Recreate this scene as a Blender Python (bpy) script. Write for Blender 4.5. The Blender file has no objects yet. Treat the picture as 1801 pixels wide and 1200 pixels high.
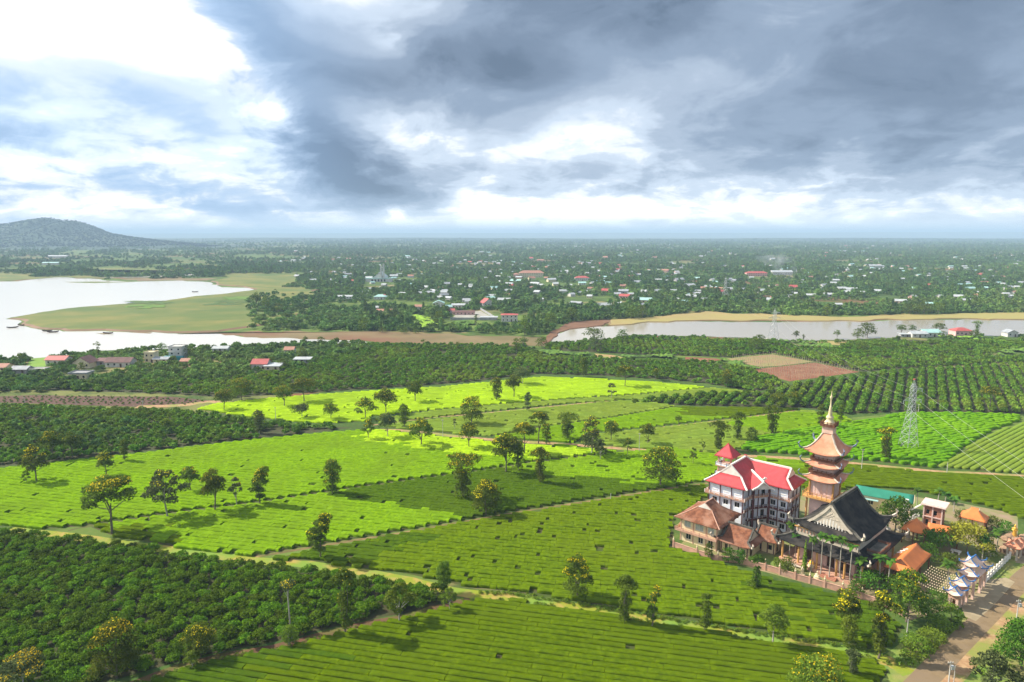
import bpy, bmesh, math, random
import numpy as np
from mathutils import Vector, Matrix
random.seed(7)
RNG = np.random.default_rng(11)
R = math.radians
sc = bpy.context.scene
col = sc.collection

# ------------------------------------------------------------------ camera
CAM_H, FPX, HZ = 80.0, 1200.0, 411.0          # metres above the fields; focal length in photo pixels; horizon row
PITCH = math.atan((600 - HZ) / FPX)
cam_d = bpy.data.cameras.new('camera')
cam = bpy.data.objects.new('camera', cam_d)
col.objects.link(cam)
cam.location = (0, 0, CAM_H)
cam.rotation_euler = (math.pi / 2 - PITCH, 0, 0)
cam_d.sensor_width = 36.0
cam_d.lens = 36.0 * FPX / 1801.0
cam_d.clip_start = 1.0
cam_d.clip_end = 80000.0
sc.camera = cam

# ------------------------------------------------------------------ sun, sky, exposure
SUN_AZ, SUN_EL = R(-72), R(41)                 # azimuth from +Y towards +X; sun stands ahead to the left
sun_dir = Vector((math.sin(SUN_AZ) * math.cos(SUN_EL), math.cos(SUN_AZ) * math.cos(SUN_EL), math.sin(SUN_EL)))
sun_d = bpy.data.lights.new('sun', 'SUN')
sun_d.energy = 5.0
sun_d.angle = R(0.6)
sun_d.color = (1.0, 0.93, 0.8)
sun = bpy.data.objects.new('sun', sun_d)
col.objects.link(sun)
sun.rotation_euler = (-sun_dir).to_track_quat('-Z', 'Y').to_euler()

vs = sc.view_settings
vs.view_transform = 'Standard'
vs.look = 'None'
vs.gamma = 1.0
vs.use_curve_mapping = False
vs.exposure = 0.7

world = bpy.data.worlds.new('World')
sc.world = world
world.use_nodes = True


class NT:
    """small helper to write shader graphs as expressions"""
    def __init__(s, tree):
        s.t = tree

    def n(s, kind, **kw):
        nd = s.t.nodes.new(kind)
        for k, v in kw.items():
            setattr(nd, k, v)
        return nd

    def link(s, a, b):
        s.t.links.new(a, b)

    def put(s, sock, v):
        if isinstance(v, bpy.types.NodeSocket):
            s.t.links.new(v, sock)
        else:
            sock.default_value = v

    def m(s, op, a, b=0.0, c=None, clamp=False):
        nd = s.n('ShaderNodeMath', operation=op, use_clamp=clamp)
        s.put(nd.inputs[0], a)
        s.put(nd.inputs[1], b)
        if c is not None:
            s.put(nd.inputs[2], c)
        return nd.outputs[0]

    def sstep(s, x, lo, hi):
        nd = s.n('ShaderNodeMapRange', interpolation_type='SMOOTHSTEP')
        s.put(nd.inputs[0], x)
        nd.inputs[1].default_value = lo
        nd.inputs[2].default_value = hi
        return nd.outputs[0]

    def mix(s, f, a, b):
        nd = s.n('ShaderNodeMix', data_type='RGBA')
        s.put(nd.inputs[0], f)
        for sock, v in ((nd.inputs[6], a), (nd.inputs[7], b)):
            if isinstance(v, tuple) and len(v) == 3:
                v = v + (1.0,)
            s.put(sock, v)
        return nd.outputs[2]

    def noise(s, vec, scale, detail=4, rough=0.55, dist=0.0):
        nd = s.n('ShaderNodeTexNoise')
        if vec is not None:
            s.link(vec, nd.inputs['Vector'])
        nd.inputs['Scale'].default_value = scale
        nd.inputs['Detail'].default_value = detail
        nd.inputs['Roughness'].default_value = rough
        nd.inputs['Distortion'].default_value = dist
        return nd.outputs[0]


def build_sky():
    t = world.node_tree
    t.nodes.clear()
    k = NT(t)
    tc = k.n('ShaderNodeTexCoord')
    nrm = k.n('ShaderNodeVectorMath', operation='NORMALIZE')
    k.link(tc.outputs['Generated'], nrm.inputs[0])
    sep = k.n('ShaderNodeSeparateXYZ')
    k.link(nrm.outputs[0], sep.inputs[0])
    x, y, z = sep.outputs
    zc = k.m('MAXIMUM', z, 0.0)
    az = k.m('ARCTAN2', x, y)                       # radians, 0 straight ahead
    el = k.m('ARCSINE', zc)
    # cloud deck seen in perspective: direction projected on a (slightly curved) ceiling
    den = k.m('ADD', zc, 0.10)
    cv = k.n('ShaderNodeCombineXYZ')
    k.link(k.m('DIVIDE', x, den), cv.inputs[0])
    k.link(k.m('DIVIDE', y, den), cv.inputs[1])
    k.link(k.m('MULTIPLY', zc, 2.2), cv.inputs[2])
    # fluffy angular detail
    av = k.n('ShaderNodeCombineXYZ')
    k.link(az, av.inputs[0])
    k.link(k.m('MULTIPLY', el, 1.9), av.inputs[1])
    n1 = k.noise(cv.outputs[0], 0.62, 7, 0.56, 0.35)
    n2 = k.noise(av.outputs[0], 6.5, 8, 0.58, 0.5)
    n3 = k.noise(av.outputs[0], 2.6, 5, 0.5, 0.2)
    # warp the big masses with the angular noise so that no edge is clean
    azw = k.m('ADD', az, k.m('MULTIPLY', k.m('SUBTRACT', n2, 0.5), 0.16))
    elw = k.m('ADD', el, k.m('MULTIPLY', k.m('SUBTRACT', n3, 0.5), 0.10))
    elw = k.m('ADD', elw, k.m('MULTIPLY', k.m('SUBTRACT', n2, 0.5), 0.05))

    def blob(a0, e0, wa, we, rot=0.0, p=2.0):
        dx = k.m('SUBTRACT', azw, R(a0))
        dy = k.m('SUBTRACT', elw, R(e0))
        c_, s_ = math.cos(R(rot)), math.sin(R(rot))
        q1 = k.m('ADD', k.m('MULTIPLY', dx, c_ / R(wa)), k.m('MULTIPLY', dy, s_ / R(wa)))
        q2 = k.m('ADD', k.m('MULTIPLY', dx, -s_ / R(we)), k.m('MULTIPLY', dy, c_ / R(we)))
        d = k.m('ADD', k.m('MULTIPLY', q1, q1), k.m('MULTIPLY', q2, q2))
        if p != 2.0:
            d = k.m('POWER', d, p / 2)
        return k.m('EXPONENT', k.m('MULTIPLY', d, -1.0))
    # SKYMASS
    dark = k.m('MULTIPLY', k.sstep(azw, R(-24), R(2)), k.sstep(elw, R(1.2), R(11)))
    parts = [(dark, 0.47)] + [(blob(*b), w) for b, w in SKY_BLOBS]
    tot = None
    for p_, w in parts:
        term = k.m('MULTIPLY', p_, w)
        tot = term if tot is None else k.m('ADD', tot, term)
    tot = k.m('ADD', tot, k.m('MULTIPLY', k.m('SUBTRACT', n1, 0.5), 0.34))
    tot = k.m('ADD', tot, k.m('MULTIPLY', k.m('SUBTRACT', n2, 0.5), 0.66))
    # small cumulus lines low over the land
    lv = k.n('ShaderNodeCombineXYZ')
    k.link(az, lv.inputs[0])
    k.link(k.m('MULTIPLY', el, 3.2), lv.inputs[1])
    lv.inputs[2].default_value = 4.0
    n4 = k.noise(lv.outputs[0], 15.0, 7, 0.6, 0.4)
    lowf = k.sstep(el, R(12), R(3))
    tot = k.m('ADD', tot, k.m('MULTIPLY', k.m('MULTIPLY', k.m('SUBTRACT', n4, 0.47), lowf), 0.95))
    n5 = k.noise(av.outputs[0], 17.0, 6, 0.62, 0.6)
    tot = k.m('ADD', tot, k.m('MULTIPLY', k.m('SUBTRACT', n5, 0.5), 0.20))
    tot = k.m('ADD', tot, 0.13)
    ramp = k.n('ShaderNodeValToRGB')
    cr = ramp.color_ramp
    cr.interpolation = 'EASE'
    stops = SKY_RAMP
    cr.elements[0].position, cr.elements[0].color = stops[0][0], stops[0][1] + (1,)
    cr.elements[1].position, cr.elements[1].color = stops[-1][0], stops[-1][1] + (1,)
    for p_, c_ in stops[1:-1]:
        e = cr.elements.new(p_)
        e.color = c_ + (1,)
    k.link(tot, ramp.inputs[0])
    # pale band low over the horizon
    low = k.sstep(el, R(2.0), R(0.2))
    c1 = k.mix(k.m('MULTIPLY', low, 0.75), ramp.outputs[0], SKY_LOW)
    # thinner cloud towards the sun side lets the blue through
    blu = k.m('MULTIPLY', k.sstep(az, R(-8), R(-26)), k.sstep(tot, 0.12, 0.36))
    c1 = k.mix(k.m('MULTIPLY', blu, 0.55), c1, (0.30, 0.50, 0.80))
    bgc = k.n('ShaderNodeBackground')
    k.link(c1, bgc.inputs[0])
    bgc.inputs[1].default_value = SKY_CLOUD_STRENGTH
    sky = k.n('ShaderNodeTexSky', sky_type='NISHITA')
    sky.sun_disc = False
    sky.sun_elevation = SUN_EL
    sky.sun_rotation = SUN_AZ
    sky.altitude = 800
    bgs = k.n('ShaderNodeBackground')
    k.link(sky.outputs[0], bgs.inputs[0])
    bgs.inputs[1].default_value = 0.09
    # gaps of blue between the thin clouds
    gap = k.m('MULTIPLY', k.sstep(n3, 0.44, 0.60), k.sstep(tot, 0.40, 0.10))
    gap = k.m('MULTIPLY', gap, k.sstep(el, R(2), R(6)))
    mx = k.n('ShaderNodeMixShader')
    k.link(k.m('SUBTRACT', 1.0, k.m('MULTIPLY', gap, 0.6)), mx.inputs[0])
    k.link(bgs.outputs[0], mx.inputs[1])
    k.link(bgc.outputs[0], mx.inputs[2])
    out = k.n('ShaderNodeOutputWorld')
    k.link(mx.outputs[0], out.inputs[0])


# (azimuth, elevation, half-width, half-height, tilt in degrees), weight: the cloud masses of the day
SKY_BLOBS = [
    ((-25, 19.0, 5.0, 2.0, -8), 0.26),
    ((-19, 14.6, 7.5, 2.4, -34), 0.46),
    ((-12, 12.0, 5, 2.2, -10), 0.30),
    ((-14.5, 7.0, 4.5, 1.8, -46), 0.72),
    ((-10.5, 4.3, 4.0, 1.4, -12), 0.56),
    ((-2, 13.0, 8, 2.4, -6), 0.42),
    ((-9, 18.0, 6, 2.0, 0), -0.34),
    ((-9.5, 14.2, 2.4, 1.2, 0), -0.30),
    ((-19.5, 9.0, 3.0, 1.4, -20), -0.22),
    ((-9.5, 7.4, 3.0, 1.5, -30), -0.12),
    ((9, 10.0, 10, 2.2, 20), -0.26),
    ((10, 18.0, 13, 3.2, 0), 0.34),
    ((2, 4.2, 14, 1.6, 0), 0.20),
    ((32, 13, 11, 6, 0), 0.28),
    ((26, 6.0, 16, 3.0, 0), 0.22),
    ((-37, 7.0, 6.0, 1.2, 0), 0.30),
    ((-33, 10.2, 6, 1.6, 0), 0.10),
    ((-26, 10.0, 5, 1.5, -10), 0.16),
    ((-27, 4.2, 5, 1.0, 0), 0.16),
    ((-20, 3.0, 7, 0.8, 0), 0.16),
    ((-34, 16.5, 7, 3.4, 0), -0.45),
    ((-28, 13.6, 5, 1.6, -20), -0.22),
    ((4, 1.4, 16, 0.9, 0), -0.30),
    ((4, 7.0, 8, 2.8, 8), -0.24),
    ((-30, 5.5, 9, 4, 0), -0.07),
]
SKY_RAMP = [(0.0, (1.40, 1.41, 1.43)), (0.14, (0.86, 0.89, 0.94)), (0.28, (0.55, 0.64, 0.76)), (0.46, (0.37, 0.45, 0.57)),
            (0.66, (0.245, 0.32, 0.435)), (0.88, (0.165, 0.225, 0.32)), (1.0, (0.12, 0.17, 0.25))]
SKY_LOW = (0.92, 0.95, 1.0)
SKY_CLOUD_STRENGTH = 0.78
build_sky()

# ------------------------------------------------------------------ survey: a spot read off the photo -> metres on the ground
_c, _s = math.cos(PITCH), math.sin(PITCH)


def ray(px, py):
    u, v = (px - 900.5) / FPX, (600 - py) / FPX
    return u, _c + v * _s, -_s + v * _c


def G(px, py, z=0.0):
    a, b, c = ray(px, py)
    t = -(CAM_H - z) / c
    return (t * a, t * b)


def GZ(px, py, z=0.0):
    g = G(px, py, z)
    return Vector((g[0], g[1], z))


def height_at(base, px, py):
    """height of something standing at ground spot base whose top shows at row py"""
    a, b, c = ray(px, py)
    return CAM_H + base[1] * c / b


def px_per_m(base):
    return FPX / (base[1] * _c + CAM_H * _s)


# ------------------------------------------------------------------ materials
MATS = {}


def pm(name, c1, c2=None, scale=0.6, rough=0.85, bump=0.0, bscale=None, c3=None, scale3=0.05, metal=0.0, spec=0.3, detail=5, lo=0.35, hi=0.65, attr=None, local=False):
    """procedural surface: two or three colours mixed by noise, fine relief"""
    if name in MATS:
        return MATS[name]
    mt = bpy.data.materials.new(name)
    mt.use_nodes = True
    t = mt.node_tree
    t.nodes.clear()
    k = NT(t)
    out = k.n('ShaderNodeOutputMaterial')
    b = k.n('ShaderNodeBsdfPrincipled')
    k.link(b.outputs[0], out.inputs[0])
    b.inputs['Roughness'].default_value = rough
    b.inputs['Metallic'].default_value = metal
    b.inputs['Specular IOR Level'].default_value = spec
    if local:
        vec = k.n('ShaderNodeTexCoord').outputs['Object']
    else:
        vec = k.n('ShaderNodeNewGeometry').outputs['Position']
    c = c1 + (1.0,)
    if c2 is not None:
        f = k.sstep(k.noise(vec, scale, detail), lo, hi)
        c = k.mix(f, c1, c2)
        if c3 is not None:
            f3 = k.sstep(k.noise(vec, scale3, 4), 0.42, 0.66)
            c = k.mix(f3, c, c3)
        if attr:
            a = k.n('ShaderNodeAttribute', attribute_name='tint')
            hs = k.n('ShaderNodeHueSaturation')
            k.link(c, hs.inputs['Color'])
            k.link(k.m('ADD', k.m('MULTIPLY', a.outputs['Fac'], attr), 1.0 - attr / 2), hs.inputs['Value'])
            c = hs.outputs[0]
    k.put(b.inputs['Base Color'], c)
    if bump:
        bp = k.n('ShaderNodeBump')
        bp.inputs['Strength'].default_value = bump
        bp.inputs['Distance'].default_value = 0.3
        k.link(k.noise(vec, bscale or scale * 3, 6, 0.65), bp.inputs['Height'])
        k.link(bp.outputs[0], b.inputs['Normal'])
    MATS[name] = mt
    return mt


def leafmat(name, dark, light, accent=None, trans=0.25, vary=0.35, rough=0.75, patch=0.02):
    """leaf clumps: colour from each clump's own tint, each plant's own hue and broad patches of the stand"""
    if name in MATS:
        return MATS[name]
    mt = bpy.data.materials.new(name)
    mt.use_nodes = True
    t = mt.node_tree
    t.nodes.clear()
    k = NT(t)
    out = k.n('ShaderNodeOutputMaterial')
    a = k.n('ShaderNodeAttribute', attribute_name='tint')
    oi = k.n('ShaderNodeObjectInfo')
    c = k.mix(a.outputs['Fac'], dark, light)
    pos = k.n('ShaderNodeNewGeometry').outputs['Position']
    if accent:
        c = k.mix(k.m('MULTIPLY', k.sstep(k.noise(pos, patch, 4), 0.45, 0.7), 0.8), c, accent)
    hs = k.n('ShaderNodeHueSaturation')
    k.link(c, hs.inputs['Color'])
    k.link(k.m('ADD', k.m('MULTIPLY', oi.outputs['Random'], vary), 1.0 - vary / 2), hs.inputs['Value'])
    k.link(k.m('ADD', k.m('MULTIPLY', oi.outputs['Random'], 0.03), 0.485), hs.inputs['Hue'])
    b = k.n('ShaderNodeBsdfPrincipled')
    b.inputs['Roughness'].default_value = rough
    b.inputs['Specular IOR Level'].default_value = 0.06
    k.link(hs.outputs[0], b.inputs['Base Color'])
    tr = k.n('ShaderNodeBsdfTranslucent')
    k.link(hs.outputs[0], tr.inputs['Color'])
    mx = k.n('ShaderNodeMixShader')
    mx.inputs[0].default_value = trans
    k.link(b.outputs[0], mx.inputs[1])
    k.link(tr.outputs[0], mx.inputs[2])
    k.link(mx.outputs[0], out.inputs[0])
    MATS[name] = mt
    return mt


# ------------------------------------------------------------------ objects
def tag(o, label=None, cat=None, group=None, kind=None):
    if label:
        o['label'] = label
    if cat:
        o['category'] = cat
    if group:
        o['group'] = group
    if kind:
        o['kind'] = kind
    return o


def link(name, me, parent=None, mats=None):
    o = bpy.data.objects.new(name, me)
    col.objects.link(o)
    if parent is not None:
        o.parent = parent
    return o


def empty(name, loc, rz=0.0):
    o = bpy.data.objects.new(name, None)
    o.empty_display_size = 0.5
    o.location = loc
    o.rotation_euler = (0, 0, rz)
    col.objects.link(o)
    return o


def mesh_np(name, verts, faces, mats, tint=None, midx=None, smooth=False):
    """verts (N,3), faces (M,3|4) arrays -> mesh"""
    me = bpy.data.meshes.new(name)
    verts = np.asarray(verts, dtype=np.float32)
    faces = np.asarray(faces, dtype=np.int32)
    m, w = faces.shape
    me.vertices.add(len(verts))
    me.vertices.foreach_set('co', verts.ravel())
    me.loops.add(m * w)
    me.loops.foreach_set('vertex_index', faces.ravel())
    me.polygons.add(m)
    me.polygons.foreach_set('loop_start', np.arange(m, dtype=np.int32) * w)
    me.polygons.foreach_set('loop_total', np.full(m, w, dtype=np.int32))
    if smooth:
        me.polygons.foreach_set('use_smooth', np.ones(m, dtype=bool))
    for x in (mats if isinstance(mats, (list, tuple)) else [mats]):
        me.materials.append(x)
    if midx is not None:
        me.polygons.foreach_set('material_index', np.asarray(midx, dtype=np.int32))
    if tint is not None:
        at = me.attributes.new('tint', 'FLOAT', 'FACE')
        at.data.foreach_set('value', np.asarray(tint, dtype=np.float32))
    me.update(calc_edges=True)
    return me


class MB:
    """collects boxes, sweeps, sheets; build() links them as ONE mesh object"""
    def __init__(s):
        s.v, s.f = [], []

    def add(s, vs_, fs):
        b = len(s.v)
        s.v += [tuple(p) for p in vs_]
        s.f += [tuple(i + b for i in f) for f in fs]
        return s

    def box(s, x0, x1, y0, y1, z0, z1):
        return s.add([(x0, y0, z0), (x1, y0, z0), (x1, y1, z0), (x0, y1, z0), (x0, y0, z1), (x1, y0, z1), (x1, y1, z1), (x0, y1, z1)],
                     [(0, 3, 2, 1), (4, 5, 6, 7), (0, 1, 5, 4), (1, 2, 6, 5), (2, 3, 7, 6), (3, 0, 4, 7)])

    def sweep(s, pts, w, h=None, up=(0, 0, 1)):
        """rectangular bar along a polyline; w, h may be lists"""
        pts = [Vector(p) for p in pts]
        n = len(pts)
        ws = w if isinstance(w, (list, tuple)) else [w] * n
        h = ws if h is None else h
        hs = h if isinstance(h, (list, tuple)) else [h] * n
        vv = []
        for i, p in enumerate(pts):
            d = (pts[min(i + 1, n - 1)] - pts[max(i - 1, 0)]).normalized()
            u_ = Vector(up)
            if abs(d.dot(u_)) > 0.98:
                u_ = Vector((1, 0, 0))
            r = d.cross(u_).normalized()
            q = r.cross(d).normalized()
            for a, b in ((-1, -1), (1, -1), (1, 1), (-1, 1)):
                vv.append(p + r * a * ws[i] / 2 + q * b * hs[i] / 2)
        ff = [(3, 2, 1, 0), tuple(4 * (n - 1) + j for j in range(4))]
        for i in range(n - 1):
            for j in range(4):
                a, b = 4 * i + j, 4 * i + (j + 1) % 4
                ff.append((a, b, b + 4, a + 4))
        return s.add(vv, ff)

    def tube(s, pts, r, seg=6):
        pts = [Vector(p) for p in pts]
        n = len(pts)
        rs = r if isinstance(r, (list, tuple)) else [r] * n
        vv = []
        for i, p in enumerate(pts):
            d = (pts[min(i + 1, n - 1)] - pts[max(i - 1, 0)]).normalized()
            u_ = Vector((0, 0, 1)) if abs(d.z) < 0.9 else Vector((1, 0, 0))
            a = d.cross(u_).normalized()
            b = d.cross(a).normalized()
            for j in range(seg):
                t = 2 * math.pi * j / seg
                vv.append(p + a * math.cos(t) * rs[i] + b * math.sin(t) * rs[i])
        ff = [tuple(range(seg)), tuple(seg * (n - 1) + j for j in reversed(range(seg)))]
        for i in range(n - 1):
            for j in range(seg):
                a, b = seg * i + j, seg * i + (j + 1) % seg
                ff.append((b, a, a + seg, b + seg))
        return s.add(vv, ff)

    def lathe(s, cx, cy, prof, seg=10):
        """prof: list of (radius, z)"""
        vv, ff = [], []
        for r, z in prof:
            for j in range(seg):
                t = 2 * math.pi * j / seg
                vv.append((cx + r * math.cos(t), cy + r * math.sin(t), z))
        for i in range(len(prof) - 1):
            for j in range(seg):
                a, b = seg * i + j, seg * i + (j + 1) % seg
                ff.append((a, b, b + seg, a + seg))
        ff.append(tuple(reversed(range(seg))))
        ff.append(tuple(seg * (len(prof) - 1) + j for j in range(seg)))
        return s.add(vv, ff)

    def ball(s, c, rx, ry=None, rz=None, seg=8, rings=6):
        ry = rx if ry is None else ry
        rz = rx if rz is None else rz
        vv, ff = [(c[0], c[1], c[2] - rz)], []
        for i in range(1, rings):
            ph = -math.pi / 2 + math.pi * i / rings
            for j in range(seg):
                t = 2 * math.pi * j / seg
                vv.append((c[0] + rx * math.cos(ph) * math.cos(t), c[1] + ry * math.cos(ph) * math.sin(t), c[2] + rz * math.sin(ph)))
        vv.append((c[0], c[1], c[2] + rz))
        top = len(vv) - 1
        for j in range(seg):
            ff.append((0, 1 + (j + 1) % seg, 1 + j))
            ff.append((top, top - seg + j, top - seg + (j + 1) % seg))
        for i in range(rings - 2):
            for j in range(seg):
                a, b = 1 + seg * i + j, 1 + seg * i + (j + 1) % seg
                ff.append((a, b, b + seg, a + seg))
        return s.add(vv, ff)

    def poly(s, pts):
        return s.add(pts, [tuple(range(len(pts)))])

    def build(s, name, mat, parent=None, smooth=False, bevel=0.0, solid=0.0):
        me = bpy.data.meshes.new(name)
        off = OFF.get(parent.name) if parent is not None else None
        if off:
            vv = [(p[0] - off[0], p[1] - off[1], p[2]) for p in s.v]
        else:
            vv = s.v
        me.from_pydata(vv, [], s.f)
        for x in (mat if isinstance(mat, (list, tuple)) else [mat]):
            me.materials.append(x)
        if smooth:
            for p in me.polygons:
                p.use_smooth = True
        me.update()
        o = link(name, me, parent)
        if solid:
            md = o.modifiers.new('thickness', 'SOLIDIFY')
            md.thickness = solid
            md.offset = -1
        return o


OFF = {}       # plan offset of things laid out in the temple's own grid


def inpoly(x, y, poly):
    """vectorised point in polygon"""
    x = np.asarray(x)
    y = np.asarray(y)
    r = np.zeros(x.shape, dtype=bool)
    n = len(poly)
    for i in range(n):
        x0, y0 = poly[i]
        x1, y1 = poly[(i + 1) % n]
        if y0 == y1:
            continue
        cnd = ((y0 > y) != (y1 > y)) & (x < (x1 - x0) * (y - y0) / (y1 - y0) + x0)
        r ^= cnd
    return r


def gp(px_poly, z=0.0):
    return [G(a, b, z) for a, b in px_poly]


def rough(poly, amp=0.0045, step=0.012):
    """natural shoreline: subdivide and push every point by a noise of its own place"""
    out = []
    n = len(poly)
    for i in range(n):
        a, b = np.array(poly[i]), np.array(poly[(i + 1) % n])
        d = math.hypot(*a)
        k = int(min(40, max(1, np.linalg.norm(b - a) / (step * d))))
        for j in range(k):
            out.append(a + (b - a) * j / k)
    P = np.array(out)
    d = np.hypot(P[:, 0], P[:, 1])
    s_ = 0.03 * d.mean()
    P[:, 0] += (fbm(P[:, 0] / s_, P[:, 1] / s_, 5, 4) - 0.5) * d * amp * 4
    P[:, 1] += (fbm(P[:, 0] / s_, P[:, 1] / s_, 15, 4) - 0.5) * d * amp * 8
    return [tuple(p) for p in P]


def sheet(name, poly, z, mat, parent=None, kind='structure'):
    b = MB().poly([(x, y, z) for x, y in poly])
    o = b.build(name, mat, parent)
    me = o.data
    if len(me.polygons) and me.polygons[0].normal.z < 0:
        me.flip_normals()
    if parent is None and kind:
        o['kind'] = kind
    return o


def smooth_line(pts, n=6):
    """Catmull-Rom through 2D points"""
    out = []
    for i in range(len(pts) - 1):
        p0 = np.array(pts[max(i - 1, 0)], float)
        p1 = np.array(pts[i], float)
        p2 = np.array(pts[i + 1], float)
        p3 = np.array(pts[min(i + 2, len(pts) - 1)], float)
        for j in range(n):
            t = j / n
            out.append(tuple(0.5 * (2 * p1 + (p2 - p0) * t + (2 * p0 - 5 * p1 + 4 * p2 - p3) * t * t + (3 * p1 - p0 - 3 * p2 + p3) * t ** 3)))
    out.append(tuple(pts[-1]))
    return out


def ribbon(name, pts, width, z, mat, kind='structure', wob=0.0):
    pts = smooth_line(pts, 6)
    vv, ff = [], []
    n = len(pts)
    for i, p in enumerate(pts):
        a, b = pts[max(i - 1, 0)], pts[min(i + 1, n - 1)]
        dx, dy = b[0] - a[0], b[1] - a[1]
        l = math.hypot(dx, dy) or 1
        w = width / 2
        w0 = w * (1 + random.uniform(-wob, wob))
        w1 = w * (1 + random.uniform(-wob, wob))
        vv += [(p[0] - dy / l * w0, p[1] + dx / l * w0, z), (p[0] + dy / l * w1, p[1] - dx / l * w1, z)]
        if i:
            ff.append((2 * i - 2, 2 * i - 1, 2 * i + 1, 2 * i))
    o = MB().add(vv, ff).build(name, mat)
    if kind:
        o['kind'] = kind
    return o

# ================================================================== the land
M_GROUND = None


def ground_material():
    mt = bpy.data.materials.new('countryside')
    mt.use_nodes = True
    t = mt.node_tree
    t.nodes.clear()
    k = NT(t)
    out = k.n('ShaderNodeOutputMaterial')
    b = k.n('ShaderNodeBsdfPrincipled')
    k.link(b.outputs[0], out.inputs[0])
    b.inputs['Roughness'].default_value = 0.95
    b.inputs['Specular IOR Level'].default_value = 0.1
    pos = k.n('ShaderNodeNewGeometry').outputs['Position']
    vor = k.n('ShaderNodeTexVoronoi')                       # patchwork of plots
    mp = k.n('ShaderNodeMapping')
    mp.inputs['Rotation'].default_value = (0, 0, R(14))
    mp.inputs['Scale'].default_value = (1 / 130, 1 / 90, 0.0)
    k.link(pos, mp.inputs[0])
    k.link(mp.outputs[0], vor.inputs['Vector'])
    vor.inputs['Scale'].default_value = 1.0
    sp = k.n('ShaderNodeSeparateColor')
    k.link(vor.outputs['Color'], sp.inputs[0])
    plot = k.mix(k.sstep(sp.outputs[0], 0.2, 0.8), (0.05, 0.105, 0.02), (0.12, 0.18, 0.035))
    plot = k.mix(k.sstep(sp.outputs[1], 0.80, 0.86), plot, (0.24, 0.19, 0.085))
    plot = k.mix(k.sstep(sp.outputs[2], 0.84, 0.9), plot, (0.19, 0.085, 0.045))
    f = k.noise(pos, 0.05, 6, 0.6)
    c = k.mix(k.sstep(f, 0.42, 0.62), plot, (0.045, 0.085, 0.02))
    g = k.noise(pos, 0.9, 5, 0.65)
    c = k.mix(k.m('MULTIPLY', k.sstep(g, 0.4, 0.7), 0.45), c, (0.15, 0.16, 0.04))
    k.link(c, b.inputs['Base Color'])
    return mt


M_GROUND = ground_material()
S = 45000.0
o = sheet('ground', [(-S, -3000), (S, -3000), (S, S), (-S, S)], 0.0, M_GROUND)

M_FOREST_HILL = pm('hill_forest', (0.015, 0.036, 0.014), (0.03, 0.06, 0.02), 0.012, 0.95, 0.0, c3=(0.05, 0.075, 0.025), scale3=0.002)


def vnoise(x, y, seed=0):
    """smooth value noise on numpy arrays"""
    x = np.asarray(x, float)
    y = np.asarray(y, float)
    xi, yi = np.floor(x).astype(np.int64), np.floor(y).astype(np.int64)
    xf, yf = x - xi, y - yi

    def h(a, b):
        n = (a * 374761393 + b * 668265263 + seed * 982451653) & 0x7fffffff
        n = ((n ^ (n >> 13)) * 1274126177) & 0x7fffffff
        return ((n ^ (n >> 16)) & 0xffff) / 65535.0
    u, v = xf * xf * (3 - 2 * xf), yf * yf * (3 - 2 * yf)
    return (h(xi, yi) * (1 - u) + h(xi + 1, yi) * u) * (1 - v) + (h(xi, yi + 1) * (1 - u) + h(xi + 1, yi + 1) * u) * v


def fbm(x, y, seed=0, oct=4):
    r, a, t = 0, 1.0, 0
    for i in range(oct):
        r = r + a * vnoise(x * 2 ** i, y * 2 ** i, seed + i)
        t += a
        a *= 0.5
    return r / t


HILL_X = np.array([-5200, -4700, -4200, -3850, -3550, -3150, -3010, -2890, -2800, -2695, -2590, -2415, -2240, -2030, -1850, -1500])
HILL_H = np.array([0, 40, 90, 108, 120, 130, 158, 176, 126, 160, 100, 68, 42, 18, 7, 0])


def hill_h(x, y):
    ridge = np.interp(x, HILL_X, HILL_H)
    yc = 4250 + 160 * (vnoise(x / 300, x * 0 + 3, 5) - 0.5)
    dy = (y - yc) / np.where(y < yc, 950, 1100)
    g = np.clip(1 - np.abs(dy), 0, 1)
    g = (g * g * (3 - 2 * g)) ** 1.9
    n = fbm(x / 260, y / 260, 3, 4) - 0.5
    return np.maximum(ridge * g * (1 + 0.30 * n * (1 - g * 0.85)) - 0.5, -0.5)


def heightfield(name, xs, ys, hf, mat):
    X, Y = np.meshgrid(xs, ys)
    Z = hf(X, Y)
    nx, ny = len(xs), len(ys)
    vv = np.stack([X.ravel(), Y.ravel(), Z.ravel()], 1)
    i = np.arange(nx * ny).reshape(ny, nx)
    ff = np.stack([i[:-1, :-1].ravel(), i[:-1, 1:].ravel(), i[1:, 1:].ravel(), i[1:, :-1].ravel()], 1)
    me = mesh_np(name, vv, ff, mat, smooth=True)
    o = link(name, me)
    o['kind'] = 'structure'
    return o


o = heightfield('forested_hill', np.linspace(-5200, -1500, 150), np.linspace(3150, 5500, 90), hill_h, M_FOREST_HILL)
o['label'] = 'dark forested hill with two rounded summits beyond the lake'


def plateau(x, y):
    n = fbm(x / 5200, y / 9000, 21, 3)
    edge = np.clip((y - 14500) / 2500, 0, 1)
    back = np.clip((21000 - y) / 2000, 0, 1)
    hh = 92 + 30 * (n - 0.5) + 6 * fbm(x / 900, y / 900, 4, 3) + np.clip(x / 9000, -1.2, 1.0) * 16
    return hh * edge * edge * (3 - 2 * edge) * back - 0.6


heightfield('distant_plateau', np.linspace(-19000, 19000, 190), np.linspace(14000, 21500, 18), plateau,
            pm('plateau_land', (0.05, 0.085, 0.03), (0.12, 0.15, 0.06), 0.0016, 0.95))


def low_ridge(x, y):
    n = fbm(x / 1900, y / 2600, 31, 3)
    g = np.clip(1 - np.abs((y - 7600) / 1200), 0, 1)
    return (26 + 36 * (n - 0.42)) * g * g * (3 - 2 * g) - 0.6


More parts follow.
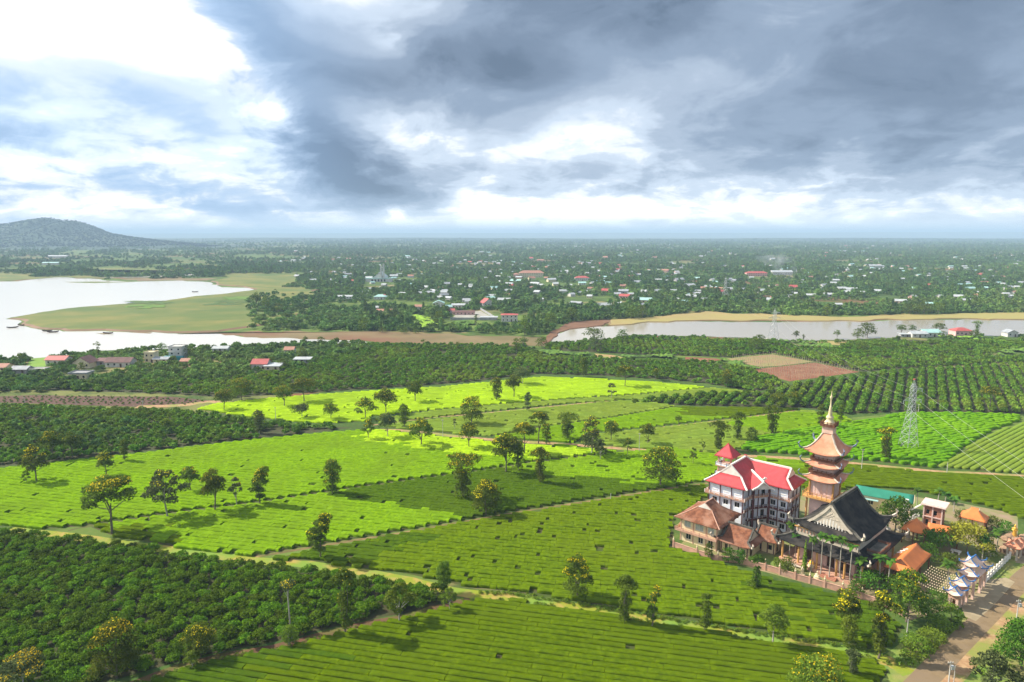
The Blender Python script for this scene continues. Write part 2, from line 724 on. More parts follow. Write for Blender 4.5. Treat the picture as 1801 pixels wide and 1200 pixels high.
heightfield('wooded_ridge', np.linspace(-6500, 9000, 170), np.linspace(6300, 8900, 14), low_ridge, M_FOREST_HILL)

# ------------------------------------------------------------------ water and shores
M_WATER = None


def water_material(name='lake_water', base=(0.50, 0.47, 0.41, 1), rough_=0.2):
    mt = bpy.data.materials.new(name)
    mt.use_nodes = True
    t = mt.node_tree
    t.nodes.clear()
    k = NT(t)
    out = k.n('ShaderNodeOutputMaterial')
    b = k.n('ShaderNodeBsdfPrincipled')
    k.link(b.outputs[0], out.inputs[0])
    b.inputs['Base Color'].default_value = base       # silty water
    b.inputs['Roughness'].default_value = rough_
    b.inputs['IOR'].default_value = 1.33
    b.inputs['Specular IOR Level'].default_value = 0.6
    pos = k.n('ShaderNodeNewGeometry').outputs['Position']
    bp = k.n('ShaderNodeBump')
    bp.inputs['Strength'].default_value = 0.16
    bp.inputs['Distance'].default_value = 0.2
    k.link(k.noise(pos, 0.35, 4), bp.inputs['Height'])
    k.link(bp.outputs[0], b.inputs['Normal'])
    return mt


M_WATER = water_material()
PX_LAKE_L = [(-420, 496), (-200, 497), (0, 496), (33, 495), (53, 491.5), (97, 488), (160, 490), (205, 495), (240, 496), (313, 493.5), (363, 496.5), (372, 500), (400, 506.5),
             (447, 506), (443, 511.5), (400, 516.5), (337, 521.5), (287, 530), (217, 535), (160, 540), (110, 545), (67, 550), (27, 558), (40, 571.5),
             (67, 580), (110, 583), (187, 581), (267, 584), (310, 587), (383, 586), (430, 593), (480, 594), (533, 596), (600, 598.5), (640, 599.5), (650, 602), (600, 604), (533, 603), (460, 606), (400, 609),
             (330, 611), (270, 613), (180, 615), (165, 619), (90, 628), (0, 634), (-200, 640), (-420, 648)]
PX_LAKE_R = [(958, 599), (978, 588), (1000, 579), (1040, 575), (1089, 573), (1118, 571), (1144, 568), (1189, 566), (1300, 565.6), (1423, 566.5), (1516, 566.5),
             (1569, 564), (1608, 563), (1694, 561), (1736, 563), (1801, 564), (2150, 566), (2150, 590), (1801, 589), (1640, 590), (1560, 596), (1500, 599), (1420, 600), (1330, 597),
             (1250, 592), (1190, 591), (1120, 590), (1070, 595), (1010, 602), (962, 603)]
LAKE_L, LAKE_R = rough(gp(PX_LAKE_L)), rough(gp(PX_LAKE_R))
sheet('lake', LAKE_L, 0.10, M_WATER)
sheet('river_arm', LAKE_R, 0.10, water_material('river_water', (0.37, 0.325, 0.25, 1), 0.12))
sheet('lake_channel', gp([(170, 488.6), (230, 487.2), (300, 484.6), (352, 481.6), (362, 482.4), (320, 485.4), (250, 488.4)]), 0.10, M_WATER)

M_MEADOW = pm('lakeside_grass', (0.19, 0.172, 0.036), (0.105, 0.138, 0.02), 0.022, 0.95, c3=(0.075, 0.12, 0.016), scale3=0.009)
M_MUD = pm('mudflat', (0.20, 0.145, 0.065), (0.145, 0.115, 0.045), 0.03, 0.9, c3=(0.17, 0.075, 0.035), scale3=0.011)
M_SAND = pm('sandy_shore', (0.34, 0.25, 0.095), (0.29, 0.225, 0.09), 0.02, 0.95, c3=(0.30, 0.26, 0.08), scale3=0.007)
M_REDEARTH = pm('red_earth', (0.25, 0.095, 0.05), (0.17, 0.07, 0.035), 0.5, 0.95, 0.4, 2.0, c3=(0.27, 0.14, 0.075), scale3=0.09)
M_DIRT = pm('dirt', (0.42, 0.27, 0.14), (0.31, 0.17, 0.085), 0.7, 0.95, 0.3, 3.0, c3=(0.22, 0.24, 0.05), scale3=0.16)
M_GRASSPATH = pm('grassy_path', (0.22, 0.25, 0.015), (0.34, 0.25, 0.06), 0.35, 0.95, 0.3, 3.0, c3=(0.16, 0.26, 0.03), scale3=0.1, lo=0.45, hi=0.6)
M_GRASS = pm('roadside_grass', (0.12, 0.20, 0.03), (0.22, 0.26, 0.05), 0.4, 0.95, 0.4, 4.0, c3=(0.26, 0.24, 0.08), scale3=0.12)


def plate(name, px_poly, ztop, mat_top, mat_bank=None, inset=6.0):
    """land standing proud of the water: flat top, sloping bank all round"""
    pts = rough(gp(px_poly))
    n = len(pts)
    cx = sum(p[0] for p in pts) / n
    ar = sum(pts[i][0] * pts[(i + 1) % n][1] - pts[(i + 1) % n][0] * pts[i][1] for i in range(n))
    if ar < 0:
        pts = pts[::-1]
    inn = []
    for i in range(n):
        a, b, c = pts[i - 1], pts[i], pts[(i + 1) % n]
        d1 = np.array([b[0] - a[0], b[1] - a[1]])
        d2 = np.array([c[0] - b[0], c[1] - b[1]])
        d1 = d1 / (np.linalg.norm(d1) + 1e-6)
        d2 = d2 / (np.linalg.norm(d2) + 1e-6)
        nn = np.array([-(d1 + d2)[1], (d1 + d2)[0]])
        nn = nn / (np.linalg.norm(nn) + 1e-6)
        inn.append((b[0] + nn[0] * inset, b[1] + nn[1] * inset))
    vv = [(p[0], p[1], -0.2) for p in pts] + [(p[0], p[1], ztop) for p in inn]
    me = bpy.data.meshes.new(name)
    ff = [tuple(range(n, 2 * n))] + [(i, (i + 1) % n, n + (i + 1) % n, n + i) for i in range(n)]
    me.from_pydata(vv, [], ff)
    me.materials.append(mat_top)
    me.materials.append(mat_bank or mat_top)
    for p in me.polygons[1:]:
        p.material_index = 1
    o = link(name, me)
    o['kind'] = 'structure'
    return o


plate('meadow', [(447, 506.6), (443, 512), (400, 517), (337, 522), (287, 530.5), (217, 535.5), (160, 540.5), (110, 545.5), (67, 550.5), (29, 558.5), (42, 571),
                 (67, 579.4), (110, 582.4), (187, 580.4), (267, 583.4), (310, 586.4), (350, 584.5), (383, 584.5), (480, 570), (560, 545), (560, 510), (520, 486), (420, 486), (370, 495), (380, 502)],
      1.1, M_MEADOW, pm('earth_bank', (0.22, 0.13, 0.075), (0.16, 0.10, 0.05), 0.05), 4.0)
plate('mudflat', [(312, 587), (383, 584.6), (440, 584), (560, 583), (650, 584), (740, 586), (830, 589), (920, 592), (955, 595), (956, 607), (880, 609), (760, 607), (660, 604), (640, 600), (600, 598.8), (533, 596.4), (480, 594.4), (430, 593.4), (383, 586.6)],
      0.35, M_MUD, None, 2.0)
plate('red_shore', [(946, 602), (966, 588), (985, 575.5), (1012, 565.6), (1060, 562.4), (1080, 565), (1060, 574.4), (1038, 576), (1002, 580), (981, 589), (962, 602), (950, 606)], 0.55, pm('red_shore_earth', (0.19, 0.095, 0.05), (0.14, 0.07, 0.035), 0.05, 0.95), None, 1.0)
plate('sandy_shore', [(1062, 574), (1075, 564), (1140, 559.5), (1200, 553), (1240, 548.5), (1290, 553), (1340, 552), (1400, 556), (1480, 557.5), (1540, 555), (1640, 553), (1720, 551), (1801, 550), (2150, 548),
                      (2150, 565.6), (1801, 563.6), (1736, 562.6), (1694, 560.6), (1608, 562.6), (1569, 563.6), (1516, 566), (1423, 566), (1300, 565.2), (1189, 565.6), (1144, 567.6), (1118, 570.6), (1089, 572.6)],
      0.8, M_SAND, M_MUD, 3.0)
sheet('far_bank_grass', rough(gp([(-420, 497), (0, 495), (55, 491), (100, 487.5), (160, 489.5), (240, 486), (350, 480.5), (520, 479), (525, 487), (400, 487), (300, 470), (100, 472), (-420, 475)])), 0.06, M_MEADOW)
# strip of mud islets near the head of the lake
for i, q in enumerate([[(112, 496.5), (170, 495.2), (236, 496), (170, 497.6)], [(205, 490.5), (300, 488.6), (372, 491), (366, 494), (313, 492.8), (240, 494.6)], [(172, 586.2), (185, 586), (196, 587), (180, 587.6)], [(226, 584.8), (268, 584.6), (262, 586.4), (232, 586)]]):
    sheet('mud_islet', rough(gp(q)), 0.16, M_MUD if i else M_MEADOW)

# plots on the meadow and around
M_CROP = pm('low_crop', (0.055, 0.105, 0.018), (0.08, 0.135, 0.022), 0.08, 0.9, 0.5, 1.0)
M_CROP2 = pm('young_crop', (0.115, 0.205, 0.02), (0.085, 0.17, 0.02), 0.06, 0.9, 0.4, 1.0)


def crop_plot(label, px_poly, h, mat, cat='crop field'):
    """low standing crop as a slab with a ragged top"""
    pts = gp(px_poly)
    xs = [p[0] for p in pts]
    ys = [p[1] for p in pts]
    st = max(1.6, (max(xs) - min(xs)) / 90)
    X, Y = np.meshgrid(np.arange(min(xs), max(xs), st), np.arange(min(ys), max(ys), st))
    inside = inpoly(X + (fbm(X / 14, Y / 14, 41, 3) - .5) * 26, Y + (fbm(X / 14, Y / 14, 43, 3) - .5) * 34, pts) & (fbm(X / 9, Y / 9, 47, 2) > 0.3)
    bm_v, bm_f = [], []
    Z = h * (0.6 + 0.8 * RNG.random(X.shape)) + (1.1 if 'peninsula' in label else 0.0)
    idx = -np.ones(X.shape, int)
    sel = np.argwhere(inside)
    for n_, (a, b) in enumerate(sel):
        idx[a, b] = n_
        bm_v.append((X[a, b], Y[a, b], Z[a, b]))
    for a, b in sel:
        if a + 1 < X.shape[0] and b + 1 < X.shape[1] and idx[a + 1, b] >= 0 and idx[a, b + 1] >= 0 and idx[a + 1, b + 1] >= 0:
            bm_f.append((idx[a, b], idx[a, b + 1], idx[a + 1, b + 1], idx[a + 1, b]))
    o = MB().add(bm_v, bm_f).build('crop_field', mat)
    tag(o, label, cat, 'plots of low crops')
    return o


crop_plot('dark green crop plot in the middle of the lake peninsula', [(222, 531), (300, 531), (298, 537), (230, 537)], 0.3, M_CROP)
crop_plot('bright green strip below the dark plot on the lake peninsula', [(228, 537.5), (298, 537.5), (292, 545), (222, 545)], 0.3, M_CROP2)
crop_plot('small dark green plot near the neck of the peninsula', [(372, 531), (440, 531), (436, 539), (360, 539)], 0.3, M_CROP)
crop_plot('pale green strip at the neck of the peninsula', [(398, 523), (442, 523), (440, 530), (392, 530)], 0.3, M_CROP2)
crop_plot('vivid yellow-green rice plot on the far bank below the village', [(722, 556), (742, 556), (768, 572), (766, 580), (738, 580)], 1.5, pm('rice', (0.30, 0.46, 0.03), (0.24, 0.42, 0.03), 0.08, 0.9, 0.3, 1.0))
crop_plot('flat green pasture beside the grey yard in the village', [(790, 566), (820, 562), (836, 569), (820, 575), (778, 574)], 1.4, M_CROP2)
crop_plot('bright green plot above the grove on the right bank', [(1370, 600), (1480, 608), (1460, 614), (1400, 610)], 1.6, M_CROP2)
crop_plot('bright lawn in front of the pink lakeside house', [(1650, 596), (1700, 592), (1745, 594), (1720, 599), (1680, 600)], 1.4, pm('lawn', (0.22, 0.38, 0.03), (0.18, 0.33, 0.03), 0.08, 0.9, 0.3, 1.0))
crop_plot('pale green clearing at the right edge among coffee', [(1724, 626), (1801, 615), (1900, 612), (1900, 622), (1801, 624), (1760, 628)], 1.4, M_CROP2)
crop_plot('green wedge beside the staked red plot', [(1240, 635), (1268, 632), (1332, 646), (1318, 650), (1280, 643)], 1.2, M_CROP2)
crop_plot('striped green plot left of the brown patch between coffee blocks', [(934, 618), (1040, 622), (1046, 628), (965, 626)], 1.3, M_CROP2)
crop_plot('striped green plot right of the brown patch between coffee blocks', [(1078, 626), (1204, 628), (1206, 634), (1110, 633)], 1.3, M_CROP2)

# bare earth plots
sheet('brown_plot', gp([(-60, 699), (0, 697.5), (67, 695), (133, 697), (300, 698), (372, 705), (330, 713), (250, 716), (150, 713), (0, 708), (-60, 708)]), 0.03, pm('brown_tilth', (0.085, 0.045, 0.03), (0.115, 0.06, 0.038), 0.3, 0.95, 0.5, 1.5))
RED_A = [(1319, 650), (1372, 645), (1434, 638), (1512, 654.5), (1450, 663), (1388, 671), (1352, 661)]
RED_B = [(1277, 631), (1359, 623.5), (1431, 636.5), (1372, 643.5), (1338, 645.5), (1300, 638)]
sheet('red_plot', gp(RED_A), 0.03, M_REDEARTH)
sheet('stubble_plot', gp(RED_B), 0.03, pm('stubble', (0.30, 0.19, 0.10), (0.24, 0.22, 0.08), 0.1, 0.95))
sheet('brown_gap', gp([(1046, 622), (1080, 625), (1110, 632), (1046, 628)]), 0.03, M_DIRT)
sheet('brown_track_plot', gp([(1205, 628), (1280, 632), (1240, 637), (1206, 634)]), 0.03, M_REDEARTH)
sheet('tan_plot', gp([(1420, 600), (1490, 601), (1480, 607), (1430, 606)]), 0.03, M_SAND)


# ------------------------------------------------------------------ paths and road
def line(px):
    return [G(a, b) for a, b in px]


M_ROAD = pm('worn_asphalt', (0.185, 0.128, 0.066), (0.235, 0.165, 0.088), 0.5, 0.9, 0.15, 6.0, c3=(0.21, 0.15, 0.09), scale3=0.12)
M_TRACK = pm('shaded_track', (0.10, 0.095, 0.025), (0.065, 0.08, 0.015), 0.3, 0.95)  # shade of the hedge edges put into the dark olive colour
M_TRACK2 = pm('worn_shaded_track', (0.27, 0.18, 0.08), (0.09, 0.085, 0.02), 0.12, 0.95)  # tan wear, with hedge shade put into the dark patches
M_CONCRETE = pm('pale_concrete', (0.33, 0.265, 0.165), (0.27, 0.215, 0.13), 0.5, 0.9, 0.1, 5.0)
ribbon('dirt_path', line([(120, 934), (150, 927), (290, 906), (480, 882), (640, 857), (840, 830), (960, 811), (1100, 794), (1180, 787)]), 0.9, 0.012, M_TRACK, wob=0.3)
ribbon('dirt_path', line([(430, 984), (500, 971), (700, 938), (880, 906), (1060, 878), (1160, 862), (1245, 850)]), 1.1, 0.012, M_TRACK2, wob=0.4)
ribbon('grass_path', line([(20, 930), (120, 943), (290, 966), (450, 986), (560, 995), (700, 1018), (810, 1042), (900, 1051), (1000, 1067), (1130, 1088), (1300, 1117), (1400, 1132), (1490, 1145), (1560, 1162), (1600, 1186)]), 3.4, 0.014, M_GRASSPATH, wob=0.12)
ribbon('earth_path', line([(100, 1240), (240, 1200), (350, 1163), (500, 1135), (620, 1103), (720, 1082), (826, 1053)]), 2.2, 0.011, pm('red_path', (0.135, 0.065, 0.035), (0.10, 0.055, 0.025), 0.5, 0.95, 0.4, 2.0, c3=(0.11, 0.12, 0.02), scale3=0.15), wob=0.3)
ribbon('earth_road', line([(640, 757), (700, 757), (790, 766), (870, 774), (1000, 782), (1130, 792), (1240, 801), (1330, 803), (1420, 808), (1520, 817), (1640, 829), (1720, 833), (1860, 842)]), 3.0, 0.013, M_DIRT, wob=0.1)
ribbon('earth_track', line([(240, 716), (320, 713), (372, 707), (420, 713)]), 5, 0.05, M_DIRT)
ribbon('earth_path', line([(655, 748), (760, 735), (850, 727), (1000, 712), (1112, 701)]), 1.2, 0.012, M_DIRT)
ribbon('earth_path', line([(880, 745), (960, 757), (1040, 764), (1180, 750), (1330, 732), (1400, 722)]), 1.2, 0.012, M_DIRT)
ribbon('village_track', line([(1500, 545), (1530, 553), (1590, 558)]), 4, 0.9, M_DIRT)
# the tarred road at lower right, its verges and the apron before the gate
sheet('verge', gp([(1545, 1160), (1600, 1120), (1690, 1095), (1740, 1010), (1801, 940), (2000, 900), (2000, 1260), (1560, 1260)]), 0.004, M_GRASS)
ribbon('road_shoulder', line([(1590, 1262), (1652, 1198), (1744, 1106), (1815, 1034), (1884, 972), (1970, 892)]), 5.4, 0.010, M_DIRT, wob=0.08)
ribbon('road', line([(1560, 1262), (1622, 1198), (1722, 1096), (1800, 1018), (1870, 955), (1960, 875)]), 4.3, 0.018, M_ROAD, wob=0.02)
sheet('gate_apron', gp([(1697, 1084), (1716, 1093), (1745, 1068), (1785, 1024), (1769, 1016), (1738, 1020), (1706, 1050), (1690, 1066)]), 0.022, M_CONCRETE)
sheet('gate_apron', gp([(1786, 990), (1801, 992), (1830, 975), (1806, 968), (1790, 975)]), 0.022, M_CONCRETE)
sheet('yard', gp([(1195, 960), (1265, 984), (1480, 1043), (1548, 1062), (1600, 1092), (1690, 1064), (1740, 1016), (1790, 975), (1790, 905), (1690, 885), (1520, 862), (1330, 880), (1260, 890)]), 0.008,
      pm('yard_floor', (0.30, 0.21, 0.14), (0.22, 0.20, 0.08), 0.25, 0.95, c3=(0.14, 0.20, 0.04), scale3=0.08))

# ================================================================== tea
TEA = dict(spec=0.2)


def teamat(name, c1, c2, c3):
    return pm(name, c1, c2, 1.1, 0.9, 0.6, 5.0, c3=c3, scale3=0.035, attr=0.14, spec=0.0, detail=9, lo=0.3, hi=0.7)


M_TEA_BRIGHT = teamat('tea_flush', (0.172, 0.302, 0.005), (0.115, 0.222, 0.005), (0.132, 0.228, 0.008))
M_TEA_YELLOW = teamat('tea_young_flush', (0.34, 0.50, 0.012), (0.26, 0.42, 0.012), (0.25, 0.38, 0.018))
M_TEA_MID = teamat('tea_half_plucked_shaded', (0.098, 0.150, 0.002), (0.063, 0.105, 0.002), (0.085, 0.130, 0.003))  # half plucked tea, foreground cloud shade put into the colour as well
M_TEA_DARK = teamat('tea_plucked_shaded', (0.068, 0.120, 0.004), (0.042, 0.085, 0.004), (0.06, 0.105, 0.005))  # plucked blocks; these patches also carry cloud shade as colour
M_TEA_OLIVE = teamat('tea_olive', (0.19, 0.255, 0.03), (0.14, 0.205, 0.024), (0.165, 0.25, 0.03))
M_TEA_GREEN = teamat('tea_unclipped', (0.125, 0.29, 0.005), (0.07, 0.19, 0.005), (0.14, 0.29, 0.006))
M_TEA_FRONT = teamat('tea_front_shaded', (0.110, 0.170, 0.003), (0.070, 0.120, 0.003), (0.096, 0.145, 0.004))  # darker tone holds the cloud shade of the foreground
M_SOIL = pm('field_soil', (0.075, 0.06, 0.02), (0.05, 0.06, 0.012), 0.6, 0.95, c3=(0.055, 0.085, 0.01), scale3=0.1)


def tea_field(label, px_poly, deg, spacing, h, gap, mat, patches=(), block=(3.0, 9.0), missing=0.03, joined=False, step=1.1, ragged=0.5, wave=0.0, zig=0.05, holes=0.0):
    poly = gp(px_poly)
    cx = sum(p[0] for p in poly) / len(poly)
    cy = sum(p[1] for p in poly) / len(poly)
    root = empty('tea_field', (cx, cy, 0))
    tag(root, label, 'tea field', 'tea fields')
    soil = sheet('soil', [(x - cx, y - cy) for x, y in poly], 0.007, M_SOIL, root)
    a = R(deg)
    dx, dy = math.cos(a), math.sin(a)
    loc = [((x - cx) * dx + (y - cy) * dy, -(x - cx) * dy + (y - cy) * dx) for x, y in poly]
    tmin, tmax = min(p[1] for p in loc), max(p[1] for p in loc)
    mats = [mat] + [m_ for m_, _ in patches]
    ppoly = [gp(pp) for _, pp in patches]
    sect = np.array([(-0.47, 0.0), (-0.50, 0.78), (-0.42, 0.985), (0.0, 1.0), (0.42, 0.985), (0.50, 0.78), (0.47, 0.0)]) if not joined else np.array([(-0.5, 0.0), (-0.48, 0.85), (0.0, 1.0), (0.48, 0.85), (0.5, 0.0)])
    ns = len(sect)
    rng = np.random.default_rng(abs(hash(label)) % 100000 if False else sum(map(ord, label)))
    allV, allF, allT, allM, base = [], [], [], [], 0
    t = tmin + spacing * 0.5
    while t < tmax:
        xs = []
        n = len(loc)
        for i in range(n):
            (x0, y0), (x1, y1) = loc[i], loc[(i + 1) % n]
            if (y0 > t) != (y1 > t):
                xs.append(x0 + (x1 - x0) * (t - y0) / (y1 - y0))
        xs.sort()
        V, F, T, Mi, b0 = [], [], [], [], 0
        for j in range(0, len(xs) - 1, 2):
            s0 = xs[j] + rng.uniform(0, ragged) + 0.2
            s1 = xs[j + 1] - rng.uniform(0, ragged) - 0.2
            s = s0
            while s < s1 - 0.5:
                ln = rng.uniform(*block)
                e = min(s + ln, s1)
                if e - s > 0.5 and rng.random() > missing:
                    k = max(2, int(round((e - s) / step)) + 1)
                    ss = np.linspace(s, e, k)
                    if k > 4:
                        ss[1:-1] += rng.uniform(-0.25, 0.25, k - 2) * step
                    lat = t + rng.uniform(-zig, zig) + wave * np.sin(ss / 19.0 + 1.0) + rng.uniform(-0.05, 0.05, k)
                    wd = (spacing - gap) * (1 + rng.uniform(-0.07, 0.06, k))
                    hh = h * (1 + rng.uniform(-0.03, 0.03, k)) * rng.uniform(0.95, 1.05)
                    tw = np.ones(k)
                    tw[0] = tw[-1] = 0.96
                    px_ = ss[:, None] + np.zeros(ns)
                    py_ = lat[:, None] + sect[None, :, 0] * (wd * tw)[:, None] + rng.uniform(-0.04, 0.04, (k, ns))
                    pz_ = sect[None, :, 1] * (hh * (0.95 + 0.05 * (tw > 0.97)))[:, None] + (sect[None, :, 1] > 0.1) * rng.uniform(-0.025, 0.025, (k, ns)) * h
                    wx = px_ * dx - py_ * dy
                    wy = px_ * dy + py_ * dx
                    V.append(np.stack([wx, wy, pz_], 2).reshape(-1, 3))
                    ii = b0 + np.arange(k * ns).reshape(k, ns)
                    q = np.stack([ii[:-1, :-1], ii[1:, :-1], ii[1:, 1:], ii[:-1, 1:]], 2).reshape(-1, 4)
                    mi = 0
                    jx, jy = rng.normal(0, 2.5), rng.normal(0, 1.2)
                    mxp, myp = (s + e) / 2 * dx - t * dy + cx, (s + e) / 2 * dy + t * dx + cy
                    for pi_, pp in enumerate(ppoly):
                        if inpoly(np.array([mxp + jx]), np.array([myp + jy]), pp)[0]:
                            mi = pi_ + 1
                    caps = []
                    for row in (ii[0], ii[-1]):
                        m_ = ns // 2
                        for c_ in range(m_):
                            caps.append((row[c_], row[c_ + 1], row[ns - 2 - c_], row[ns - 1 - c_]) if c_ + 1 != ns - 2 - c_ else (row[c_], row[c_ + 1], row[ns - 1 - c_], row[ns - 1 - c_]))
                    tt = rng.random()
                    F.append(q)
                    T.append(np.clip(tt + rng.uniform(-0.35, 0.35, len(q)), 0, 1))
                    Mi.append(np.full(len(q), mi))
                    caps = [c_ for c_ in caps if len(set(c_)) == 4]
                    if caps:
                        F.append(np.array(caps))
                        T.append(np.full(len(caps), tt))
                        Mi.append(np.full(len(caps), mi))
                    b0 += k * ns
                    s = e + (rng.uniform(0.03, 0.12) if rng.random() > holes else rng.uniform(0.5, 1.9))
                else:
                    s = s + rng.uniform(0.7, 2.4)
        if V:
            V, F, T, Mi = np.concatenate(V), np.concatenate(F), np.concatenate(T), np.concatenate(Mi)
            if joined:
                allV.append(V)
                allF.append(F + base)
                allT.append(T)
                allM.append(Mi)
                base += len(V)
            else:
                link('tea_row', mesh_np('tea_row', V, F, mats, T, Mi, smooth=False), root)
        t += spacing * (1 + rng.uniform(-0.03, 0.03))
    if joined and allV:
        o = link('tea_rows', mesh_np('tea_rows', np.concatenate(allV), np.concatenate(allF), mats, np.concatenate(allT), np.concatenate(allM), smooth=False), root)
        o['kind'] = 'stuff'
    return root


RD = -12.5
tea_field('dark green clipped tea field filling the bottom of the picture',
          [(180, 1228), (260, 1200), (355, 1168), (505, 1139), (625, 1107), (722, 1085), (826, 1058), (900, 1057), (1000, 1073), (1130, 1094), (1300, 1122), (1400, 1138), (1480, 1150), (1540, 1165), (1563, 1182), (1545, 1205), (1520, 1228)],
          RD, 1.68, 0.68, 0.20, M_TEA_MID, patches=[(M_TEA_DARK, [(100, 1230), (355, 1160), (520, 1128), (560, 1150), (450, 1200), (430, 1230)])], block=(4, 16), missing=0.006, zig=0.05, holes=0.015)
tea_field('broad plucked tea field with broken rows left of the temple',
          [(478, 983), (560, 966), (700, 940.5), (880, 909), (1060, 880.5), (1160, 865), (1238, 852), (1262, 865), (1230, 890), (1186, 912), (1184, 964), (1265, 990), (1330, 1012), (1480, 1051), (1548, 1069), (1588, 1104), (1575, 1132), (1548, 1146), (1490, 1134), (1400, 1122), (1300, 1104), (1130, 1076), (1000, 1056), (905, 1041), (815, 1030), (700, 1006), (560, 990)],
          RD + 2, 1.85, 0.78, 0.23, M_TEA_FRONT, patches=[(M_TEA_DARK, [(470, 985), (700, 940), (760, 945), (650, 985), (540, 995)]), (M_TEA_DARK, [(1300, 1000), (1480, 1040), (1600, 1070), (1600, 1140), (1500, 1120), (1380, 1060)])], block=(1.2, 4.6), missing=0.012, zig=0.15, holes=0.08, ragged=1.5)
tea_field('bright tea wedge between two dark paths, with a plucked darker strip',
          [(205, 945), (160, 927), (290, 907.5), (480, 883), (640, 858.5), (840, 831), (960, 813), (1100, 796.5), (1185, 790), (1262, 802), (1285, 815), (1240, 847), (1160, 860), (1060, 875), (880, 903), (700, 935), (500, 968), (440, 980), (330, 965)],
          RD, 2.0, 0.85, 0.25, M_TEA_BRIGHT,
          patches=[(M_TEA_DARK, [(560, 876), (620, 856), (760, 838), (860, 824), (960, 836), (1130, 849), (1180, 862), (1060, 882), (880, 912), (800, 922), (760, 900), (680, 886)]), (M_TEA_MID, [(160, 925), (240, 930), (330, 960), (200, 950)])],
          block=(1.5, 5), missing=0.012, zig=0.07, holes=0.04, ragged=0.8)
tea_field('large bright yellow-green tea field on the left under scattered trees',
          [(-60, 826), (0, 826), (100, 815), (250, 799), (400, 780), (560, 764), (650, 757), (700, 761), (790, 771), (870, 779), (1000, 787), (1130, 797), (1175, 792), (1100, 789), (960, 806), (840, 825), (640, 852), (480, 877), (290, 901), (200, 915), (150, 923), (100, 929), (60, 931), (0, 922), (-60, 914)][:12] +
          [(1090, 795.5), (960, 808.5), (840, 828), (640, 855), (480, 879.5), (290, 903.5), (200, 917), (150, 925), (100, 929), (60, 931), (0, 922), (-60, 914)],
          RD, 2.05, 0.85, 0.26, M_TEA_BRIGHT,
          patches=[(M_TEA_YELLOW, [(640, 757), (1000, 784), (1060, 795), (960, 812), (800, 800), (640, 775)])],
          block=(1.8, 6), missing=0.02, zig=0.06, holes=0.03, ragged=0.8)
tea_field('vivid yellow-green tea strip below the far coffee block',
          [(346, 720), (380, 711), (480, 701), (620, 691), (780, 681), (950, 664), (1040, 667), (1160, 674), (1245, 682), (1130, 693), (900, 709), (760, 722), (650, 733), (655, 741), (560, 745), (440, 735)],
          RD, 2.1, 0.8, 0.35, M_TEA_YELLOW, block=(6, 20), missing=0.035, joined=True, step=2.2, holes=0.22)
tea_field('grey-green plucked tea strip in the middle distance',
          [(660, 738), (760, 724), (900, 711), (1130, 695), (1250, 683), (1330, 690), (1250, 697), (1120, 703), (1000, 710), (850, 725), (668, 745)],
          RD, 2.1, 0.7, 0.35, M_TEA_OLIVE, block=(6, 20), missing=0.035, joined=True, step=2.2, holes=0.22)
tea_field('pale plucked tea band crossed by a dark path above the dirt road',
          [(672, 749), (850, 729), (1000, 714), (1115, 704), (1190, 715), (1070, 735), (960, 750), (860, 768), (790, 762), (700, 754)],
          RD, 2.0, 0.7, 0.33, M_TEA_OLIVE, block=(6, 20), missing=0.03, joined=True, step=2.0, holes=0.2)
tea_field('bright tea block beyond the dirt road with a dark path on its upper side',
          [(865, 770), (960, 752), (1070, 737), (1190, 717), (1330, 718), (1410, 720), (1330, 730), (1180, 747), (1040, 761), (1010, 779), (940, 775)],
          RD, 2.0, 0.75, 0.33, M_TEA_BRIGHT, patches=[(M_TEA_MID, [(1200, 712), (1420, 718), (1330, 732), (1200, 735)])], block=(5, 16), missing=0.04, joined=True, step=2.0, holes=0.2)
tea_field('olive tea block behind the temple left of the bushy bright block',
          [(1018, 779), (1045, 765), (1180, 751), (1330, 734), (1412, 723), (1480, 730), (1500, 741), (1400, 757), (1330, 768), (1300, 790), (1262, 797), (1180, 793), (1100, 787)],
          RD, 2.0, 0.75, 0.33, M_TEA_OLIVE, patches=[(M_TEA_BRIGHT, [(1380, 722), (1500, 735), (1480, 755), (1350, 765), (1280, 745)])], block=(4, 12), missing=0.05, joined=True, step=1.8, holes=0.2)
tea_field('bushy bright green unclipped tea block around the steel pylon',
          [(1325, 772), (1400, 759), (1505, 743), (1600, 728), (1700, 728), (1796, 731), (1790, 742), (1740, 760), (1700, 785), (1660, 815), (1640, 824), (1560, 814), (1430, 802), (1330, 796), (1300, 793)],
          22, 2.1, 1.15, 0.35, M_TEA_GREEN, block=(1.5, 4), missing=0.06, zig=0.45, holes=0.15, step=0.9, ragged=1.5)
tea_field('olive tea slope with slanting rows at the right edge',
          [(1796, 746), (1860, 740), (1900, 800), (1900, 842), (1801, 834), (1730, 829), (1650, 822), (1670, 812), (1704, 788), (1745, 763)],
          38, 2.0, 0.75, 0.24, M_TEA_OLIVE, block=(3, 12), missing=0.03, zig=0.08)
tea_field('mid green tea field behind the green roofed shed',
          [(1330, 806), (1420, 812), (1520, 821), (1640, 833), (1720, 838), (1860, 846), (1900, 870), (1860, 960), (1800, 915), (1740, 892), (1680, 878), (1600, 862), (1520, 855), (1440, 870), (1370, 842), (1290, 815)],
          RD + 3, 1.9, 0.78, 0.23, M_TEA_MID, patches=[(M_TEA_BRIGHT, [(1280, 800), (1430, 810), (1400, 830), (1300, 820)])], block=(2, 8), missing=0.04, zig=0.1, holes=0.08)

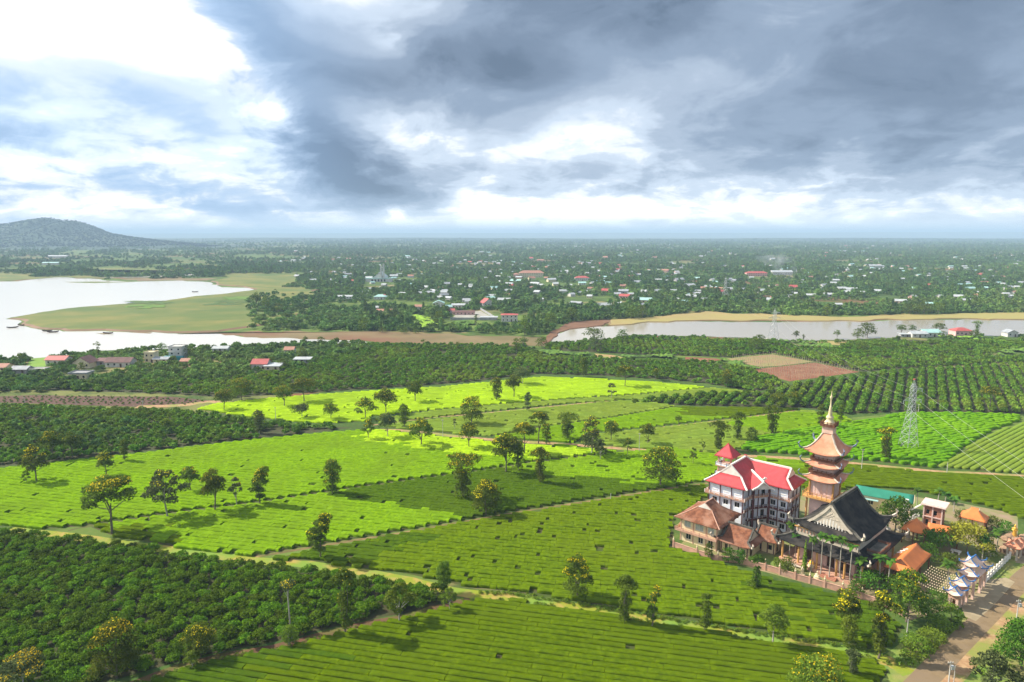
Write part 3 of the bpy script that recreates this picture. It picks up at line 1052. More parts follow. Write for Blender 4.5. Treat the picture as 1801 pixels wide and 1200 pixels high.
# ================================================================== foliage
def leaf_quads(centers, normals, size, rng, jitter=0.6):
    """one bent leaf clump (quad) per centre"""
    n = len(centers)
    nr = normals + rng.normal(0, jitter, (n, 3))
    nr /= np.linalg.norm(nr, axis=1)[:, None] + 1e-9
    hlp = rng.normal(0, 1, (n, 3))
    u = np.cross(nr, hlp)
    u /= np.linalg.norm(u, axis=1)[:, None] + 1e-9
    v = np.cross(nr, u)
    s = size * rng.uniform(0.6, 1.3, n)[:, None]
    asp = rng.uniform(0.6, 1.0, n)[:, None]
    lift = nr * s * rng.uniform(-0.25, 0.25, n)[:, None]
    P = np.stack([centers - u * s + lift, centers - v * s * asp, centers + u * s + lift, centers + v * s * asp], 1)
    return P.reshape(-1, 3), np.arange(n * 4).reshape(n, 4)


def blob_points(blobs, n, rng, shell=0.45):
    """points and outward normals in the outer part of a set of ellipsoids (cx,cy,cz,rx,ry,rz)"""
    b = np.array(blobs, float)
    vol = (b[:, 3] * b[:, 4] * b[:, 5]) ** (2 / 3)
    which = rng.choice(len(b), n, p=vol / vol.sum())
    d = rng.normal(0, 1, (n, 3))
    d /= np.linalg.norm(d, axis=1)[:, None]
    d[:, 2] = np.where(d[:, 2] < -0.5, -d[:, 2] * 0.6, d[:, 2])
    r = 1 - shell * rng.random(n) ** 1.6
    B = b[which]
    pts = B[:, :3] + d * B[:, 3:] * r[:, None]
    nor = d / B[:, 3:]
    nor /= np.linalg.norm(nor, axis=1)[:, None]
    return pts, nor, which


def crown_mesh(name, blobs, n, size, rng, mat):
    pts, nor, which = blob_points(blobs, n, rng)
    V, F = leaf_quads(pts, nor, size, rng)
    bt = rng.random(len(blobs))
    tint = np.clip(0.55 * bt[which] + 0.45 * rng.random(n), 0, 1)
    return mesh_np(name, V, F, mat, tint)


def shape_blobs(style, w, h, rng):
    """crown as ellipsoids for a tree h high and w wide; returns blobs and the crown's foot"""
    out = []
    r = w / 2

    def ring(n, rad, zc, br, zr=None, jit=0.25, flat=0.75):
        a0 = rng.uniform(0, 6.28)
        for i in range(n):
            a = a0 + 6.283 * i / n + rng.uniform(-0.4, 0.4)
            q = rad * rng.uniform(1 - jit, 1 + jit)
            s_ = br * rng.uniform(0.75, 1.2)
            out.append((q * math.cos(a), q * math.sin(a), zc + rng.uniform(-0.5, 0.5) * (zr if zr else br * 0.6), s_, s_, s_ * flat))
    if style == 'umbrella':
        foot = 0.42
        ring(7, r * 0.66, h * 0.74, r * 0.36, h * 0.08, flat=0.55)
        ring(5, r * 0.36, h * 0.86, r * 0.36, h * 0.08, flat=0.6)
        out.append((0, 0, h * 0.90, r * 0.4, r * 0.4, h * 0.10))
        out.append((-r * 0.7, 0, h * 0.50, r * 0.28, r * 0.28, h * 0.07))
    elif style == 'round':
        foot = 0.30
        ring(6, r * 0.58, h * 0.55, r * 0.42, h * 0.14)
        ring(5, r * 0.48, h * 0.74, r * 0.42, h * 0.12)
        out.append((0, 0, h * 0.86, r * 0.46, r * 0.46, h * 0.13))
        out.append((0, 0, h * 0.6, r * 0.5, r * 0.5, h * 0.2))
    elif style == 'airy':
        foot = 0.30
        ring(6, r * 0.68, h * 0.52, r * 0.30, h * 0.2)
        ring(5, r * 0.48, h * 0.72, r * 0.30, h * 0.16)
        ring(3, r * 0.22, h * 0.90, r * 0.30, h * 0.08)
    elif style == 'tier':
        foot = 0.06
        ring(4, r * 0.55, h * 0.82, r * 0.48, h * 0.10)
        out.append((0, 0, h * 0.92, r * 0.5, r * 0.5, h * 0.09))
        for zc in (0.16, 0.30, 0.44, 0.58):
            ring(2, r * 0.22, h * zc, r * 0.36, h * 0.05, flat=1.3)
    elif style == 'column':
        foot = 0.08
        for zc, q in ((0.2, 0.55), (0.38, 0.7), (0.56, 0.75), (0.74, 0.8), (0.90, 0.6)):
            ring(3, r * 0.4 * q, h * zc, r * 0.55 * q, h * 0.06, flat=1.0)
    elif style == 'bushy':
        foot = 0.12
        ring(7, r * 0.6, h * 0.30, r * 0.40, h * 0.15, flat=0.9)
        ring(6, r * 0.55, h * 0.56, r * 0.42, h * 0.15, flat=0.9)
        ring(4, r * 0.38, h * 0.78, r * 0.42, h * 0.1)
        out.append((0, 0, h * 0.88, r * 0.42, r * 0.42, h * 0.12))
    elif style == 'lean':
        foot = 0.14
        for zc, dx, q in ((0.24, 0.0, 0.5), (0.42, -0.12, 0.62), (0.60, -0.05, 0.62), (0.76, 0.2, 0.6), (0.90, 0.36, 0.46)):
            ring(3, r * 0.36 * q, h * zc, r * 0.55 * q, h * 0.06)
            out[-1] = (out[-1][0] + dx * r,) + out[-1][1:]
            out[-2] = (out[-2][0] + dx * r,) + out[-2][1:]
            out[-3] = (out[-3][0] + dx * r,) + out[-3][1:]
    elif style == 'palmtop':
        foot = 0.8
        ring(4, r * 0.3, h * 0.9, r * 0.5, h * 0.05)
    else:                                                  # dome
        foot = 0.25
        ring(9, r * 0.66, h * 0.48, r * 0.36, h * 0.12, flat=0.7)
        ring(6, r * 0.42, h * 0.70, r * 0.40, h * 0.1, flat=0.7)
        out.append((0, 0, h * 0.80, r * 0.5, r * 0.5, h * 0.16))
    return out, foot * h


M_BARK = pm('bark', (0.19, 0.16, 0.12), (0.11, 0.09, 0.07), 1.5, 0.95, 0.4, 8.0, local=True)
M_BARK_PALE = pm('pale_bark', (0.42, 0.39, 0.33), (0.30, 0.27, 0.22), 1.5, 0.95, 0.2, 8.0, local=True)
L_DARK = leafmat('leaf_dark', (0.048, 0.082, 0.011), (0.18, 0.235, 0.025), trans=0.4)
L_MID = leafmat('leaf_mid', (0.055, 0.105, 0.012), (0.18, 0.25, 0.024), trans=0.35)
L_LIGHT = leafmat('leaf_light', (0.09, 0.16, 0.012), (0.22, 0.30, 0.03))
L_GREEN = leafmat('leaf_fresh', (0.04, 0.11, 0.012), (0.12, 0.24, 0.02))
L_GREY = leafmat('leaf_greyish', (0.055, 0.08, 0.026), (0.15, 0.19, 0.06))
L_FLOWER = leafmat('blossom_yellow', (0.50, 0.38, 0.01), (0.78, 0.64, 0.02), trans=0.2, vary=0.2)
L_FLOWER_O = leafmat('blossom_amber', (0.34, 0.25, 0.02), (0.52, 0.42, 0.03), trans=0.2, vary=0.2)
L_YG = leafmat('leaf_yellowgreen', (0.20, 0.22, 0.02), (0.42, 0.40, 0.04))
L_RED = leafmat('leaf_russet', (0.07, 0.02, 0.02), (0.13, 0.05, 0.04))
LM = dict(d=L_DARK, m=L_MID, l=L_LIGHT, g=L_GREEN, y=L_YG, k=L_GREY, r=L_RED)


def trunk_mesh(blobs, foot, h, w, rng, mat, name='trunk'):
    b = MB()
    r0 = max(0.09, 0.012 * h + 0.007 * w)
    lean = rng.uniform(-0.04, 0.04, 2) * h
    top = (lean[0], lean[1], max(foot * 1.25, h * 0.55))
    b.tube([(0, 0, -0.1), (lean[0] * 0.2, lean[1] * 0.2, foot * 0.4), (lean[0] * 0.6, lean[1] * 0.6, foot), top], [r0 * 1.25, r0, r0 * 0.8, r0 * 0.4], 7)
    idx = rng.permutation(len(blobs))[:6]
    for i in idx:
        c = blobs[i]
        z0 = max(foot * 0.75, 0.2) + rng.uniform(0, 0.15) * h
        z0 = min(z0, c[2])
        f = min(1, z0 / max(top[2], 0.1))
        s_ = (lean[0] * f, lean[1] * f, z0)
        mid = ((s_[0] + c[0]) / 2 + rng.uniform(-0.1, 0.1) * w, (s_[1] + c[1]) / 2, z0 + (c[2] - z0) * 0.55)
        b.tube([s_, mid, c[:3]], [r0 * 0.5, r0 * 0.33, r0 * 0.12], 5)
    return b


def make_tree(label, px, py, ptop, pw, style='round', leaf='d', yellow=0.0, group='scattered shade trees in the tea', n=None, amber=False, name='shade_tree', pale=False, size=None, cat='tree', z0=0.0):
    base = G(px, py, z0)
    h = max(1.2, height_at(base, px, ptop) - z0)
    w = max(0.8, pw / px_per_m(base))
    rng = np.random.default_rng(int(px * 31 + py * 17 + 900000) % 100003)
    root = empty(name, (base[0], base[1], z0))
    tag(root, label, cat, group)
    blobs, foot = shape_blobs(style, w, h, rng)
    # fill the crown: keep it ragged by adding small outlying sprays
    r = w / 2
    for i in range(7):
        c = blobs[rng.integers(len(blobs))]
        a = rng.uniform(0, 6.28)
        blobs.append((c[0] + c[3] * 0.9 * math.cos(a), c[1] + c[3] * 0.9 * math.sin(a), c[2] + rng.uniform(-0.2, 0.6) * c[5], c[3] * 0.42, c[3] * 0.42, c[5] * 0.4))
    if n is None:
        n = int(min(5200, max(600, 58 * pw)))
    if style == 'airy':
        n = int(n * 0.6)
    if size is None:
        size = 0.115 * math.sqrt(max(w * h, 4.0)) * (1400 / n) ** 0.3 * 0.225 + 0.025
    o = link('crown', crown_mesh('crown', blobs, n, size, rng, LM[leaf]), root)
    if yellow > 0:
        zt = np.array([c[2] + c[5] for c in blobs])
        top = [c for c, q in zip(blobs, zt) if q > np.quantile(zt, 0.45)]
        m_ = int(n * 0.14 * yellow)
        pts, nor, which = blob_points(top, m_ * 3, rng, 0.2)
        keep = (nor[:, 2] > 0.25) & (vnoise(pts[:, 0] * 1.1 / max(r, .5) * 2, pts[:, 1] * 1.1 / max(r, .5) * 2 + pts[:, 2], int(px)) > 0.36)
        pts, nor = pts[keep][:m_], nor[keep][:m_]
        if len(pts) > 3:
            V, F = leaf_quads(pts + nor * size * 0.5, nor, size * 0.8, rng)
            link('blossom', mesh_np('blossom', V, F, L_FLOWER_O if amber else L_FLOWER, rng.random(len(F))), root)
    trunk_mesh(blobs, foot, h, w, rng, None).build('trunk', M_BARK_PALE if pale else M_BARK, root)
    return root


# ------------------------------------------------------------------ prototypes kept out of the scene, used by the scatters
def proto_collection(name, meshes):
    c = bpy.data.collections.new(name)
    for i, me in enumerate(meshes):
        o = bpy.data.objects.new(name + '_%d' % i, me)
        c.objects.link(o)
    return c


def bush_mesh(name, seed, w, h, n, size, mat, style='dome'):
    rng = np.random.default_rng(seed)
    blobs, foot = shape_blobs(style, w, h, rng)
    for i in range(5):
        a = rng.uniform(0, 6.28)
        q = rng.uniform(0.5, 0.95) * w / 2
        blobs.append((q * math.cos(a), q * math.sin(a), h * rng.uniform(0.25, 0.75), w * 0.14, w * 0.14, h * 0.14))
    return crown_mesh(name, blobs, n, size, rng, mat)


def scatter_object(name, pts, scales, coll, label, seed=1, nvar=6, cat=None):
    """one stand of plants: geometry-node instances on a cloud of points"""
    pts = np.asarray(pts, np.float32)
    n = len(pts)
    me = bpy.data.meshes.new(name)
    me.vertices.add(n)
    me.vertices.foreach_set('co', pts.ravel())
    rng = np.random.default_rng(seed)
    for an, ty, data in (('isc', 'FLOAT_VECTOR', np.asarray(scales, np.float32)), ('irot', 'FLOAT', rng.uniform(0, 6.283, n).astype(np.float32)), ('ivar', 'INT', rng.integers(0, nvar, n).astype(np.int32))):
        at = me.attributes.new(an, ty, 'POINT')
        at.data.foreach_set('vector' if ty == 'FLOAT_VECTOR' else 'value', data.ravel())
    me.update()
    o = link(name, me)
    o['kind'] = 'stuff'
    o['label'] = label
    if cat:
        o['category'] = cat
    ng = bpy.data.node_groups.new(name + '_scatter', 'GeometryNodeTree')
    ng.interface.new_socket('Geometry', in_out='INPUT', socket_type='NodeSocketGeometry')
    ng.interface.new_socket('Geometry', in_out='OUTPUT', socket_type='NodeSocketGeometry')
    N = ng.nodes
    gi, go = N.new('NodeGroupInput'), N.new('NodeGroupOutput')
    iop = N.new('GeometryNodeInstanceOnPoints')
    ci = N.new('GeometryNodeCollectionInfo')
    ci.inputs['Collection'].default_value = coll
    ci.inputs['Separate Children'].default_value = True
    ci.inputs['Reset Children'].default_value = True
    iop.inputs['Pick Instance'].default_value = True

    def attr(nm, ty):
        a = N.new('GeometryNodeInputNamedAttribute')
        a.data_type = ty
        a.inputs['Name'].default_value = nm
        return a.outputs['Attribute']
    cx = N.new('ShaderNodeCombineXYZ')
    ng.links.new(attr('irot', 'FLOAT'), cx.inputs[2])
    ng.links.new(gi.outputs[0], iop.inputs['Points'])
    ng.links.new(ci.outputs[0], iop.inputs['Instance'])
    ng.links.new(attr('ivar', 'INT'), iop.inputs['Instance Index'])
    ng.links.new(cx.outputs[0], iop.inputs['Rotation'])
    ng.links.new(attr('isc', 'FLOAT_VECTOR'), iop.inputs['Scale'])
    ng.links.new(iop.outputs[0], go.inputs[0])
    md = o.modifiers.new('scatter', 'NODES')
    md.node_group = ng
    return o


def fill_poly(poly, spacing, jitter, deg, rng, spy=None):
    """plants on a jittered grid inside a ground polygon"""
    a = R(deg)
    dx, dy = math.cos(a), math.sin(a)
    xs = np.array([p[0] * dx + p[1] * dy for p in poly])
    ys = np.array([-p[0] * dy + p[1] * dx for p in poly])
    spy = spy or spacing
    X, Y = np.meshgrid(np.arange(xs.min(), xs.max(), spacing), np.arange(ys.min(), ys.max(), spy))
    X = X + rng.uniform(-jitter, jitter, X.shape) * spacing
    Y = Y + rng.uniform(-jitter, jitter, Y.shape) * spy
    x, y = (X * dx - Y * dy).ravel(), (X * dy + Y * dx).ravel()
    k = inpoly(x, y, poly)
    return np.stack([x[k], y[k], np.zeros(k.sum())], 1)


# ------------------------------------------------------------------ coffee
L_COFFEE = leafmat('coffee_leaf', (0.018, 0.062, 0.004), (0.185, 0.315, 0.010), accent=(0.10, 0.18, 0.008), trans=0.25, vary=0.7, patch=0.07)
L_COFFEE_FAR = leafmat('coffee_leaf_far', (0.055, 0.14, 0.016), (0.19, 0.31, 0.028), accent=(0.24, 0.33, 0.035), trans=0.2, vary=0.5, patch=0.018)
near_bush = [bush_mesh('coffee_crown', 100 + i, 3.2, 2.2, 640, 0.165, L_COFFEE) for i in range(7)]
far_bush = [bush_mesh('coffee_crown_far', 200 + i, 3.0, 2.2, 90, 0.50, L_COFFEE_FAR) for i in range(6)]
C_NEAR = proto_collection('coffee_near_protos', near_bush)
C_FAR = proto_collection('coffee_far_protos', far_bush)
stem = MB()
for i in range(3):
    a = i * 2.1
    stem.tube([(0, 0, -0.05), (0.25 * math.cos(a), 0.25 * math.sin(a), 0.6), (0.55 * math.cos(a), 0.55 * math.sin(a), 1.4)], [0.06, 0.045, 0.02], 5)
STEM_ME = stem.build('stem_proto', M_BARK).data
bpy.data.objects.remove(bpy.data.objects['stem_proto'])

PX_C1 = [(-170, 938), (0, 940), (100, 948), (180, 958), (300, 976), (430, 996), (540, 1006), (700, 1030), (795, 1050), (800, 1060), (740, 1074), (620, 1095), (500, 1126), (350, 1154), (240, 1185), (180, 1202), (60, 1262), (-330, 1262)]
rng = np.random.default_rng(5)
pts = fill_poly(gp(PX_C1), 2.4, 0.36, 24, rng)
holes = fbm(pts[:, 0] / 5, pts[:, 1] / 5, 9, 2) < 0.17
pts = pts[~holes]
order = np.argsort(np.hypot(pts[:, 0], pts[:, 1]))
inview = np.abs(pts[:, 0] / (pts[:, 1] * _c + CAM_H * _s)) < 0.78
seen = [i for i in order if inview[i] and pts[i, 1] > 92]
sel = seen[:300]
rest = np.array([i for i in order if i not in set(sel)])
M_SOIL_RED = pm('coffee_soil', (0.055, 0.045, 0.018), (0.045, 0.06, 0.015), 0.6, 0.95)
sheet('coffee_ground', gp(PX_C1), 0.005, M_SOIL_RED)
for q, i in enumerate(sel):
    e = empty('coffee_bush', (pts[i, 0], pts[i, 1], 0), rng.uniform(0, 6.28))
    s_ = rng.uniform(0.75, 1.15)
    e.scale = (s_, s_, s_ * rng.uniform(0.85, 1.15))
    tag(e, 'dark green coffee bush in the dense planting at lower left', 'bush', 'coffee bushes at lower left')
    link('crown', near_bush[int(rng.integers(0, 7))], e)
    link('stem', STEM_ME, e)
sc_ = rng.uniform(0.75, 1.15, len(rest))
scatter_object('coffee_planting', pts[rest], np.stack([sc_, sc_, sc_ * rng.uniform(0.85, 1.15, len(rest))], 1), C_NEAR, 'farther dark green coffee bushes of the lower left planting', 3, 7, 'coffee')

PX_C2 = [(-90, 716), (0, 716), (150, 722), (250, 724), (335, 728), (450, 741), (560, 752), (622, 752), (560, 760), (400, 776), (250, 794), (100, 811), (0, 821), (-90, 826)]
PX_C3 = [(-60, 690), (60, 686), (200, 690), (300, 693), (400, 700), (480, 695), (620, 686), (780, 676), (950, 658), (1040, 660), (1160, 667), (1240, 674), (1330, 690), (1388, 674), (1352, 663), (1318, 652), (1280, 644), (1238, 637), (1110, 634), (1046, 630), (965, 628), (932, 618), (925, 607), (740, 608), (640, 606), (560, 612), (540, 640), (400, 650), (300, 655), (100, 668), (-60, 672)]
PX_C4 = [(1116, 708), (1150, 700), (1200, 697), (1262, 693), (1335, 692), (1400, 676), (1520, 660), (1600, 652), (1700, 645), (1801, 640), (1920, 634), (1920, 730), (1801, 728), (1700, 725), (1600, 724), (1490, 728), (1420, 718), (1330, 716), (1200, 713)]
PX_C5 = [(955, 612), (960, 606), (1060, 600), (1120, 594), (1200, 595), (1300, 600), (1362, 600), (1400, 611), (1470, 614), (1500, 604), (1600, 598), (1650, 600), (1720, 600), (1801, 597), (1920, 595), (1920, 612), (1801, 614), (1722, 625), (1760, 630), (1801, 626), (1920, 624), (1920, 632), (1700, 642), (1600, 648), (1516, 654), (1434, 636), (1359, 621), (1280, 629), (1206, 626), (1080, 622), (1046, 620), (960, 616)]
PX_C6 = [(1120, 700), (1160, 694), (1190, 698), (1230, 705), (1180, 710)]
allp = []
for pp, spc, jit, deg, spy in ((PX_C2, 3.5, 0.24, 10, 3.3), (PX_C3, 3.8, 0.3, -6, 3.7), (PX_C4, 4.7, 0.04, -31, 2.3), (PX_C5, 3.9, 0.25, -8, 3.8)):
    q = fill_poly(gp(pp), spc, jit, deg, rng, spy)
    q = q[fbm(q[:, 0] / 9, q[:, 1] / 9, 17, 2) > 0.24]
    allp.append(q)
    sheet('coffee_ground', gp(pp), 0.006, M_SOIL_RED)
FARC = np.concatenate(allp)
COFFEE_SITES = FARC


def sc3(n, lo, hi, rng, zlo=0.8, zhi=1.2):
    s_ = rng.uniform(lo, hi, n)
    return np.stack([s_, s_, s_ * rng.uniform(zlo, zhi, n)], 1)


# ------------------------------------------------------------------ the woods beyond the lake (one mass) and hill forest
L_WOOD = leafmat('wood_leaf', (0.045, 0.105, 0.028), (0.165, 0.265, 0.055), accent=(0.21, 0.30, 0.06), trans=0.2, vary=0.6, patch=0.006)
wood_meshes = [bush_mesh('wood_crown', 300 + i, w_, h_, n_, s_, L_WOOD, st) for i, (w_, h_, n_, s_, st) in enumerate(
    [(7, 8, 110, 0.95, 'bushy'), (6, 9.5, 100, 0.9, 'round'), (8, 7, 110, 1.0, 'dome'), (5, 11, 90, 0.85, 'column'), (9, 8, 120, 1.1, 'dome'), (6.5, 7.5, 100, 0.9, 'bushy')])]
C_WOOD = proto_collection('wood_protos', wood_meshes)
L_HILL_SHADED = leafmat('hill_leaf_shaded', (0.014, 0.032, 0.016), (0.018, 0.038, 0.018), trans=0.1, vary=0.2)  # cloud shade over the hill is put into this darker leaf colour
C_HILL = proto_collection('hill_protos', [bush_mesh('hill_crown', 500 + i, 8, 6, 50, 1.4, L_HILL_SHADED, 'bushy') for i in range(4)])
shrub_meshes = [bush_mesh('shrub_crown', 400 + i, 5.5, 3.2, 60, 0.8, L_WOOD) for i in range(5)]
C_SHRUB = proto_collection('shrub_protos', shrub_meshes)

# ================================================================== village houses
M_WHITE = pm('white_plaster', (0.62, 0.60, 0.56), (0.50, 0.48, 0.44), 0.4, 0.9, local=True)
M_CREAM = pm('cream_plaster', (0.70, 0.62, 0.42), (0.60, 0.52, 0.34), 0.4, 0.9, local=True)
M_GREY = pm('grey_render', (0.36, 0.36, 0.36), (0.26, 0.26, 0.27), 0.4, 0.9, local=True)
M_PINKWALL = pm('pink_plaster', (0.66, 0.42, 0.38), (0.58, 0.36, 0.32), 0.4, 0.9, local=True)
M_TEAL = pm('teal_paint', (0.05, 0.30, 0.34), (0.04, 0.25, 0.30), 0.4, 0.7, local=True)
M_RROOF = pm('red_metal_roof', (0.46, 0.10, 0.09), (0.38, 0.085, 0.075), 0.4, 0.6, local=True)
M_BROOF = pm('maroon_roof', (0.17, 0.085, 0.075), (0.12, 0.065, 0.06), 0.4, 0.8, local=True)
M_OROOF = pm('orange_roof', (0.42, 0.21, 0.15), (0.34, 0.17, 0.12), 0.4, 0.8, local=True)
M_WROOF = pm('pale_metal_roof', (0.46, 0.48, 0.48), (0.36, 0.38, 0.39), 0.3, 0.5, local=True)
M_GROOF = pm('grey_roof', (0.34, 0.36, 0.38), (0.25, 0.26, 0.28), 0.3, 0.7, local=True)
M_AROOF = pm('aqua_roof', (0.36, 0.56, 0.52), (0.30, 0.48, 0.45), 0.3, 0.6, local=True)
M_GLASS = pm('dark_glass', (0.015, 0.018, 0.022), None, rough=0.12, spec=0.6)
M_WOODDARK = pm('dark_timber', (0.06, 0.03, 0.02), (0.09, 0.05, 0.03), 2.0, 0.8, local=True)
M_STEEL = pm('galvanised_steel', (0.55, 0.57, 0.58), (0.42, 0.44, 0.45), 2.0, 0.5, metal=0.4)
CLEAR = []           # (x, y, half width, length towards camera) kept free of trees


def gable_roof(b, x0, x1, y0, y1, z0, z1, over=0.5, t=0.14, axis='x'):
    """two slopes with thickness; ridge along axis"""
    if axis == 'x':
        ym = (y0 + y1) / 2
        sl = (z1 - z0) / ((y1 - y0) / 2)
        for sgn, ye in ((1, y0 - over), (-1, y1 + over)):
            ze = z0 - sl * over
            p = [(x0 - over, ye, ze), (x1 + over, ye, ze), (x1 + over, ym, z1), (x0 - over, ym, z1)]
            q = [(a, c, e + t) for a, c, e in p]
            b.add(p + q, [(0, 3, 2, 1), (4, 5, 6, 7), (0, 1, 5, 4), (1, 2, 6, 5), (2, 3, 7, 6), (3, 0, 4, 7)])
    else:
        xm = (x0 + x1) / 2
        sl = (z1 - z0) / ((x1 - x0) / 2)
        for xe in (x0 - over, x1 + over):
            ze = z0 - sl * over
            p = [(xe, y0 - over, ze), (xe, y1 + over, ze), (xm, y1 + over, z1), (xm, y0 - over, z1)]
            q = [(a, c, e + t) for a, c, e in p]
            b.add(p + q, [(0, 3, 2, 1), (4, 5, 6, 7), (0, 1, 5, 4), (1, 2, 6, 5), (2, 3, 7, 6), (3, 0, 4, 7)])
    return b


def wall_block(b, x0, x1, y0, y1, z0, z1, gable=None, axis='x'):
    b.box(x0, x1, y0, y1, z0, z1)
    if gable:
        if axis == 'x':
            ym = (y0 + y1) / 2
            for x in (x0 + 0.003, x1 - 0.003):
                b.add([(x, y0 + .02, z1), (x, y1 - .02, z1), (x, ym, gable - 0.05)], [(0, 1, 2)])
        else:
            xm = (x0 + x1) / 2
            for y in (y0 + 0.003, y1 - 0.003):
                b.add([(x0 + .02, y, z1), (x1 - .02, y, z1), (xm, y, gable - 0.05)], [(0, 1, 2)])
    return b


def window(parent, x, y, z, w, h, frame, pane=None, face='-y', name='window', depth=0.10):
    """framed opening on a wall face; x,y is the centre on the wall plane"""
    f = MB()
    t = 0.09
    bars = [(-w / 2, -w / 2 + t, -h / 2, h / 2), (w / 2 - t, w / 2, -h / 2, h / 2), (-w / 2 + t, w / 2 - t, h / 2 - t, h / 2), (-w / 2 + t, w / 2 - t, -h / 2, -h / 2 + t)]
    if w > 1.3:
        bars.append((-0.03, 0.03, -h / 2 + t, h / 2 - t))

    def put(b, a0, a1, c0, c1, d0, d1):
        if face == '-y':
            b.box(x + a0, x + a1, y - d1, y - d0, z + c0, z + c1)
        elif face == '+y':
            b.box(x + a0, x + a1, y + d0, y + d1, z + c0, z + c1)
        elif face == '+x':
            b.box(x + d0, x + d1, y + a0, y + a1, z + c0, z + c1)
        else:
            b.box(x - d1, x - d0, y + a0, y + a1, z + c0, z + c1)
    for a0, a1, c0, c1 in bars:
        put(f, a0, a1, c0, c1, -0.05, depth)
    o = f.build(name, frame, parent)
    p = MB()
    put(p, -w / 2 + t, w / 2 - t, -h / 2 + t, h / 2 - t, -0.05, 0.02)
    off = OFF.get(parent.name)
    if off:
        OFF[o.name] = off
    p.build('pane', pane or M_GLASS, o)
    return o


def village_house(label, px, py, w, d, h, roof='gable', wall=None, rmat=None, rise=2.0, rot=0.0, floors=1, axis='x', group='houses around the lake', z0=0.0, wins=True, clear=None, cat='house', extras=None, name='village_house'):
    wall, rmat = wall or M_WHITE, rmat or M_RROOF
    g = G(px, py, z0)
    e = empty(name, (g[0], g[1] + d / 2, z0), R(rot))
    tag(e, label, cat, group)
    CLEAR.append((g[0], g[1], w / 2 + 1, clear if clear else (6 if g[1] < 480 else 24)))
    x0, x1, y0, y1 = -w / 2, w / 2, -d / 2, d / 2
    b = MB()
    wall_block(b, x0, x1, y0, y1, -0.2, h, (h + rise) if roof == 'gable' else None, axis)
    b.build('wall', wall, e)
    r = MB()
    if roof == 'gable':
        gable_roof(r, x0, x1, y0, y1, h, h + rise, 0.6, axis=axis)
    elif roof == 'hip':
        o_ = 0.6
        hx = max(0.0, (w - d) / 2)
        p = [(x0 - o_, y0 - o_, h), (x1 + o_, y0 - o_, h), (x1 + o_, y1 + o_, h), (x0 - o_, y1 + o_, h), (-hx, 0, h + rise), (hx, 0, h + rise)]
        r.add(p, [(0, 1, 5, 4), (1, 2, 5), (2, 3, 4, 5), (3, 0, 4), (3, 2, 1, 0)])
    elif roof == 'mono':
        p = [(x0 - .5, y0 - .8, h), (x1 + .5, y0 - .8, h), (x1 + .5, y1 + .5, h + rise), (x0 - .5, y1 + .5, h + rise)]
        q = [(a, c, z + .14) for a, c, z in p]
        r.add(p + q, [(0, 3, 2, 1), (4, 5, 6, 7), (0, 1, 5, 4), (1, 2, 6, 5), (2, 3, 7, 6), (3, 0, 4, 7)])
    else:
        r.box(x0 - .3, x1 + .3, y0 - .3, y1 + .3, h + 0.002, h + 0.25)
        for (a0, a1, c0, c1) in ((x0 - .3, x1 + .3, y0 - .3, y0 - .1), (x0 - .3, x1 + .3, y1 + .1, y1 + .3), (x0 - .3, x0 - .1, y0 - .09, y1 + .09), (x1 + .1, x1 + .3, y0 - .09, y1 + .09)):
            r.box(a0, a1, c0, c1, h + .252, h + 0.8)
    r.build('roof', rmat, e)
    if wins:
        fh = h / floors
        n = max(2, int(w / 3.2))
        for f_ in range(floors):
            for i in range(n):
                xx = x0 + (i + 0.5) * w / n
                zz = f_ * fh + fh * 0.52
                if f_ == 0 and i == n // 2:
                    o = MB().box(xx - .6, xx + .6, y0 - 0.06, y0 + 0.02, 0.0, min(2.2, fh * 0.8)).build('door', M_WOODDARK, e)
                else:
                    window(e, xx, y0, zz, 1.3, min(1.4, fh * 0.45), wall)
    return e


vh = village_house
vh('low white house with a bright red tiled roof at far left of the lake hamlet', 97, 642, 12, 8, 3.2, 'gable', M_WHITE, M_RROOF, 1.8)
vh('brown gabled house with pale walls beside a round dark tree', 143, 648, 10, 9, 3.4, 'gable', M_CREAM, M_BROOF, 3.2, axis='y')
vh('maroon roofed shed between the brown gabled house and the long white building', 173, 644, 7, 8, 3.0, 'mono', M_GREY, M_BROOF, 0.6)
vh('long white building with a maroon upper roof in the lake hamlet', 207, 646, 15, 8, 3.2, 'gable', M_WHITE, M_BROOF, 2.2)
vh('cream box-shaped house with a water tank on its flat roof', 263, 638, 6, 6, 6.0, 'flat', M_CREAM, M_CREAM, floors=2)
vh('long low olive-grey roof right of the cream box house', 282, 639, 9, 6, 2.6, 'gable', M_CREAM, M_GROOF, 1.0)
vh('flat-roofed shop with an open front standing before the hamlet', 137, 668, 10, 7, 3.2, 'flat', M_CREAM, M_GREY)
vh('small grey shed at the far left edge of the hamlet', 33, 658, 9, 6, 2.8, 'gable', M_GREY, M_GROOF, 1.4)
vh('low white wall house near the left edge below the green clearing', 62, 657, 11, 4, 2.2, 'flat', M_WHITE, M_WHITE)
vh('orange roofed cottage cut by the left picture edge', -2, 655, 8, 7, 3.0, 'gable', M_CREAM, M_OROOF, 1.6)
vh('three-storey white house with teal ground floor by the lake', 309, 633, 8.5, 8, 8.0, 'flat', M_WHITE, M_WHITE, floors=3)
vh('small pink roofed annex beside the three-storey white house', 325, 643, 5, 5, 2.8, 'gable', M_PINKWALL, M_OROOF, 1.2)
vh('white farmhouse with red roof alone among the coffee bushes', 456, 651, 9, 8, 3.8, 'gable', M_WHITE, M_RROOF, 2.2)
vh('low white lean-to joined to the lone red roofed farmhouse', 478, 652.5, 9, 7, 2.8, 'mono', M_CREAM, M_WROOF, 0.7)
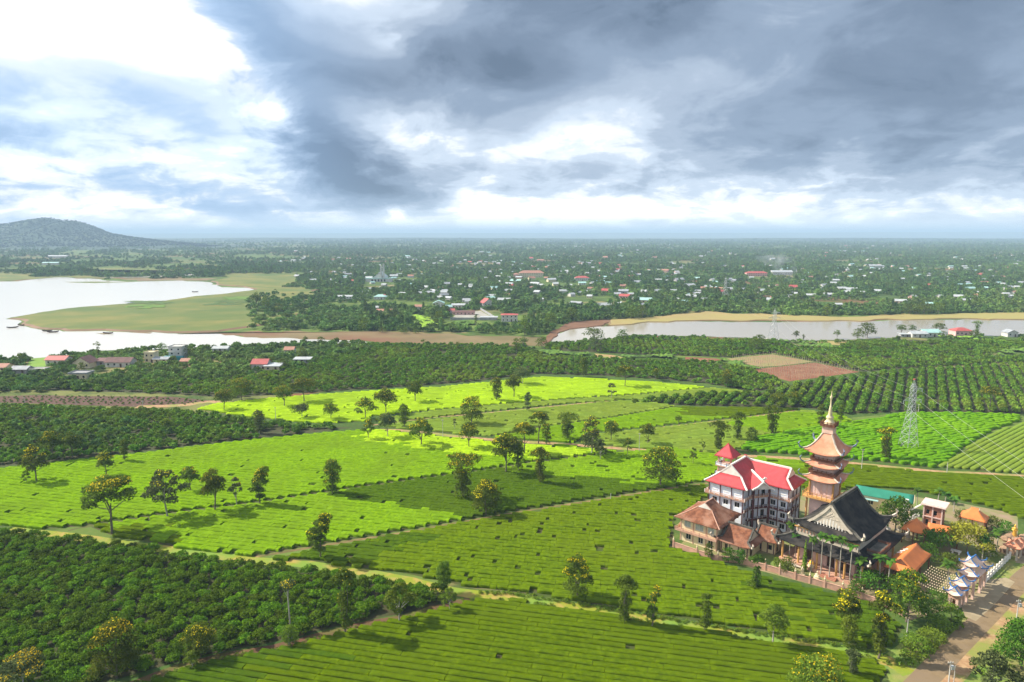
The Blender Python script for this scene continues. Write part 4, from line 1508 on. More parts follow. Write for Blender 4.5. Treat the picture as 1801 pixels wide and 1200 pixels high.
vh('tiny red roofed hut in the trees near the narrow end of the lake', 508, 623, 6, 6, 3.0, 'gable', M_WHITE, M_OROOF, 1.6)
vh('long pale roof among the trees right of the three-storey house', 387, 620, 10, 6, 2.8, 'gable', M_WHITE, M_WROOF, 1.2)
vh('low white roofed shed right of the lone farmhouse', 531, 639, 10, 5, 2.4, 'mono', M_GREY, M_WROOF, 0.6)
# far bank
vh('white two-storey block with a red roof edge near the far shore', 896, 566, 15, 9, 6.2, 'hip', M_WHITE, M_RROOF, 0.9, floors=2)
vh('house with a steep scarlet gable roof on the far bank', 856, 538.5, 12, 12, 3.6, 'gable', M_WHITE, M_RROOF, 4.6, axis='y', rot=24)
vh('pale roofed house with a white gable left of the scarlet roof', 771, 540, 12, 10, 4.2, 'gable', M_WHITE, M_AROOF, 2.6, axis='y')
vh('white bungalow with low roof beside the grey yard', 806, 542, 14, 8, 3.2, 'gable', M_WHITE, M_WROOF, 1.4)
vh('long low reddish shed on the upper side of the grey yard', 815, 554, 22, 7, 2.8, 'gable', M_PINKWALL, M_BROOF, 1.2)
vh('small red roofed hut left of the grey yard', 793, 551, 7, 6, 2.8, 'gable', M_WHITE, M_RROOF, 1.5)
vh('pinkish roofed house above the yellow-green rice plot', 736, 545, 8, 7, 3.4, 'gable', M_WHITE, M_OROOF, 1.8)
vh('cream house with long roof left of the rice plot', 676, 552, 16, 8, 3.0, 'gable', M_CREAM, M_OROOF, 1.4)
vh('aqua-grey hipped roof below the white church', 668, 527, 15, 10, 3.4, 'hip', M_WHITE, M_AROOF, 2.6)
vh('long pale roofs at the left end of the far bank village', 606, 526, 18, 9, 3.0, 'gable', M_WHITE, M_WROOF, 1.4)
vh('dark roofed house just left of the scarlet gable', 825, 537, 9, 8, 4.4, 'gable', M_WHITE, M_GROOF, 1.6)
vh('low pale shed inside the grey yard', 860, 562.5, 16, 5, 2.2, 'mono', M_CREAM, M_WROOF, 0.5)
vh('long school with an orange-red hipped roof in the middle of the village', 935, 488, 46, 14, 8.0, 'hip', M_CREAM, M_OROOF, 4.5, floors=2, clear=120, cat='school')
vh('short pink wing left of the long school', 908, 489, 10, 12, 6.5, 'hip', M_PINKWALL, M_OROOF, 2.5, clear=120)
vh('red roofed hall right of the long school', 1024, 494, 24, 12, 5.0, 'hip', M_WHITE, M_RROOF, 3.0, clear=110)
vh('pink school block with red roof left of the smoke', 1332, 486, 40, 13, 6.0, 'hip', M_PINKWALL, M_RROOF, 3.0, floors=2, clear=120, cat='school')
vh('wide white building right behind the smoke', 1376, 484, 40, 14, 6.0, 'gable', M_WHITE, M_WROOF, 3.0, clear=120)
vh('long white shed on the slope right of the smoke', 1540, 472, 30, 14, 6.0, 'gable', M_WHITE, M_WROOF, 2.5, clear=130)
vh('long white greenhouse in the fields left beyond the lake', 100, 454, 64, 18, 6.0, 'gable', M_WHITE, M_WROOF, 3.0, wins=False, clear=200, cat='greenhouse')
vh('low white farm sheds left beyond the lake', 88, 466, 42, 12, 5.0, 'gable', M_WHITE, M_AROOF, 2.0, wins=False, clear=160)
vh('wide green roofed farmhouse on the near right bank', 1640, 593, 13, 9, 3.6, 'gable', M_WHITE, M_AROOF, 2.0)
vh('white roofed sheds left of the green roofed farmhouse', 1618, 594, 12, 8, 3.0, 'gable', M_WHITE, M_WROOF, 1.6)
vh('pink house with a red roof on the near right bank', 1695, 591, 13, 9, 4.0, 'hip', M_PINKWALL, M_RROOF, 2.2)
vh('small white chapel-like house near the right edge', 1781, 593, 8, 7, 3.6, 'gable', M_WHITE, M_GROOF, 1.8, axis='y')
vh('tiny pale shed beside the grove on the right bank', 1592, 593, 7, 4, 2.2, 'mono', M_GREY, M_WROOF, 0.4)

# water tanks and the yard wall
b = MB()
g = [G(*p) for p in [(792, 563), (874, 563), (845, 545)]]
e = empty('yard_wall', (g[0][0], g[0][1], 0))
tag(e, 'grey masonry wall round the yard on the far bank', 'wall')
for a_, c_ in ((0, 1), (1, 2)):
    MB().sweep([(g[a_][0] - g[0][0], g[a_][1] - g[0][1], 1.1), (g[c_][0] - g[0][0], g[c_][1] - g[0][1], 1.1)], 0.3, 2.4).build('wall_run', M_GREY, e)
CLEAR.append((*G(833, 563), 30, 40))
sheet('yard_floor', gp([(792, 563), (874, 563), (845, 547), (805, 550)]), 0.05, pm('yard_grey', (0.36, 0.34, 0.30), (0.28, 0.27, 0.22), 0.1, 0.95))
tank = MB().lathe(0, 0, [(0.7, 0), (0.75, 0.5), (0.75, 1.4), (0.4, 1.75)], 10)
g = G(263, 638)
o = tank.build('water_tank', M_STEEL)
o.location = (g[0] + 1.2, g[1] + 4, 6.65)
tag(o, 'steel water tank on the cream box-shaped house', 'tank')
# teal ground floor of the three-storey house
h3 = [q for q in col.objects if q.get('label', '').startswith('three-storey')][0]
MB().box(-6.4, 5.8, -6.6, -4.56, 0, 2.7).build('teal_porch', M_TEAL, h3)
MB().box(-4.8, 4.8, -5.4, -4.52, 5.5, 5.7).build('balcony', M_WHITE, h3)

# the church
g = G(666, 496)
ch = empty('church', (g[0], g[1] + 15, 0))
tag(ch, 'pale green-white church with steep gable and tall twin bell tower', 'church')
CLEAR.append((g[0], g[1], 26, 170))
MB().box(-22, 22, -15, -4, 0, 5.5).build('porch', M_WHITE, ch)
MB().box(-22.6, 22.6, -15.6, -3.6, 5.502, 6.2).build('porch_roof', M_AROOF, ch)
b = MB()
wall_block(b, -9, 9, -9.5, 22, 0, 7, 15, 'y')
b.build('nave', M_WHITE, ch)
r = MB()
gable_roof(r, -9, 9, -9.5, 22, 7, 15.5, 0.8, 0.3, 'y')
r.build('roof', pm('pale_green_roof', (0.62, 0.68, 0.64), (0.54, 0.60, 0.57), 0.2, 0.7, local=True), ch)
for s_ in (-1, 1):
    tw = MB()
    tw.box(6 + s_ * 2.2 - 1.3, 6 + s_ * 2.2 + 1.3, -13, -10, 0, 30 if s_ > 0 else 27)
    tw.build('bell_tower', M_WHITE, ch)
MB().box(3.2, 8.8, -12.4, -10.6, 23, 24.2).build('tower_link', M_WHITE, ch)
for i in range(5):
    MB().box(-12 + i * 5.2, -9.4 + i * 5.2, -15.1, -14.9, 0.5, 4.2).build('door', M_GLASS, ch)

# many small houses scattered through the wooded village: shared meshes
WALLS = [M_WHITE, M_CREAM, M_GREY, M_PINKWALL]
ROOFS = [M_WROOF, M_WROOF, M_WROOF, M_GROOF, M_OROOF, M_RROOF, M_AROOF, M_WROOF, M_WROOF]
wall_me, roof_me = [], []
for i in range(4):
    b = wall_block(MB(), -5, 5, -4, 4, -0.2, 3.6, 5.6, 'x').build('wall', WALLS[i])
    wall_me.append(b.data)
    bpy.data.objects.remove(b)
for i in range(9):
    b = gable_roof(MB(), -5, 5, -4, 4, 3.6, 5.7, 0.6).build('roof', ROOFS[i])
    roof_me.append(b.data)
    bpy.data.objects.remove(b)
rng = np.random.default_rng(77)
win_me = MB().box(-0.6, 0.6, -0.05, 0.05, -0.6, 0.6).build('window', M_GLASS)
wme = win_me.data
bpy.data.objects.remove(win_me)
LANDMARKS = [(666, 494, 'the pale church'), (935, 487, 'the long school'), (1024, 493, 'the red roofed hall'), (1275, 520, 'the third pylon'), (1332, 485, 'the pink school'), (1376, 484, 'the smoke'), (1540, 472, 'the long white shed'),
             (771, 540, 'the pale gabled house'), (896, 566, 'the white shore block'), (1620, 545, 'the golden shore grove'), (1780, 470, 'the right picture edge'), (560, 450, 'the left meadows'), (1150, 430, 'mid horizon')]
NAMED = []
ORD = ['leftmost', 'second from left', 'third from left', 'fourth from left', 'fifth from left', 'sixth from left', 'seventh from left', 'eighth from left', 'ninth from left', 'tenth from left', 'eleventh from left', 'twelfth from left', 'thirteenth from left', 'fourteenth from left', 'fifteenth from left', 'sixteenth from left', 'seventeenth from left', 'eighteenth from left']
nh = 0
RWORD = ['pale grey', 'pale grey', 'pale grey', 'dark grey', 'orange', 'red', 'aqua', 'pale grey', 'pale grey']
tries = 0
spots = []
while nh < 285 and tries < 4000:
    tries += 1
    px = rng.uniform(480, 1820)
    py = 418 + 128 * rng.random() ** 1.15
    if px < 640 and py > 500:
        continue
    dens = 1.0 if 640 < px else 0.4
    if vnoise(np.array([px / 70.0]), np.array([py / 14.0]), 55)[0] < 0.42 or rng.random() > dens:
        continue
    if 1150 < px and py > 540:
        continue
    g = G(px, py)
    if any(abs(g[0] - q[0]) < 16 and abs(g[1] - q[1]) < 30 for q in spots) or any(abs(g[0] - q[0]) < q[2] + 8 and -10 < g[1] - q[1] < 26 for q in CLEAR):
        continue
    spots.append(g)
    ri = int(rng.integers(0, 9))
    near = py > 500
    lm = min(LANDMARKS, key=lambda q: abs(q[0] - px) + 2.2 * abs(q[1] - py))
    rel = 'beyond' if py < lm[1] - 6 else ('on this side of' if py > lm[1] + 6 else 'level with')
    e = empty('village_house', (g[0], g[1], 0), R(rng.uniform(-35, 35)))
    s_ = rng.uniform(0.65, 1.1) * (1.0 if py > 460 else 1.3)
    e.scale = (s_ * rng.uniform(0.8, 1.7), s_, s_ * rng.uniform(0.9, 1.15))
    NAMED.append((px, e, 'small %s roofed house %s %s' % (RWORD[ri], rel, lm[2])))
    link('wall', wall_me[int(rng.integers(0, 4))], e)
    link('roof', roof_me[ri], e)
    if near:
        for xx in (-3, 0, 3):
            w_ = link('window', wme, e)
            w_.location = (xx, -4.03, 2.0)
    CLEAR.append((g[0], g[1], 5.5 * s_, 24 if py > 480 else 40))
    nh += 1

# the rest of the town, too small to tell apart: one mass of little roofs
fh_v, fh_f, fh_m = [], [], []
placed = 0
for _ in range(6000):
    if placed >= 480:
        break
    px, py = rng.uniform(520, 1840), 419 + 110 * rng.random() ** 1.3
    if px < 650 and py > 495 or px > 1150 and py > 535:
        continue
    if vnoise(np.array([px / 55.0]), np.array([py / 11.0]), 66)[0] < 0.45:
        continue
    g = G(px, py)
    if any(abs(g[0] - q[0]) < 13 and abs(g[1] - q[1]) < 18 for q in spots) or any(abs(g[0] - q[0]) < q[2] + 6 and -8 < g[1] - q[1] < 22 for q in CLEAR):
        continue
    spots.append(g)
    placed += 1
    s_ = rng.uniform(0.55, 0.95) * (1.0 if py > 460 else 1.25)
    a = R(rng.uniform(-40, 40))
    lx = s_ * rng.uniform(0.8, 1.5)
    b = wall_block(MB(), -5, 5, -4, 4, -0.2, 3.6, 5.6, 'x')
    nb = len(b.f)
    gable_roof(b, -5, 5, -4, 4, 3.6, 5.7, 0.6)
    k0 = len(fh_v)
    fh_v += [(g[0] + x * lx * math.cos(a) - y * s_ * math.sin(a), g[1] + x * lx * math.sin(a) + y * s_ * math.cos(a), z * s_) for x, y, z in b.v]
    fh_f += [tuple(i + k0 for i in f) for f in b.f]
    ri = int(rng.choice([0, 0, 0, 1, 2, 3]))
    fh_m += [4] * nb + [ri] * (len(b.f) - nb)
    CLEAR.append((g[0], g[1], 5 * s_, 20 if py > 480 else 34))
me = bpy.data.meshes.new('town_houses')
me.from_pydata(fh_v, [], fh_f)
for m_ in (M_WROOF, M_GROOF, M_OROOF, M_AROOF, M_WHITE):
    me.materials.append(m_)
me.polygons.foreach_set('material_index', np.array(fh_m, dtype=np.int32))
o = link('town_houses', me)
tag(o, 'scatter of tiny pale roofs through the hazy wooded town', 'houses', None, 'stuff')
byl = {}
for px, e, lab in sorted(NAMED, key=lambda q: q[0]):
    byl.setdefault(lab, []).append(e)
for lab, es in byl.items():
    for i, e in enumerate(es):
        tag(e, lab + (', ' + ORD[min(i, len(ORD) - 1)] if len(es) > 1 else ''), 'house', 'small houses in the wooded village')

# ================================================================== woods round the houses
rng = np.random.default_rng(404)


def clear_mask(x, y):
    k = np.ones(len(x), bool)
    for cx, cy, hw, ln in CLEAR:
        # corridor towards the camera, plus the plot itself
        dy = cy - y
        xc = x - cx * (y / max(cy, 1))
        k &= ~((np.abs(xc) < hw) & (dy > -14) & (dy < ln))
    return k


WATER_POLY = [LAKE_L, LAKE_R, gp([(312, 587), (440, 583), (560, 582), (740, 585), (920, 591), (968, 592), (1000, 577), (962, 600), (958, 607), (880, 610), (760, 608), (640, 602), (430, 594)]),
              gp([(980, 580), (1012, 567), (1060, 563), (1140, 560), (1200, 554), (1240, 549.5), (1290, 554), (1400, 557), (1480, 558), (1540, 556), (1640, 554), (1801, 551), (2150, 549), (2150, 570), (1000, 582)]),
              gp([(447, 506), (27, 558), (40, 572), (110, 583), (310, 587), (383, 585), (420, 574), (440, 552), (430, 530), (470, 512), (520, 500), (522, 486), (420, 484), (360, 490)])]
PLOTS = [gp(p) for p in ([(722, 554), (744, 554), (772, 572), (768, 582), (736, 582)], [(786, 564), (822, 560), (840, 569), (820, 577), (774, 576)], [(792, 563), (880, 563), (850, 545), (805, 548)])]


def land_mask(x, y):
    k = np.ones(len(x), bool)
    for p in WATER_POLY + PLOTS:
        k &= ~inpoly(x, y, p)
    return k


near_limit = gp([(-300, 500), (0, 497), (520, 486), (560, 560), (440, 583), (600, 583), (740, 585), (960, 590), (985, 577), (1012, 566), (1140, 560), (1240, 549), (1400, 557), (1640, 554), (1801, 551), (2300, 548)])
NECK = gp([(400, 575), (445, 556), (560, 545), (640, 546), (645, 570), (600, 584), (440, 586)])
# zone by zone, thinner with distance
WP, WS, SP, SS = [], [], [], []
for (r0, r1, n_t, n_s, sc_t) in ((470, 760, 1300, 4500, (0.55, 1.2)), (760, 1300, 3800, 9500, (0.55, 1.2)), (1300, 2200, 6000, 9000, (0.7, 1.4)), (2200, 3800, 7000, 8000, (0.9, 1.7)), (3800, 7000, 8000, 4000, (1.3, 2.3))):
    for tgt, tsc, n_, lo, hi in ((WP, WS, n_t, *sc_t), (SP, SS, n_s, sc_t[0] * 1.0, sc_t[1] * 1.3)):
        if n_ == 0:
            continue
        y = np.sqrt(rng.uniform(r0 ** 2, r1 ** 2, n_ * 3))
        x = rng.uniform(-0.80, 0.80, n_ * 3) * (y + 30)
        # only behind the far shore line
        ysh = np.interp(x / y, [p[0] / p[1] for p in near_limit], [p[1] for p in near_limit])
        k = (y > ysh + 3) & land_mask(x, y) & clear_mask(x, y)
        cl = fbm(x / 95, y / 95, 61, 3)
        if tgt is WP:
            k &= ~inpoly(x, y, NECK)
            k &= ~((x < -1500) & (y > 3150) & (y < 5500) & (hill_h(x, y) > 6))
        left = (x / y < -0.30) & (y > 900)
        k &= np.where(left, cl > 0.56, cl > (0.42 if tgt is WP else 0.33))
        x, y = x[k][:n_], y[k][:n_]
        z = np.maximum(np.where((x < -1500) & (y > 3150) & (y < 5500), hill_h(x, y), 0), np.where((y > 6300) & (y < 8900), low_ridge(x, y), 0)) - 0.1
        tgt.append(np.stack([x, y, np.maximum(z, 0) - 0.1], 1))
        tsc.append(sc3(len(x), lo, hi, rng, 0.75, 1.15))
# gardens on the low bank below the white block
q = fill_poly(gp([(842, 573), (880, 569), (965, 570), (980, 578), (962, 589), (925, 591), (840, 588)]), 6.5, 0.5, 8, rng)
q = q[clear_mask(q[:, 0], q[:, 1])]
SP.append(q)
SS.append(sc3(len(q), 0.6, 1.3, rng, 0.8, 1.5))
q = fill_poly(gp([(930, 560), (1000, 560), (985, 572), (960, 588), (930, 590)]), 8, 0.5, 8, rng)
WP.append(q)
WS.append(sc3(len(q), 0.6, 1.0, rng))
# forest on the hill
n_ = 16000
x, y = rng.uniform(-4700, -1700, n_), rng.uniform(3300, 4700, n_)
z = hill_h(x, y)
k = (z > 3 + 10 * vnoise(x / 200, y / 200, 8)) & (np.abs(x / y) < 0.85)
scatter_object('hill_forest', np.stack([x[k], y[k], z[k] - 0.5], 1), sc3(k.sum(), 0.9, 1.5, rng, 0.6, 0.9), C_HILL, 'forest covering the hill beyond the lake, cloud shade put into its leaf colour', 4, 4, 'forest')
scatter_object('village_wood', np.concatenate(WP), np.concatenate(WS), C_WOOD, 'mass of trees through the village and out to the hazy horizon', 5, 6, 'woodland')
scatter_object('village_shrubs', np.concatenate(SP), np.concatenate(SS), C_SHRUB, 'low garden shrubs and coffee between the village trees', 6, 5, 'shrubs')

# far coffee, with the plots of the lake hamlet kept clear
k = clear_mask(FARC[:, 0], FARC[:, 1]) if True else None
FC = FARC[k]
scatter_object('coffee_blocks', FC, sc3(len(FC), 0.85, 1.2, rng), C_FAR, 'dark green coffee blocks between the tea fields and the lake', 8, 6, 'coffee')
q = fill_poly(gp([(20, 745), (120, 738), (260, 748), (340, 758), (300, 778), (160, 792), (40, 800)]), 7.0, 0.4, 12, rng)
q = q[fbm(q[:, 0] / 16, q[:, 1] / 16, 91, 2) > 0.42]
scatter_object('plantation_trees', q, sc3(len(q), 0.42, 0.62, rng, 0.75, 1.0), C_WOOD, 'dark round trees standing among the left coffee block', 18, 6, 'trees')
C_PALE = proto_collection('pale_protos', [bush_mesh('pale_crown', 520 + i, 2.6, 2.0, 90, 0.34, L_LIGHT) for i in range(4)])
q = fill_poly(gp([(0, 716), (150, 721), (250, 723), (340, 729), (330, 738), (200, 736), (60, 732), (0, 728)]), 3.2, 0.2, 12, rng)
scatter_object('young_planting', q + np.array([0, 0, 0.4]), sc3(len(q), 0.7, 1.1, rng), C_PALE, 'pale green young planting below the brown plot', 19, 4, 'young plants')
# trees and banana clumps of the lake hamlet and the near shore
ham = gp([(-60, 640), (0, 634), (90, 629), (165, 621), (270, 615), (400, 611), (533, 605), (640, 605), (660, 612), (560, 640), (420, 665), (200, 685), (-60, 695)])
q = fill_poly(ham, 4.6, 0.45, 5, rng)
q = q[(fbm(q[:, 0] / 22, q[:, 1] / 22, 71, 2) > 0.28) & clear_mask(q[:, 0], q[:, 1])]
q = q[~inpoly(q[:, 0], q[:, 1], gp([(45, 655), (52, 632), (92, 624), (88, 640), (70, 650), (55, 662)]))]
scatter_object('hamlet_shrubs', q, sc3(len(q), 0.5, 1.1, rng, 0.8, 1.4), C_SHRUB, 'shrubs and banana clumps round the lake hamlet', 9, 5, 'shrubs')
shore = gp([(700, 610), (760, 606), (960, 607), (1070, 597), (1120, 592), (1250, 594), (1330, 599), (1420, 602), (1500, 601), (1560, 598), (1640, 592), (1801, 591), (1900, 591), (1900, 596), (1560, 602), (1420, 606), (1250, 599), (1120, 598), (960, 613), (760, 612)])
q = fill_poly(shore, 4.5, 0.45, 5, rng)
q = q[(fbm(q[:, 0] / 18, q[:, 1] / 18, 73, 2) > 0.46) & clear_mask(q[:, 0], q[:, 1])]
scatter_object('shore_shrubs', q, sc3(len(q), 0.5, 0.9, rng), C_SHRUB, 'low shrubs along the near shore', 10, 5, 'shrubs')
sheet('hamlet_clearing', gp([(45, 655), (52, 632), (92, 624), (88, 640), (70, 650), (55, 662)]), 0.07, pm('clearing_grass', (0.17, 0.28, 0.03), (0.13, 0.24, 0.03), 0.1, 0.95))
# tufts in the brown plot
q = fill_poly(gp([(-60, 700), (67, 696), (300, 699), (365, 705), (330, 712), (150, 712), (-60, 707)]), 3.0, 0.25, 10, rng)
scatter_object('plot_tufts', q, sc3(len(q), 0.22, 0.42, rng), C_FAR, 'small green tufts planted in the brown plot', 12, 6, 'seedlings')
# stakes on the red plots
for nm, pl, lab in (('stake_rows', RED_A, 'pale stakes standing in rows on the red plot'), ('stake_rows', RED_B, 'thin stakes standing on the stubble plot')):
    q = fill_poly(gp(pl), 4.2, 0.06, 8, rng, 2.6)
    b = MB()
    for x, y, _ in q:
        b.box(x - .07, x + .07, y - .07, y + .07, 0, rng.uniform(2.2, 3.2))
    o = b.build(nm, pm('stake_wood', (0.42, 0.34, 0.24), (0.30, 0.24, 0.17), 1.0))
    tag(o, lab, 'stakes', None, 'stuff')

# ================================================================== the temple, laid out on its own grid (u to the right-front, v to the right-back)
TA = R(-42)
TO = (51.5, 160.0)
_ca, _sa = math.cos(TA), math.sin(TA)


def W(u, v, z=0.0):
    return (TO[0] + u * _ca - v * _sa, TO[1] + u * _sa + v * _ca, z)


def UV(px, py, z=0.0):
    g = G(px, py, z)
    x, y = g[0] - TO[0], g[1] - TO[1]
    return (x * _ca + y * _sa, -x * _sa + y * _ca)


def temple_thing(name, label, cat, u, v, group=None, rot=0.0):
    e = empty(name, W(u, v), TA + R(rot))
    tag(e, label, cat, group)
    OFF[e.name] = (u, v)
    return e


def sub(o, parent):
    """let parts of a part share the plan offset"""
    if parent.name in OFF:
        OFF[o.name] = OFF[parent.name]
    return o


def hip_gable(u0, u1, v0, v1, ze, zr, g=None, axis='v', lin=0.6, curl=0.0, cl=4.0, nt=8, ns=10, g_front=None, g_back=None):
    """hipped roof with optional gablets. axis: ridge direction. Returns dict of face lists and ridge/hip/rake lines.
    g_front/g_back: run of the end slopes (None = plain gable end, half = full hip)"""
    sw = axis == 'u'
    if sw:
        a0, a1, b0, b1 = v0, v1, u0, u1
    else:
        a0, a1, b0, b1 = u0, u1, v0, v1
    half = (a1 - a0) / 2
    gf = half if g_front is None else g_front
    gb = half if g_back is None else g_back

    def prof(t):
        return ze + (zr - ze) * (lin * t + (1 - lin) * t * t)

    def cz(a, b):
        if not curl:
            return 0.0
        d = min(math.hypot(a - p, b - q) for p in (a0, a1) for q in (b0, b1))
        return curl * max(0.0, 1 - d / cl) ** 2

    def P(a, b, z):
        z = z + cz(a, b)
        return (b, a, z) if sw else (a, b, z)
    m = MB()

    def grid(fn, n1, n2, flip):
        base = [fn(i / n1, j / n2) for i in range(n1 + 1) for j in range(n2 + 1)]
        ff = []
        for i in range(n1):
            for j in range(n2):
                q = (i * (n2 + 1) + j, i * (n2 + 1) + j + 1, (i + 1) * (n2 + 1) + j + 1, (i + 1) * (n2 + 1) + j)
                ff.append(q[::-1] if flip else q)
        m.add(base, ff)
    # side slopes
    for side in (0, 1):
        def fn(t, s, side=side):
            d = t * half
            lo, hi = b0 + min(d, gf), b1 - min(d, gb)
            a = a0 + d if side == 0 else a1 - d
            return P(a, lo + (hi - lo) * s, prof(t))
        grid(fn, nt, ns, (side == 0) != sw)
    for end, g_ in ((0, gf), (1, gb)):
        if g_ <= 0.01:
            continue

        def fn(t, s, end=end, g_=g_):
            d = t * g_
            b = b0 + d if end == 0 else b1 - d
            return P(a0 + d + (a1 - a0 - 2 * d) * s, b, prof(d / half))
        grid(fn, max(2, int(nt * g_ / half)), ns, (end == 1) != sw)
    lines = {'ridge': [P((a0 + a1) / 2, b0 + gf, zr), P((a0 + a1) / 2, b1 - gb, zr)], 'hips': [], 'rakes': [], 'gables': []}
    am = (a0 + a1) / 2
    for end, g_ in ((0, gf), (1, gb)):
        b = lambda d: b0 + min(d, g_) if end == 0 else b1 - min(d, g_)
        for side in (0, 1):
            hp = []
            for i in range(7):
                d = min(g_, half) * i / 6
                hp.append(P(a0 + d if side == 0 else a1 - d, b(d), prof(d / half)))
            if g_ > 0.01:
                lines['hips'].append(hp)
            if g_ < half - 0.01:
                rk = []
                for i in range(7):
                    d = g_ + (half - g_) * i / 6
                    rk.append(P(a0 + d if side == 0 else a1 - d, b(g_), prof(d / half)))
                lines['rakes'].append(rk)
        if g_ < half - 0.01:
            tri = [P(a0 + d, b(g_), prof(d / half) - 0.02) for d in [g_ + (half - g_) * i / 6 for i in range(7)]]
            tri += [P(a1 - d, b(g_), prof(d / half) - 0.02) for d in [g_ + (half - g_) * i / 6 for i in reversed(range(6))]]
            lines['gables'].append(tri)
    return m, lines


def roof_parts(parent, dims, mat, trim, tw=0.35, th=0.3, gable_mat=None, solid=0.2, finial=0.0, finial_mat=None, **kw):
    m, ln = hip_gable(*dims, **kw)
    r = m.build('roof', mat, parent, smooth=True, solid=solid)
    sub(r, parent)
    if trim is not None:
        rb = MB()
        p, q = ln['ridge']
        if (Vector(p) - Vector(q)).length > 0.3:
            rb.sweep([p, q], tw, th * 1.6).build('ridge_cap', trim, r)
        for hp in ln['hips']:
            MB().sweep([(x, y, z + 0.02) for x, y, z in hp], tw, th).build('hip_cap', trim, r)
        for rk in ln['rakes']:
            MB().sweep([(x, y, z + 0.06) for x, y, z in rk], tw, th).build('rake_board', trim, r)
        if finial:
            for hp in ln['hips']:
                a, b = Vector(hp[0]), Vector(hp[1])
                d = (a - b)
                d.z = 0
                d.normalize()
                pts = [a, a + d * finial * 0.5 + Vector((0, 0, finial * 0.25)), a + d * finial * 0.75 + Vector((0, 0, finial * 0.8)), a + d * finial * 0.45 + Vector((0, 0, finial * 1.15))]
                MB().sweep(pts, [tw * 0.9, tw, tw * 0.8, tw * 0.3], [th, th * 1.3, th, th * 0.4]).build('roof_finial', finial_mat or trim, r)
    for t_ in ln['gables']:
        MB().poly(t_).build('gable', gable_mat or trim, parent, solid=0.12)
    return r, ln


def railing(parent, pts, z, h, mat, post=2.0, pmat=None, panel=True, name='railing', pw=0.16):
    """parapet run with posts along plan points"""
    r = MB()
    n = len(pts)
    r.sweep([(x, y, z + h * 0.95) for x, y in pts], 0.12, 0.1)
    if panel:
        r.sweep([(x, y, z + h * 0.3) for x, y in pts], 0.10, h * 0.5)
    o = r.build(name, mat, parent)
    sub(o, parent)
    for i in range(n - 1):
        (ax, ay), (bx, by) = pts[i], pts[i + 1]
        L_ = math.hypot(bx - ax, by - ay)
        k_ = max(1, int(round(L_ / post)))
        for j in range(k_ + (1 if i == n - 2 else 0)):
            x, y = ax + (bx - ax) * j / k_, ay + (by - ay) * j / k_
            MB().box(x - pw / 2, x + pw / 2, y - pw / 2, y + pw / 2, z, z + h * 1.18).build('post', pmat or mat, o)
    return o


def wall_open(parent, name, mat, p0, p1, z0, z1, openings, depth=0.22):
    """wall face from p0 to p1 (plan) with real openings [(s0,s1,h0,h1)], reveals going inwards (left of direction)"""
    p0, p1 = Vector((p0[0], p0[1], 0)), Vector((p1[0], p1[1], 0))
    d = p1 - p0
    L_ = d.length
    d.normalize()
    inn = Vector((-d.y, d.x, 0))
    ss = sorted(set([0, L_] + [x for o in openings for x in o[:2]]))
    zz = sorted(set([z0, z1] + [x for o in openings for x in o[2:4]]))
    b = MB()

    def pt(s, z, k=0.0):
        q = p0 + d * s + inn * k
        return (q.x, q.y, z)
    for i in range(len(ss) - 1):
        for j in range(len(zz) - 1):
            sm, zm = (ss[i] + ss[i + 1]) / 2, (zz[j] + zz[j + 1]) / 2
            if any(o[0] < sm < o[1] and o[2] < zm < o[3] for o in openings):
                continue
            b.add([pt(ss[i], zz[j]), pt(ss[i + 1], zz[j]), pt(ss[i + 1], zz[j + 1]), pt(ss[i], zz[j + 1])], [(0, 1, 2, 3)])
    for s0, s1, h0, h1 in [o[:4] for o in openings]:
        for q in ([pt(s0, h0), pt(s0, h0, depth), pt(s0, h1, depth), pt(s0, h1)], [pt(s1, h0), pt(s1, h1), pt(s1, h1, depth), pt(s1, h0, depth)],
                  [pt(s0, h0), pt(s1, h0), pt(s1, h0, depth), pt(s0, h0, depth)], [pt(s0, h1), pt(s0, h1, depth), pt(s1, h1, depth), pt(s1, h1)]):
            b.add(q, [(0, 1, 2, 3)])
    o = b.build(name, mat, parent)
    return o, pt


def glazing(parent, pt, op, depth=0.2, frame=None, pane=None, name='window', mull=1):
    s0, s1, h0, h1 = op[:4]
    t = 0.08
    f = MB()

    def bar(a0, a1, c0, c1):
        q = [pt(a0, c0, depth - 0.10), pt(a1, c0, depth - 0.10), pt(a1, c1, depth - 0.10), pt(a0, c1, depth - 0.10)]
        r = [pt(a0, c0, depth), pt(a1, c0, depth), pt(a1, c1, depth), pt(a0, c1, depth)]
        f.add(q + r, [(0, 1, 2, 3), (7, 6, 5, 4), (0, 4, 5, 1), (1, 5, 6, 2), (2, 6, 7, 3), (3, 7, 4, 0)])
    bar(s0, s0 + t, h0, h1)
    bar(s1 - t, s1, h0, h1)
    bar(s0 + t, s1 - t, h1 - t, h1)
    bar(s0 + t, s1 - t, h0, h0 + t)
    for i in range(mull):
        m_ = s0 + (s1 - s0) * (i + 1) / (mull + 1)
        bar(m_ - 0.03, m_ + 0.03, h0 + t, h1 - t)
    o = f.build(name, frame, parent)
    sub(o, parent)
    MB().poly([pt(s0 + t, h0 + t, depth - 0.02), pt(s1 - t, h0 + t, depth - 0.02), pt(s1 - t, h1 - t, depth - 0.02), pt(s0 + t, h1 - t, depth - 0.02)]).build('pane', pane or M_GLASS, o)
    return o


